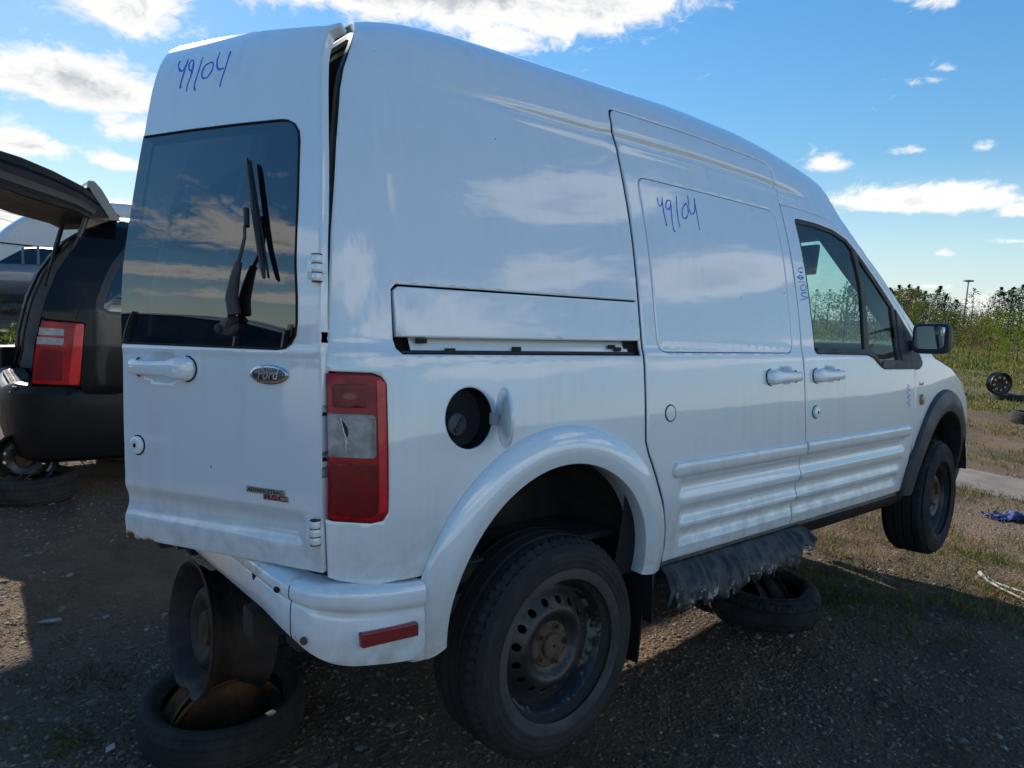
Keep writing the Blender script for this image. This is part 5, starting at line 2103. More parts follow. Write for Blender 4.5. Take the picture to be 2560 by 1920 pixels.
def road_wheel(name, parent, loc, rot=None, big=True):
    w = bpy.data.objects.new(name, None)
    COL.objects.link(w)
    w.parent = parent
    w.location = loc
    if rot:
        w.rotation_euler = rot
    link('tyre', tyre_mesh(.322, .205, .196, 248 if big else 120, lug=62, deep=.008), w, TREAD if big else RUBBER)
    sw_ = MB()
    sw_.lathe([(.205, -.1075), (.234, -.1142), (.240, -.1146), (.2425, -.1166), (.245, -.1148), (.258, -.1150), (.2605, -.1166), (.263, -.1148), (.272, -.1144), (.274, -.1158), (.277, -.1136), (.286, -.1100)], 120)
    # sidewall ring, smoother and greyer than the tread
    sw_.build('sidewall', RUBBERDUST if big else RUBBER, w)
    sc_ = MB(); sc_.lathe([(.2055, -.1082), (.212, -.1112), (.226, -.1148), (.236, -.1152)], 96)
    sc_.build('sidewall_scuff', simple('scuffed_sidewall', (.075, .070, .064), .9, col2=(.035, .033, .031), vscale=6, bump=.3, bscale=150) if big else RUBBER, w)
    link('rim', rim_barrel_mesh(.2, .172, 84), w, CORRODED if big else BLACKSTEEL)
    ring = MB(); ring.lathe([(.198, -.0868), (.2015, -.0885), (.2060, -.0875), (.2068, -.0845)], 96)
    ring.build('rim_lip', ALU if big else BLACKSTEEL, w)
    hp = _dense([(0., -.052), (.034, -.052), (.062, -.050), (.078, -.056), (.094, -.072), (.108, -.075), (.120, -.068), (.140, -.054), (.160, -.040), (.180, -.034)], 5)
    wheel_disc(w, .176, hp, 16, .134, .0115, BLACKSTEEL)
    hub = MB()
    hub.lathe([(.068, -.0505), (.064, -.055), (.036, -.057), (.034, -.068), (.026, -.072), (.004, -.073)], 40)
    hub.build('hub', RUSTLIGHT if big else RUST, w)
    dr_ = MB(); dr_.lathe([(.004, -.012), (.13, -.012), (.135, -.005), (.135, .07), (.004, .07)], 36)
    dr_.build('brake_drum', LINER, w)
    for k in range(5):
        a = 2 * PI * k / 5 + .3
        st_ = MB()
        st_.lathe([(.001, -.076), (.0055, -.075), (.006, -.06), (.0105, -.06), (.0105, -.050)], 8, c=(.054 * math.cos(a), 0, .054 * math.sin(a)))
        st_.build('wheel_stud', RUST, w)
    return w


rear_wheel = road_wheel('rear_wheel', van, (0, -.783, .728), (0, R(18), 0), True)
front_wheel = road_wheel('front_wheel', van, (2.912, -.765, .784), (0, R(4), R(5)), False)
for x, z in ((0, .728), (2.912, .784)):
    w = copy_tree(rear_wheel if x == 0 else front_wheel, van)
    w.location = (x, .783 if x == 0 else .765, z)
    w.rotation_euler = (0, 0, PI)


def flat_tyre(label, loc, Ro, W, ri, rimmed=True, tilt=(0, 0), rz=0.0, lug=56, mat=RUBBERDUST, rimmat=RUST, group='loose tyres on the ground', bowl=True):
    """tyre with its wheel lying flat"""
    t = thing('loose_tyre', label, 'tyre', loc, rz, group)
    inner = bpy.data.objects.new('tyre_body', tyre_mesh(Ro, W, ri, 150, lug=lug, bulge=.008, deep=.010))
    COL.objects.link(inner)
    inner.parent = t
    inner.data.materials.append(mat)
    inner.matrix_local = Matrix.Translation((0, 0, W / 2 + .008)) @ Matrix.Rotation(tilt[0], 4, 'X') @ Matrix.Rotation(tilt[1], 4, 'Y') @ Matrix.Rotation(-PI / 2, 4, 'X')
    if rimmed:
        rm_ = bpy.data.objects.new('rim', rim_barrel_mesh(ri - .004, W * .98, 64, dent=.02))
        COL.objects.link(rm_); rm_.parent = t
        rm_.data.materials.append(rimmat)
        rm_.matrix_local = inner.matrix_local.copy()
        ds = MB()
        h0 = .0
        ds.lathe([(ri - .014, .034), (ri - .020, .004), (ri - .034, -.010), (ri - .050, -.004), (ri * .66, .016), (ri * .5, .024), (ri * .3, .026), (.003, .026)], 56, 'Y')
        d_ = ds.build('wheel_disc', rimmat, t)
        d_.matrix_local = Matrix.Translation((0, 0, .022)) @ inner.matrix_local @ Matrix.Rotation(PI, 4, 'X')
    return t


def standing_rim(label, centre, axis, Rr, W, lean, mat, group='bare wheel rims used as stands', dent=.03, holes=0):
    """bare steel wheel on edge; its local -y points along axis"""
    t = thing('bare_wheel_rim', label, 'wheel rim', centre, 0, group)
    ax_ = Vector(axis).normalized()
    yv = -ax_
    zv = Vector((0, 0, 1)); zv = (zv - yv * zv.dot(yv)).normalized()
    xv = yv.cross(zv)
    Mr = Matrix((xv, yv, zv)).transposed()
    Mr = Matrix.Rotation(lean, 3, Vector((RIGHT.y, -RIGHT.x, 0))) @ Mr
    # base of the thing is its lowest point
    t.location = Vector(centre) - Vector((0, 0, Rr))
    ml = Matrix.Translation((0, 0, Rr)) @ Mr.to_4x4()
    b_ = bpy.data.objects.new('barrel', rim_barrel_mesh(Rr - .006, W, 84, dent=dent))
    COL.objects.link(b_); b_.parent = t; b_.matrix_local = ml
    b_.data.materials.append(mat)
    hp = _dense([(0., -.040), (.05, -.042), (.075, -.056), (.11, -.072), (.135, -.064), (.16, -.032), (Rr - .042, -.018)], 4)
    d_ = wheel_disc(t, Rr - .044, hp, holes if holes else 10, (Rr - .044) * .78, .013, mat)
    d_.matrix_local = ml
    c_ = MB(); c_.lathe([(.062, -.048), (.055, -.064), (.03, -.066), (.003, -.066)], 24)
    cc = c_.build('centre_cap_seat', RUST, t)
    cc.matrix_local = ml
    return t


flat_tyre('worn tyre lying flat with a rusty rim under the van rear bumper', (-.60, .185, 0), .285, .135, .213, tilt=(R(1), R(-1)), lug=50)
standing_rim('dark bare steel rim on edge, propping up the van rear', (-.615, .165, .408), (-.993, -.02, 0), .240, .225, R(-7), OLDSTEEL, holes=12)
flat_tyre('worn tyre lying flat under the middle of the white van', (2.06, -.40, 0), .295, .165, .20, rz=1.0, lug=64, mat=RUBBER, rimmat=OLDSTEEL)
standing_rim('rusty bare rim on edge under the white van torn skirt', (2.03, -.36, .44), (.5, -.86, 0), .225, .18, R(3), RUST)
# props on the far side, carrying the left of the van
flat_tyre('worn tyre lying flat under the far rear corner of the white van', (-.25, .72, 0), .29, .15, .205, rz=.4, mat=RUBBER)
standing_rim('bare rim on edge under the far rear corner of the white van', (-.25, .70, .37), (.2, 1, 0), .215, .18, 0, RUST)
flat_tyre('worn tyre lying flat under the far front of the white van', (2.1, .62, 0), .29, .16, .205, rz=1.4, mat=RUBBER)
standing_rim('bare rim on edge under the far front of the white van', (2.1, .62, .36), (.3, 1, 0), .21, .18, 0, RUST)
# ================================================================== the black minivan with its tailgate up
mini = thing('minivan', 'black minivan with open tailgate and red tail lamps, beside the white van', 'minivan', (0, 0, 0))
YM = 3.45
YC = 4.40


def my(z):
    return lerp_tab([(.2, .05), (.5, .012), (.85, 0), (1.15, .004), (1.40, .028), (1.60, .085), (1.80, .150), (1.95, .215), (2.04, .285), (2.09, .36), (2.13, .50)], z)


def mini_side(sgn=1, off=0.0):
    def P(x, z):
        y = my(z)
        d = 0.
        if x < -.40:
            d = .16 * ((-.40 - x) / .6) ** 2
        if x > 3.0:
            d = .18 * ((x - 3.0) / 1.1) ** 2
        # soft bulge round the rear corner
        yy = YM + y + d - off
        return (x, yy if sgn > 0 else 2 * YC - yy, z)
    return P


MS = mini_side()
d_edge = [(-.600, .80), (-.625, .862), (-.588, 1.318), (-.845, 1.338), (-.815, 1.461), (-.735, 1.675), (-.645, 1.825), (-.545, 1.960), (-.435, 2.048), (-.36, 2.085)]
roofl = [(-.2, 2.105), (.3, 2.125), (1.4, 2.125), (2.0, 2.10), (2.3, 2.06)]
front = [(2.7, 1.83), (3.05, 1.56), (3.5, 1.46), (3.9, 1.33), (4.08, 1.1), (4.1, .75), (4.05, .55)]
ax_r, ax_f, wz = .18, 3.26, .66
def arcz(cx, cz, r_, a0, a1, n=18):
    return [(cx + r_ * math.cos(R(a0 + (a1 - a0) * i / n)), cz + r_ * math.sin(R(a0 + (a1 - a0) * i / n))) for i in range(n + 1)]
side_poly = d_edge + roofl + front + arcz(ax_f, wz, .38, -20, 200) + arcz(ax_r, wz, .38, -20, 200) + [(-.20, .50), (-.36, .79)]
qwin = [(.95, 1.90), (.3, 1.925), (-.10, 1.915), (-.26, 1.86), (-.345, 1.747), (-.405, 1.626), (-.462, 1.475), (-.468, 1.43), (-.440, 1.408), (-.30, 1.402), (.95, 1.41)]
swin = [(1.05, 1.90), (1.9, 1.885), (1.95, 1.42), (1.05, 1.41)]
fwin = [(2.05, 1.87), (2.25, 1.83), (2.86, 1.47), (2.05, 1.43)]
for sg_ in (1, -1):
    nm = 'body_side' if sg_ > 0 else 'body_side'
    panel(nm, side_poly, mini_side(sg_), BLACKPAINT, mini, holes=[qwin, swin, fwin], step=(.05, .03), edge=.006, roll=.004, thick=.05, flip=sg_ < 0)
    for w_ in (qwin, swin, fwin):
        panel('side_window', offset_poly(w_, -.01), mini_side(sg_, -.012), glass('minivan_privacy_glass', (.05, .055, .06), 1.7, 0, .03), mini, step=(.15, .08), edge=0, no_rim=True, flip=sg_ < 0)
    # dull black moulded surround round the quarter window
    panel('window_surround', offset_poly(qwin, -.05), mini_side(sg_, .0025), simple('dull_black_surround', (.020, .021, .024), .35), mini, holes=[offset_poly(qwin, .001)], step=(.08, .06), edge=.004, flip=sg_ < 0)
# seam under the D pillar and the horizontal one by the bumper
cr_ = MB()
cr_.tube([mini_side(1, .001)(x, z) for x, z in ((-.645, 1.335), (-.62, 1.40), (-.585, 1.50))], .0018, 5)
cr_.tube([mini_side(1, .001)(x, z) for x, z in ((-.595, .80), (-.56, .787), (-.36, .776), (.0, .775))], .0022, 5)
cr_.build('panel_seam', HOLE, mini)
# roof
re = [MS(x, z) for x, z in [(-.36, 2.085)] + roofl]
rv, rf_ = [], []
nR = 12
for q in re:
    for k in range(nR + 1):
        t = k / nR
        rv.append((q[0], q[1] + (2 * YC - 2 * q[1]) * t, q[2] + .05 * (1 - (2 * t - 1) ** 2)))
for i in range(len(re) - 1):
    for k in range(nR):
        a = i * (nR + 1) + k
        rf_.append((a, a + 1, a + nR + 2, a + nR + 1))
MB().add(rv, rf_).build('roof', BLACKPAINT, mini)
fe = [MS(x, z) for x, z in [(2.3, 2.06), (2.7, 1.83), (3.05, 1.56)]]
def across(edge, cx, cz, n=12):
    v, f = [], []
    for q in edge:
        for k in range(n + 1):
            t = k / n; u = 1 - (2 * t - 1) ** 2
            v.append((q[0] + cx * u, q[1] + (2 * YC - 2 * q[1]) * t, q[2] + cz * u))
    for i in range(len(edge) - 1):
        for k in range(n):
            a = i * (n + 1) + k
            f.append((a, a + 1, a + n + 2, a + n + 1))
    return v, f
MB().add(*across(fe, .22, .05)).build('windscreen', glass('minivan_privacy_glass', (.05, .055, .06), 1.7), mini)
fe = [MS(x, z) for x, z in [(3.05, 1.56), (3.5, 1.46), (3.9, 1.33), (4.08, 1.1), (4.1, .75), (4.05, .50)]]
MB().add(*across(fe, .22, .04)).build('bonnet', BLACKPAINT, mini)
# rear opening: painted flange, seals and grey trim on both pillars
edge_in = [(-.93, .86), (-.90, 1.0), (-.885, 1.15)] + [(-.845, 1.338), (-.815, 1.461), (-.735, 1.675), (-.645, 1.825), (-.545, 1.960), (-.435, 2.048), (-.36, 2.085)]
TRIMGREY = simple('minivan_grey_trim', (.13, .13, .135), .8, var=.15)
for sg_ in (1, -1):
    P_ = mini_side(sg_, 0)
    rows = []
    for (x, z) in edge_in:
        q = P_(x, z)
        i_ = 1 if sg_ > 0 else -1
        rows.append([(q[0], q[1], q[2]), (q[0] + .02, q[1] + i_ * .035, q[2] - .004), (q[0] + .05, q[1] + i_ * .09, q[2] - .015), (q[0] + .10, q[1] + i_ * .13, q[2] - .03), (q[0] + .5, q[1] + i_ * .15, q[2] - .05)])
    def stripmesh(a, b):
        v, f = [], []
        for r_ in rows:
            v += r_[a:b + 1]
        m2 = b - a + 1
        for i in range(len(rows) - 1):
            for k in range(m2 - 1):
                f.append((i * m2 + k, i * m2 + k + 1, (i + 1) * m2 + k + 1, (i + 1) * m2 + k))
        return v, f
    MB().add(*stripmesh(0, 2)).build('door_flange', BLACKPAINT, mini, sharp=60)
    MB().add(*stripmesh(2, 4)).build('pillar_trim', TRIMGREY, mini, sharp=60)
    s_ = MB()
    s_.tube([r_[1] for r_ in rows], .011, 8)
    s_.tube([r_[2] for r_ in rows], .010, 8)
    s_.build('door_seal', DARKTRIM, mini)
ih = MB()
ih.box((1.2, YC, .80), (4.0, 1.70, .04))
ih.box((1.0, YC, 2.03), (2.4, 1.25, .02))
ih.build('cabin_lining', TRIMGREY, mini)
st_ = MB()
for y in (3.95, 4.85):
    st_.box((.55, y, 1.05), (.5, .5, .3), bevel=.06); st_.box((.33, y, 1.35), (.16, .48, .55), rot=Matrix.Rotation(R(-12), 3, 'Y'), bevel=.05)
st_.build('rear_seats', simple('minivan_seat', (.04, .04, .045), .95), mini)

# tail lamps
def m_lamp(sgn):
    f = [(-.842, 1.328), (-.592, 1.314), (-.630, .868), (-.905, .880), (-.900, 1.0), (-.880, 1.15)]
    lp = panel('tail_lamp', f, mini_side(sgn, .010), REDLENS, mini, step=(.04, .04), edge=.01, roll=.008, thick=.08, flip=sgn < 0)
    if sgn > 0:
        panel('outer_lens', [(-.645, 1.312), (-.597, 1.308), (-.636, .872), (-.700, .874)], mini_side(sgn, .013), REDBRIGHT, lp, step=(.04, .05), edge=.003)
        panel('lower_lens', [(-.845, 1.13), (-.72, 1.125), (-.735, .905), (-.885, .905), (-.88, 1.02)], mini_side(sgn, .0125), REDDARK, lp, step=(.04, .05), edge=.003)
        for z0 in (1.252, 1.187):
            lw = panel('reverse_lens', [(-.855 - (1.252 - z0) * .2, z0 + .026), (-.712 - (1.252 - z0) * .15, z0 + .019), (-.716 - (1.252 - z0) * .15, z0 - .030), (-.862 - (1.252 - z0) * .2, z0 - .026)], mini_side(sgn, .014), CLEARLENS, lp, step=(.04, .03), edge=.003)
            rb = MB()
            for k in range(6):
                x = -.758 + k * .008
                rb.tube([mini_side(1, .0165)(x, z0 + .018), mini_side(1, .0165)(x - .006, z0 - .026)], .002, 4)
            rb.build('lens_ribs', simple('lens_rib_blue_grey', (.30, .34, .42), .3), lw)


m_lamp(1)
m_lamp(-1)
# bumper with treaded step
bp_ = [(-.20, 3.445), (-.45, 3.455), (-.65, 3.475), (-.80, 3.51), (-.92, 3.58), (-1.00, 3.69), (-1.04, 3.82), (-1.06, 4.0), (-1.07, 4.4)]
bp_ += [(x, 2 * YC - y) for x, y in bp_[::-1][1:]]
bd = _dense(bp_, 4)
v, f = [], []
cs2 = [(-.10, .862, 0), (-.045, .856, 0), (-.012, .835, 0), (0, .80, 0), (.003, .70, 0), (-.004, .55, 0), (-.012, .44, 0), (-.04, .33, 0), (-.09, .295, 0)]
for i, (x, y) in enumerate(bd):
    a = bd[max(i - 1, 0)]; b = bd[min(i + 1, len(bd) - 1)]
    tx, ty = b[0] - a[0], b[1] - a[1]; L = math.hypot(tx, ty)
    ox, oy = -ty / L, tx / L
    if ox * (x - .5) + oy * (y - YC) < 0:
        ox, oy = -ox, -oy
    kq = sm(.30, .60, abs(y - YC) / .95)
    for (o_, z, _) in cs2:
        zz = z - (.045 * (1 - kq) if z > .78 else 0) - (.0 if z > .5 else -.02 * (1 - kq))
        # corners are carried up to the lamps
        if z > .8:
            zz -= .09 * sm(-.55, -.95, x) * sm(.55, .9, abs(y - YC) / .95) * (1 if o_ > -.02 else .0)
        v.append((x + ox * o_, y + oy * o_, zz))
m2 = len(cs2)
for i in range(len(bd) - 1):
    for k in range(m2 - 1):
        f.append((i * m2 + k, (i + 1) * m2 + k, (i + 1) * m2 + k + 1, i * m2 + k + 1))
MBUMP = simple('bumper_black', (.006, .0065, .0075), .5, var=.25, vscale=9, bump=.2, bscale=160, spec=.3)
MB().add(v, f).build('rear_bumper', MBUMP, mini, sharp=32)
ce = MB(); ce.box((-.93, 5.24, .90), (.20, .12, .24), rot=R(20), bevel=.03)
ce.build('bumper_corner', MBUMP, mini)
sp = MB()
sp.box((-.93, YC, .826), (.16, 1.36, .03), bevel=.01)
step = sp.build('step_pad', simple('step_pad_plastic', (.040, .040, .043), .75, var=.2, spec=.2), mini)
rb = MB()
for r_ in range(4):
    for k in range(62):
        y = YC - .64 + k * .0205
        rb.box((-.985 + r_ * .035, y, .843), (.022, .010, .006))
rb.build('tread_pattern', simple('step_pad_plastic', (.085, .085, .09), .5), step, smooth=False)
# tailgate
out_c = [(-.335, 2.105), (-.45, 2.20), (-.56, 2.285), (-.74, 2.365), (-.92, 2.425), (-1.10, 2.465), (-1.35, 2.50), (-1.62, 2.505), (-1.74, 2.47)]
in_c = [(-.42, 2.085), (-.52, 2.07), (-.62, 2.115), (-.74, 2.14), (-.90, 2.175), (-1.10, 2.235), (-1.35, 2.30), (-1.60, 2.37), (-1.72, 2.40)]
v, f = [], []
nw = 14
for (a, b) in zip(out_c, in_c):
    for (q, kind) in ((a, 0), (b, 1)):
        for k in range(nw + 1):
            t = k / nw
            wy = .80 - .04 * max(0, (-.9 - q[0])) ** 1
            u = 1 - (2 * t - 1) ** 2
            v.append((q[0] - .02 * u, YC - wy + 2 * wy * t, q[1] + (.055 * u if kind == 0 else .04 * u)))
nn_ = nw + 1
for i in range(len(out_c) - 1):
    for kind in (0, 1):
        for k in range(nw):
            a = (i * 2 + kind) * nn_ + k
            f.append((a, a + 1, a + 2 * nn_ + 1, a + 2 * nn_))
    for k in (0, nw):
        a = (i * 2) * nn_ + k
        f.append((a, a + nn_, a + 3 * nn_, a + 2 * nn_))
e = (len(out_c) - 1) * 2 * nn_
for k in range(nw):
    f.append((e + k, e + k + 1, e + nn_ + k + 1, e + nn_ + k))
gate = MB().add(v, f).build('tailgate', simple('tailgate_black', (.008, .008, .009), .5, var=.2, spec=.25), mini, sharp=40)
# the edge of the tailgate: skin rolling over, dark return, grey trim, dark lining
for nm_, t0, t1, i0_, i1_, ma_ in (('skin_edge', -.02, .30, .09, .0, BLACKPAINT), ('grey_trim', .54, .76, -.012, -.008, simple('tailgate_trim', (.060, .056, .052), .7)), ('lower_return', .78, 1.02, -.006, .05, simple('tailgate_lining', (.016, .014, .013), .8))):
    tv, tf = [], []
    for (a, b) in zip(out_c[1:-1], in_c[1:-1]):
        y0 = YC - .80 + .04 * max(0, -.9 - a[0]) - .004
        for k in range(5):
            w_ = k / 4
            t = t0 + (t1 - t0) * w_
            tv.append((a[0] + (b[0] - a[0]) * t, y0 + i0_ * (1 - w_) ** 2 + i1_ * w_ ** 2 - .002, a[1] + (b[1] - a[1]) * t + (.012 * (1 - w_) if nm_ == 'skin_edge' else 0)))
    for i in range(len(tv) // 5 - 1):
        for k in range(4):
            tf.append((i * 5 + k, i * 5 + k + 1, (i + 1) * 5 + k + 1, (i + 1) * 5 + k))
    MB().add(tv, tf).build(nm_, ma_, gate, sharp=60)
wv, wf = [], []
for i in range(3, 7):
    for k in (2, nw - 2):
        q = v[(i * 2) * nn_ + k]
        wv.append((q[0], q[1], q[2] + .004))
for i in range(3):
    wf.append((2 * i, 2 * i + 1, 2 * i + 3, 2 * i + 2))
MB().add(wv, wf).build('tailgate_window', glass('minivan_privacy_glass', (.05, .055, .06), 1.7), gate)
# spoiler standing up at the hinge, with its silver end
spv = MB()
prof_s = [(-.335, 2.075), (-.40, 2.19), (-.455, 2.285), (-.50, 2.335), (-.535, 2.335), (-.545, 2.305), (-.50, 2.23), (-.44, 2.14), (-.40, 2.07)]
for y0, y1, nm_, ma_ in ((YC - .80, YC + .80, 'spoiler', BLACKPAINT), (YC - .815, YC - .801, 'spoiler_end', simple('spoiler_end_grey', (.12, .12, .118), .4, coat=.3))):
    s_ = MB()
    k = len(prof_s)
    s_.add([(x, y0, z) for x, z in prof_s] + [(x, y1, z) for x, z in prof_s], [tuple(range(k))] + [tuple(range(2 * k - 1, k - 1, -1))] + [(i, (i + 1) % k, k + (i + 1) % k, k + i) for i in range(k)])
    s_.build(nm_, ma_, gate, sharp=30)
# tailgate fittings by the lock
lt = MB()
for k, z in enumerate((2.56, 2.60, 2.64)):
    lt.sphere((-1.15 - .012 * k, YC - .55, z), .022, 8, 6)
lt.tube([(-1.15, YC - .55, 2.49), (-1.17, YC - .55, 2.64)], .013, 8)
lt.build('wiper_stub', DARKTRIM, gate)
# gas struts
for y, a, b in ((3.72, (-.515, 2.15), (-.625, 1.80)), (5.08, (-.505, 2.225), (-.68, 1.56))):
    s_ = MB()
    A_ = Vector((a[0], y, a[1])); B_ = Vector((b[0], y, b[1]))
    s_.tube([A_, A_ + (B_ - A_) * .62], .020, 10)
    s_.tube([A_ + (B_ - A_) * .60, B_], .012, 8)
    s_.build('gas_strut', simple('strut_grey', (.035, .035, .04), .45), mini)
ch = MB(); ch.box((1.5, YC, .55), (4.6, 1.5, .12)); ch.box((1.5, YC, .48), (4.6, .9, .1)); ch.build('underbody', LINER, mini)
for x in (ax_r, ax_f):
    for sg_ in (1, -1):
        w_ = MB()
        w_.lathe([(.20, -.10), (.26, -.11), (.31, -.09), (.325, -.05), (.325, .05), (.31, .09), (.20, .10)], 36, c=(x, YM + .14 if sg_ > 0 else 2 * YC - YM - .14, wz - .03))
        w_.lathe([(.20, -.09), (.16, -.05), (.05, -.06), (.005, -.06)], 30, c=(x, YM + .14 if sg_ > 0 else 2 * YC - YM - .14, wz - .03), M=None if sg_ > 0 else Matrix.Scale(-1, 3, (0, 1, 0)))
        w_.build('wheel', RUBBER, mini)
# what it stands on
flat_tyre('worn tyre lying flat under the black minivan rear bumper', (-.92, 3.80, 0), .31, .17, .205, rz=.7, rimmat=OLDSTEEL)
standing_rim('black bare rim with round holes, on top of the minivan tyre', (-.93, 3.82, .30), (-.25, -.95, 0), .205, .16, 0, BLACKSTEEL, holes=12, dent=0)

for x, y, wh in ((3.3, 3.95, 'near front'), (3.3, 4.85, 'far front'), (-.1, 4.95, 'far rear')):
    h_ = .44 - gz(x, y)
    b_ = MB(); b_.lathe([(.18, 0), (.23, .01), (.23, h_ * .48), (.19, h_ * .5), (.23, h_ * .52), (.23, h_ - .01), (.18, h_), (.05, h_)], 28, 'Z')
    o = b_.build('rim_stack', RUST); o.location = (x, y, gz(x, y))
    tag(o, 'rusty stacked rims under the ' + wh + ' of the black minivan', 'wheel rim', 'stacks under the minivan')
# ================================================================== background
def dir_pt(az, el, dist):
    return Vector((CAM_POS.x + dist * math.cos(R(az)), CAM_POS.y + dist * math.sin(R(az)), 1.6 + dist * math.tan(R(el))))


LEAF = {'pine': [leafy('pine_dark', (.020, .034, .016), (.030, .046, .018), 1.2, .25), leafy('pine_mid', (.034, .054, .022), (.045, .060, .025), 1.2, .25)],
        'birch': [leafy('birch_green', (.060, .085, .022), (.085, .10, .026), 1.5), leafy('birch_olive', (.095, .10, .026), (.12, .115, .03), 1.5)],
        'yellow': [leafy('bush_bright', (.085, .13, .022), (.11, .145, .026)), leafy('bush_lime', (.12, .155, .03), (.095, .12, .025))],
        'rust': [leafy('bush_rust', (.17, .085, .035), (.13, .08, .035)), leafy('bush_brown', (.12, .085, .04), (.15, .11, .05))],
        'green': [leafy('shrub_green', (.036, .065, .018), (.05, .08, .022)), leafy('shrub_deep', (.026, .048, .015), (.038, .062, .019))]}
BARK = simple('bark', (.085, .07, .055), .95, var=.4, vscale=6)


def tree(name, label, base, h, w, kind, seed, n=1500, group=None, low=.12):
    r_ = np.random.default_rng(seed)
    t = thing(name, label, 'tree' if name.endswith('tree') else 'shrub', tuple(base), 0, group)
    mb = MB()
    trunk_r = h * .018 + .02
    lean = r_.uniform(-.03, .03, 2) * h
    pts = [(lean[0] * q * q, lean[1] * q * q, h * q * .95 - .3 * (q == 0)) for q in (0, .2, .45, .7, 1.0)]
    mb.tube(pts, [trunk_r, trunk_r * .8, trunk_r * .55, trunk_r * .3, trunk_r * .08], 6)
    clumps = []
    if kind == 'pine':
        nl = 15
        for i in range(nl):
            q = low + (1 - low) * (i / (nl - 1)) ** .9
            rad = w / 2 * 1.45 * (1 - q) ** .58 * r_.uniform(.70, 1.15) + .12
            nb = 9
            for k in range(nb):
                a = r_.uniform(0, 6.283)
                rr = rad * r_.uniform(.45, 1.25)
                c = np.array([lean[0] * q + rr * math.cos(a) * .55, lean[1] * q + rr * math.sin(a) * .55, h * q - rr * .22 + r_.uniform(-.03, .03) * h])
                clumps.append((c, rr * .58 + .12, .55))
                if i % 2 == 0 and k < 3:
                    mb.tube([(lean[0] * q, lean[1] * q, h * q), tuple(c)], [trunk_r * .25, trunk_r * .06], 4)
    else:
        nc = 34 if h > 3 else 22
        for _ in range(nc):
            q = low + (1 - low) * r_.random() ** .85
            env = math.sin(PI * min(1, (q - low) / (1 - low) * .86 + .14)) ** .6
            a = r_.uniform(0, 6.283); rr = w * .62 * env * math.sqrt(r_.random())
            c = np.array([lean[0] * q + rr * math.cos(a), lean[1] * q + rr * math.sin(a), h * q])
            clumps.append((c, w * r_.uniform(.09, .19) + .05, .85))
            if r_.random() < .5:
                mb.tube([(lean[0] * q * .6, lean[1] * q * .6, h * q * .6), tuple(c)], [trunk_r * .35, trunk_r * .08], 4)
    mb.build('trunk', BARK, t)
    m_ = max(1, n // len(clumps))
    V, F, Mi = [], [], []
    k0 = 0
    ls = (.035 * h + .06) * (.55 if kind == 'pine' else .50)
    for (c, rr, fl) in clumps:
        tone = int(r_.random() < .5)
        for _ in range(m_):
            d = r_.normal(0, 1, 3); d /= np.linalg.norm(d)
            q = c + d * rr * r_.random() ** .45 * np.array([1, 1, fl])
            u = r_.normal(0, 1, 3); u /= np.linalg.norm(u)
            v = np.cross(u, r_.normal(0, 1, 3)); v /= np.linalg.norm(v)
            s = ls * r_.uniform(.5, 1.2)
            if kind == 'pine':
                u = u * s * 1.1; v = v * s * .38
            else:
                u = u * s * .7; v = v * s * .5
            V += [q - u, q - v, q + u, q + v]
            F.append((k0, k0 + 1, k0 + 2, k0 + 3)); k0 += 4
            Mi.append(tone if r_.random() < .8 else 1 - tone)
    o = from_arrays('crown', np.array(V), np.array(F), LEAF[kind], Mi)
    o.parent = t
    return t


tid = 100
def T(az, el, dist, w, kind, label, name='forest_tree', group='trees beyond the field', n=2200, low=.06):
    global tid
    tid += 1
    q = dir_pt(az, 0, dist)
    z0 = gz(q.x, q.y)
    top = 1.6 + dist * math.tan(R(el))
    return tree(name, label, (q.x, q.y, z0), max(.5, top - z0), w, kind, tid, n, group, low)


T(22.3, 2.65, 112, 5.5, 'pine', 'dark pine just right of the van windscreen pillar', 'pine_tree')
T(21.65, 2.88, 115, 5.5, 'pine', 'dark pine second from the van windscreen pillar', 'pine_tree')
T(21.1, 2.9, 110, 6, 'pine', 'tall dark pine left of the street lamp', 'pine_tree')
T(20.5, 2.8, 116, 5.5, 'pine', 'dark broad pine behind the street lamp', 'pine_tree')
T(19.95, 2.5, 112, 5.5, 'pine', 'dark lower pine between two taller pines', 'pine_tree')
T(19.25, 2.85, 110, 5.2, 'pine', 'pointed dark pine standing above its neighbours', 'pine_tree')
T(18.75, 2.3, 114, 5, 'pine', 'dark pine on the right slope of the left grove', 'pine_tree')
T(18.1, 2.02, 112, 4.0, 'pine', 'small dark pine at the right end of the left grove', 'pine_tree')
T(17.1, 2.75, 95, 3.6, 'pine', 'thin spindly conifer right of the tall light mast', 'pine_tree', n=420)
T(15.65, 2.9, 108, 6, 'pine', 'dark pine at the left edge of the right grove', 'pine_tree')
T(15.0, 2.95, 112, 6, 'pine', 'dark pine in the middle of the right grove', 'pine_tree')
T(14.35, 3.1, 108, 6, 'pine', 'tallest dark pine at the right edge of the photo', 'pine_tree')
T(13.4, 3.0, 108, 6, 'pine', 'dark pine at the far right of the right grove', 'pine_tree')
T(21.7, 2.35, 82, 4.2, 'birch', 'olive green birch beside the windscreen pillar', 'birch_tree')
T(20.95, 2.55, 80, 4.0, 'birch', 'tall yellowish birch in front of the dark pines', 'birch_tree')
T(20.3, 1.5, 76, 3.6, 'birch', 'short yellow green birch below the street lamp', 'birch_tree')
T(19.6, 1.3, 78, 3.8, 'birch', 'round light green birch under the overhead cable', 'birch_tree')
T(18.45, 1.15, 74, 3.6, 'birch', 'small light green birch above the door mirror', 'birch_tree')
T(17.9, 1.35, 80, 4.0, 'green', 'green leafy tree left of the tall light mast', 'leafy_tree')
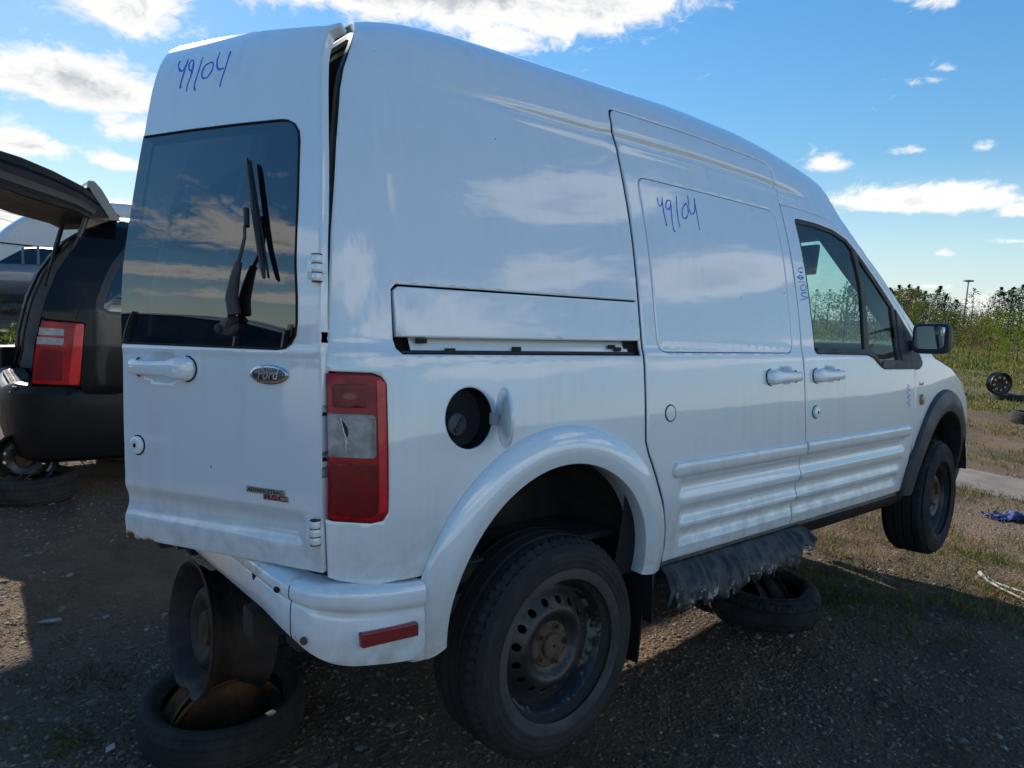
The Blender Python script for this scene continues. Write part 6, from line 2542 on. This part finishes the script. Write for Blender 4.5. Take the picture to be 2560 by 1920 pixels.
T(17.3, 1.5, 70, 3.4, 'green', 'green leafy tree under the spindly conifer', 'leafy_tree')
T(16.5, 1.15, 66, 3.8, 'birch', 'olive leafy tree right of the spindly conifer', 'leafy_tree')
T(15.9, 1.25, 72, 4.0, 'green', 'green leafy tree in front of the right grove', 'leafy_tree')
T(14.8, 1.45, 60, 3.6, 'yellow', 'bright green leafy tree near the right edge of the photo', 'leafy_tree')
T(13.9, 1.5, 62, 3.6, 'yellow', 'bright green leafy tree at the right edge of the photo', 'leafy_tree')
T(16.95, .75, 58, 3.0, 'rust', 'rust brown bush in the middle of the field edge', 'field_shrub', 'shrubs at the field edge', 900, .0)
T(16.2, .55, 56, 2.6, 'rust', 'smaller rust brown bush beside the bright bush', 'field_shrub', 'shrubs at the field edge', 900, .0)
T(15.85, .32, 46, 2.8, 'yellow', 'low bright lime bush in the field', 'field_shrub', 'shrubs at the field edge', 900, .0)
T(14.3, .05, 42, 2.2, 'yellow', 'low lime bush at the right edge of the field', 'field_shrub', 'shrubs at the field edge', 900, .0)
T(18.7, .35, 62, 4.2, 'green', 'dark green hedge bush right of the door mirror', 'field_shrub', 'shrubs at the field edge', 1100, .0)
T(19.7, .55, 62, 4.4, 'green', 'dark green hedge bush behind the door mirror', 'field_shrub', 'shrubs at the field edge', 1100, .0)
T(20.9, .75, 64, 4.4, 'green', 'dark green hedge bush left of the door mirror', 'field_shrub', 'shrubs at the field edge', 1100, .0)
T(17.7, .25, 58, 3.4, 'green', 'green bush below the tall light mast', 'field_shrub', 'shrubs at the field edge', 900, .0)
# seen through the cab glass
T(25.0, 2.75, 38, 2.2, 'birch', 'leafy tree seen through the van cab window', 'leafy_tree', n=1300, low=.25)
T(22.9, 2.6, 60, 3.0, 'pine', 'dark conifer seen through the van quarter glass', 'pine_tree')
for k, az in enumerate((23.6, 24.4, 25.3, 26.2, 27.1, 28.0, 29.0)):
    T(az, 2.3 + .25 * math.sin(k * 2.3), 120, 6.0, 'pine', ('first', 'second', 'third', 'fourth', 'fifth', 'sixth', 'seventh')[k] + ' far dark pine from the right, seen through the van cab window', 'pine_tree', 'far pines seen through the cab', n=900)

# light mast, street lamp and overhead cables
q = dir_pt(17.55, 0, 150); z0 = gz(q.x, q.y); top = 1.6 + 150 * math.tan(R(3.35))
ms = thing('light_mast', 'tall thin light mast rising between the two groves', 'light mast', (q.x, q.y, z0))
MB().tube([(0, 0, -.2), (0, 0, top - z0)], [.20, .11], 8).build('mast', simple('mast_grey', (.22, .23, .25), .6), ms)
hd = MB(); hd.lathe([(.02, .2), (.9, .1), (.9, -.12), (.1, -.25)], 12, 'Z', (0, 0, top - z0)); hd.build('lamp_ring', simple('mast_grey', (.22, .23, .25), .6), ms)
q = dir_pt(19.62, 0, 98); z0 = gz(q.x, q.y); tz = 1.6 + 98 * math.tan(R(2.0)) - z0
sl_ = thing('street_lamp', 'curved grey street lamp in front of the dark pines', 'street lamp', (q.x, q.y, z0))
side_v = Vector((RIGHT.x, RIGHT.y, 0)).normalized()
MB().tube([(0, 0, 0), (0, 0, tz * .82), side_v * .12 + Vector((0, 0, tz * .93)), side_v * .45 + Vector((0, 0, tz * .985)), side_v * .85 + Vector((0, 0, tz))], [.09, .075, .07, .06, .055], 8).build('pole', simple('lamp_pole_grey', (.32, .34, .36), .5), sl_)
lh = MB(); lh.box(tuple(side_v * 1.05 + Vector((0, 0, tz))), (.5, .22, .12), rot=math.atan2(side_v.y, side_v.x), bevel=.04); lh.build('lamp_head', simple('lamp_pole_grey', (.32, .34, .36), .5), sl_)
CABLE = simple('cable_grey', (.33, .34, .36), .6)
def cable(label, a, b, sag, r_, dist=90):
    A_, B_ = dir_pt(*a), dir_pt(*b)
    pts = []
    for k in range(17):
        t = k / 16
        q = A_ + (B_ - A_) * t
        q.z -= sag * 4 * t * (1 - t)
        pts.append(q)
    o = MB().tube(pts, r_, 5).build('overhead_cable', CABLE)
    tag(o, label, 'cable', 'overhead cables')
cable('pale overhead cable crossing in front of the left grove', (20.6, 1.86, 95), (17.6, 1.80, 95), .08, .035)
cable('pale overhead cable crossing in front of the right grove', (16.2, 1.98, 95), (12.5, 1.72, 95), .15, .04)
WIRE = CABLE
cable('upper dark power line at the left edge of the photo', (93, 6.3, 70), (82.5, 3.7, 70), .5, .022)
cable('lower dark power line at the left edge of the photo', (93, 5.7, 70), (82.5, 3.2, 70), .5, .022)


# ---- a car as a thing with parts
def car(name, label, cat, loc, rz, L, W, H, profile, paintm, group=None, glassm=None, wheels=True, lift=0.0, wagon=False):
    """profile: stations (x fraction, belt height, roof height or None) from rear to front"""
    t = thing(name, label, cat, loc, rz, group)
    hw = W / 2
    vs, fs = [], []
    sec = []
    for (fx, zb, zr) in profile:
        x = (fx - .5) * L
        pl = 1 - .16 * abs(2 * fx - 1) ** 4
        w = hw * pl
        bot = .22 + .10 * (abs(2 * fx - 1) ** 6)
        ring = [(x, -w * .86, bot), (x, -w * .97, bot + .12), (x, -w, bot + .32), (x, -w * .97, zb * .93), (x, -w * .90, zb), (x, -w * .45, zb + .03), (x, w * .45, zb + .03), (x, w * .90, zb), (x, w * .97, zb * .93), (x, w, bot + .32), (x, w * .97, bot + .12), (x, w * .86, bot)]
        sec.append(ring)
    n = 12
    for r_ in sec:
        vs += r_
    for i in range(len(sec) - 1):
        for k in range(n - 1):
            fs.append((i * n + k, i * n + k + 1, (i + 1) * n + k + 1, (i + 1) * n + k))
    fs.append(tuple(range(n))); fs.append(tuple((len(sec) - 1) * n + k for k in range(n)))
    off = Vector((0, 0, lift))
    MB().add([Vector(v) + off for v in vs], fs).build('body', paintm, t, sharp=45)
    gs = [(fx, zb, zr) for fx, zb, zr in profile if zr]
    gv_, gf_ = [], []
    for (fx, zb, zr) in gs:
        x = (fx - .5) * L
        w0 = hw * .89; w1 = hw * (.89 - .22 * min(1, (zr - zb) / .5))
        gv_ += [(x, -w0, zb - .01), (x, -w1, zr - .03), (x, w1, zr - .03), (x, w0, zb - .01)]
    for i in range(len(gs) - 1):
        for k in range(3):
            gf_.append((i * 4 + k, i * 4 + k + 1, (i + 1) * 4 + k + 1, (i + 1) * 4 + k))
    gm = glassm or glass('far_car_glass', (.03, .033, .036), 1.6, 0, .03)
    MB().add([Vector(v) + off for v in gv_], gf_).build('glazing', gm, t, sharp=30)
    # roof skin and pillars
    rr = [(fx, zb, zr) for fx, zb, zr in gs if zr - zb > .33]
    rv, rf = [], []
    for (fx, zb, zr) in rr:
        x = (fx - .5) * L
        w1 = hw * .70
        for k in range(7):
            u = k / 6 * 2 - 1
            rv.append((x, w1 * u, zr + .02 - .05 * abs(u) ** 3))
    for i in range(len(rr) - 1):
        for k in range(6):
            a = i * 7 + k
            rf.append((a, a + 1, a + 8, a + 7))
    MB().add([Vector(v) + off for v in rv], rf).build('roof', paintm, t)
    for i, (fx, zb, zr) in enumerate(gs):
        if i in (0, len(gs) - 1) or zr - zb < .3:
            continue
        for sg_ in (-1, 1):
            x = (fx - .5) * L
            w0 = hw * .90; w1 = hw * (.90 - .22 * min(1, (zr - zb) / .5))
            MB().tube([Vector((x, sg_ * w0, zb)) + off, Vector((x, sg_ * w1, zr)) + off], .035, 6).build('pillar', paintm, t)
    for fx in ((.17, .82) if wheels else ()):
        for sg_ in (-1, 1):
            w_ = MB()
            w_.lathe([(.20, -.09), (.27, -.10), (.31, -.07), (.315, 0), (.31, .07), (.27, .10), (.20, .09), (.17, .0), (.004, .0)], 24, 'Y', tuple(Vector(((fx - .5) * L, sg_ * (hw - .10), .315)) + off))
            w_.build('wheel', RUBBER, t)
    for sg_ in (-1, 1):
        x0 = (profile[0][0] - .5) * L
        lp = MB(); lp.box(Vector((x0 + .03, sg_ * hw * .62, profile[0][1] * .86)) + off, (.10, .26, .16), bevel=.03)
        lp.build('tail_lamp', REDLENS, t)
        x1 = (profile[-1][0] - .5) * L
        lp = MB(); lp.box(Vector((x1 - .05, sg_ * hw * .58, profile[-1][1] * .9)) + off, (.14, .30, .12), bevel=.03)
        lp.build('headlamp', CLEARLENS, t)
    return t


WAGON = [(0, .80, None), (.02, .96, .98), (.08, 1.0, 1.30), (.16, 1.0, 1.42), (.36, 1.0, 1.46), (.55, .99, 1.45), (.62, .98, 1.40), (.74, .96, 1.0), (.76, .95, None), (.9, .86, None), (1.0, .62, None)]
HATCH = [(0, .70, None), (.02, .92, .95), (.12, .96, 1.34), (.22, .96, 1.43), (.45, .95, 1.45), (.56, .94, 1.38), (.72, .92, .95), (.75, .91, None), (.92, .82, None), (1.0, .6, None)]
SEDAN = [(0, .72, None), (.03, .95, None), (.18, .97, 1.0), (.32, .95, 1.38), (.48, .94, 1.43), (.58, .93, 1.36), (.74, .92, .95), (.77, .9, None), (.92, .8, None), (1.0, .58, None)]
zc = gz(.6, 20)
car('parked_car', 'dusty silver grey wagon with dark windows, far behind the minivan', 'car', (.75, 20.0, 1.02), R(176), 4.6, 1.75, 1.45, WAGON, SILVER)
for k, (x, y, wh) in enumerate(((-.6, 19.5, 'near left'), (2.2, 19.6, 'near right'), (-.6, 20.6, 'far left'), (2.2, 20.7, 'far right'))):
    h_ = 1.02 + .22 - gz(x, y)
    b_ = MB(); b_.lathe([(.19, 0), (.24, .01), (.24, h_ * .48), (.19, h_ * .5), (.24, h_ * .52), (.24, h_ - .01), (.19, h_)], 24, 'Z', (0, 0, 0))
    o = b_.build('rim_stack', RUST); o.location = (x, y, gz(x, y))
    tag(o, 'rusty stacked rims under the ' + wh + ' wheel of the far silver wagon', 'wheel rim', 'stacks under the silver wagon')
# large white rounded shell behind the wagon
sh = thing('camper_shell', 'large white rounded camper body behind the silver wagon', 'camper', (0, 0, 0))
prof_c = [(-.25, 1.4), (-.22, 2.60), (-.12, 2.95), (.15, 3.25), (.52, 3.55), (1.0, 3.80), (1.7, 4.02), (2.5, 4.20), (3.1, 4.25), (3.6, 4.2), (3.72, 3.7), (3.75, 1.4)]
pc = _dense(prof_c, 4)
v, f = [], []
kk = len(pc)
for (yy, ins) in ((23.0, .30), (23.12, .10), (23.35, .0), (24.9, 0), (25.1, .12), (25.2, .3)):
    for (x, z) in pc:
        cx, cz = 1.75, 2.2
        s_ = 1 - ins * .28
        v.append((cx + (x - cx) * s_ if z > 1.6 else x, yy, cz + (z - cz) * s_ if z > 1.6 else z))
for j in range(5):
    for i in range(kk - 1):
        a = j * kk + i
        f.append((a, a + 1, a + kk + 1, a + kk))
f.append(tuple(range(kk))); f.append(tuple(5 * kk + i for i in range(kk)))
MB().add(v, f).build('shell', paint('camper_white', (.62, .64, .66), rough=.5, coat=.2), sh, sharp=40)
bx = MB(); bx.box((1.75, 24.1, 1.15), (4.0, 1.9, .7), bevel=.08); bx.build('lower_body', simple('camper_dark', (.05, .05, .055), .7), sh)
fin = MB(); fin.tube([(-.30, 22.98, 2.66), (1.5, 22.98, 2.60), (3.6, 22.98, 2.58)], .02, 6); fin.build('waist_moulding', DARKTRIM, sh)

# tyres at the left edge, beyond the minivan
flat_tyre('grey tyre lying flat at the left edge of the photo', (-.72, 15.0, gz(-.7, 15) - .02), .32, .19, .20, rimmed=False)
t_ = thing('upright_tyre', 'dark tyre standing upright at the left edge of the photo', 'tyre', (-.88, 15.1, gz(-.8, 15) + .17), 0)
link('tyre_body', tyre_mesh(.31, .2, .19, 90, lug=50), t_, RUBBER).location = (0, 0, .31)
tree('roadside_weed', 'leafy green weed growing behind the minivan tail lamp', (-.1, 10.5, gz(0, 10.5)), 1.0, .9, 'green', 77, 700, 'weeds by the minivan', .0)
tree('roadside_weed', 'lower pale weed left of the minivan tail lamp', (-.55, 11.5, gz(0, 11.5)), .6, .8, 'birch', 78, 600, 'weeds by the minivan', .0)

# wheels lying in the field to the right
qx, qy = 17.9, 2.9
w_ = thing('bare_wheel_rim', 'bare rim standing upright on a tyre at the edge of the field', 'wheel rim', (qx, qy, gz(qx, qy) + .12), R(-38))
rb_ = link('barrel', rim_barrel_mesh(.255, .17, 60), w_, BLACKSTEEL); rb_.location = (0, 0, .255)
d_ = wheel_disc(w_, .21, [(0, .0), (.08, -.03), (.12, -.05), (.22, -.02)], 8, .15, .028, OLDSTEEL); d_.location = (0, 0, .255)
flat_tyre('grey tyre lying under the upright rim at the field edge', (18.1, 2.75, gz(18.1, 2.75) - .03), .34, .16, .20, rimmed=False)
flat_tyre('black tyre carcass lying left of the upright rim in the field', (17.2, 3.6, gz(17.2, 3.6) - .03), .28, .13, .19, rimmed=False)
flat_tyre('dusty tyre lying at the right edge of the photo', (13.4, 1.15, gz(13.4, 1.15)), .31, .20, .20, rimmed=False)
lw_ = thing('upright_tyre', 'black tyre with an orange edge standing at the right edge of the photo', 'tyre', (13.75, .98, gz(13.7, 1) + .19), R(70))
link('tyre_body', tyre_mesh(.30, .2, .19, 90, lug=50), lw_, RUBBER).location = (0, 0, .30)
og = MB(); og.lathe([(.19, -.10), (.18, -.06), (.02, -.06)], 30, 'Y', (0, 0, .30)); og.build('orange_rim', simple('orange_rim', (.45, .09, .02), .6), lw_)

# rubbish on the ground
RAG = simple('blue_cloth', (.055, .07, .21), .9, var=.4, vscale=14)
rv, rf = [], []
nr = 22
for j in range(nr + 1):
    for i in range(nr + 1):
        u, w = i / nr - .5, j / nr - .5
        x = u * .42 + .04 * noise.noise((u * 5, w * 5, 1)); y = w * .20 + .05 * noise.noise((u * 5, w * 5, 3))
        z = .055 * abs(noise.noise((u * 6, w * 7, 5))) + .05 * math.exp(-((u - .05) ** 2 + w * w) * 20)
        rv.append((x, y, z))
for j in range(nr):
    for i in range(nr):
        a = j * (nr + 1) + i
        rf.append((a, a + 1, a + nr + 2, a + nr + 1))
o = link('cloth_rag', mesh_from(rv, rf), None, RAG); o.location = (5.70, -.60, gzd(5.7, -.6) + .01); o.rotation_euler = (0, 0, R(-35))
tag(o, 'crumpled blue cloth rag on the ground at the right edge', 'rag')
WP = simple('white_plastic_strip', (.45, .42, .37), .7, var=.3, vscale=18)
st_ = MB()
P0 = [(3.72, -.93), (3.82, -.96), (3.75, -1.02), (3.72, -1.10), (3.70, -1.2), (3.63, -1.28), (3.60, -1.45)]
st_.tube([(x, y, gzd(x, y) + .025) for x, y in P0], [.011, .008, .007, .007, .006, .006, .005], 6)
st_.tube([(3.78, -.93, gzd(3.78, -.93) + .05), (3.73, -.99, gzd(3.7, -1) + .03), (3.67, -1.08, gzd(3.7, -1.1) + .02), (3.58, -1.22, gzd(3.6, -1.2) + .02), (3.50, -1.42, gzd(3.5, -1.4) + .02)], [.014, .009, .006, .006, .005], 6)
o = st_.build('plastic_strip', WP)
tag(o, 'broken white plastic trim strip lying in the grass at right', 'strip')
SH = simple('pale_shard', (.20, .22, .22), .7, var=.2)
def shard(name, label, x, y, rz, pts, col, th=.006, z=.012):
    k = len(pts)
    m2 = MB().add([(a, b, 0) for a, b in pts] + [(a, b, th) for a, b in pts], [tuple(range(k - 1, -1, -1)), tuple(range(k, 2 * k))] + [(i, (i + 1) % k, k + (i + 1) % k, k + i) for i in range(k)])
    o = m2.build(name, col, None, smooth=False)
    o.location = (x, y, gzd(x, y) + z); o.rotation_euler = (R(5), R(-4), rz)
    tag(o, label, 'scrap')
shard('plastic_shard', 'pale pointed plastic shard on the dirt left of the tyre', -1.02, 1.44, R(-30), [(-.045, -.010), (.02, -.018), (.042, -.004), (.046, .012), (.0, .012), (-.03, .004)], SH)
shard('paper_scrap', 'small white paper scrap at the bottom left', -.957, .255, R(20), [(-.022, -.012), (.010, -.014), (.018, .004), (.022, .012), (-.008, .010)], simple('paper', (.40, .38, .33), .9), .002)
shard('plastic_flake', 'small blue grey flake on the dirt near the tyre', -.80, 1.36, R(40), [(-.02, -.01), (.015, -.012), (.02, .006), (-.01, .012)], simple('blue_grey_flake', (.16, .17, .21), .7), .004)
shard('yellow_leaf_cross', 'dry straw coloured leaf lying on the gravel lower right', .98, -1.36, R(15), [(-.05, -.004), (-.012, -.008), (-.002, -.03), (.008, -.007), (.05, -.002), (.01, .006), (.004, .035), (-.008, .006)], simple('dry_leaf', (.36, .27, .12), .9), .002)
# dead stalks sticking up in the shade
for k, (x, y, h_) in enumerate(((.72, -.78, .16), (1.0, -.95, .22), (.83, -.72, .12), (1.35, -.75, .1))):
    dm = MB()
    r2 = random.Random(k)
    dm.tube([(0, 0, -.02), (.01, .01, h_ * .5), (r2.uniform(-.03, .03), .01, h_)], [.0022, .0018, .001], 5)
    for b in range(5):
        z = h_ * (.35 + .13 * b); a = r2.uniform(0, 6.28)
        dm.tube([(.008, .008, z), (.008 + .03 * math.cos(a), .008 + .03 * math.sin(a), z + .02)], [.0014, .0006], 4)
    o = dm.build('dead_stalk', simple('dead_stalk', (.14, .10, .07), .9))
    o.location = (x, y, gzd(x, y))
    tag(o, ('thin dead stalk nearest the van rear wheel', 'tallest dead branching stalk in the shaded dirt right of the wheel', 'small dead stalk beside the tallest stalk', 'short dead stalk farthest right in the van shadow')[k], 'weed', 'dead stalks in the shade')

# ---- the next row of wrecks, behind the photographer's left: the van's rear window mirrors it
DARKCAR = paint('dark_wreck_paint', (.03, .032, .036), rough=.4, coat=.5)
TANCAR = paint('tan_wreck_paint', (.42, .37, .30), rough=.4, coat=.5)
GREYCAR = paint('grey_wreck_paint', (.30, .31, .33), rough=.4, coat=.5)
for k, (x, y, rz, prf, pm, lab) in enumerate((
        (-6.9, 5.4, 12, SEDAN, GREYCAR, 'grey wrecked saloon mirrored at the left of the van rear window'),
        (-6.2, 2.6, -6, HATCH, DARKCAR, 'dark wrecked hatchback mirrored in the middle of the van rear window'),
        (-6.3, .2, 14, WAGON, TANCAR, 'tan wrecked wagon mirrored under the wiper in the rear window'),
        (-7.2, -2.4, -10, SEDAN, DARKCAR, 'dark wrecked saloon mirrored at the right of the van rear window'))):
    car('wrecked_car', lab, 'car', (x, y, .28 + gz(x, y)), R(90 + rz), 4.4, 1.75, 1.4, prf, pm, 'wrecks mirrored in the rear window')
    for j, (dx, dy) in enumerate(((.55, 1.5), (-.55, 1.5), (.55, -1.5), (-.55, -1.5))):
        a = R(rz)
        X_, Y_ = x + dx * math.cos(a) - dy * math.sin(a), y + dx * math.sin(a) + dy * math.cos(a)
        st_ = MB(); st_.lathe([(.19, 0), (.23, .01), (.23, .24), (.19, .25), (.23, .26), (.23, .53), (.19, .54)], 20, 'Z')
        o = st_.build('rim_stack', RUST); o.location = (X_, Y_, gz(X_, Y_))
        tag(o, 'rusty stacked rims, ' + ('near left', 'far left', 'near right', 'far right')[j] + ' prop of the ' + ('grey saloon', 'dark hatchback', 'tan wagon', 'dark saloon')[k] + ' mirrored in the rear window', 'wheel rim', 'stacks under the mirrored wrecks')
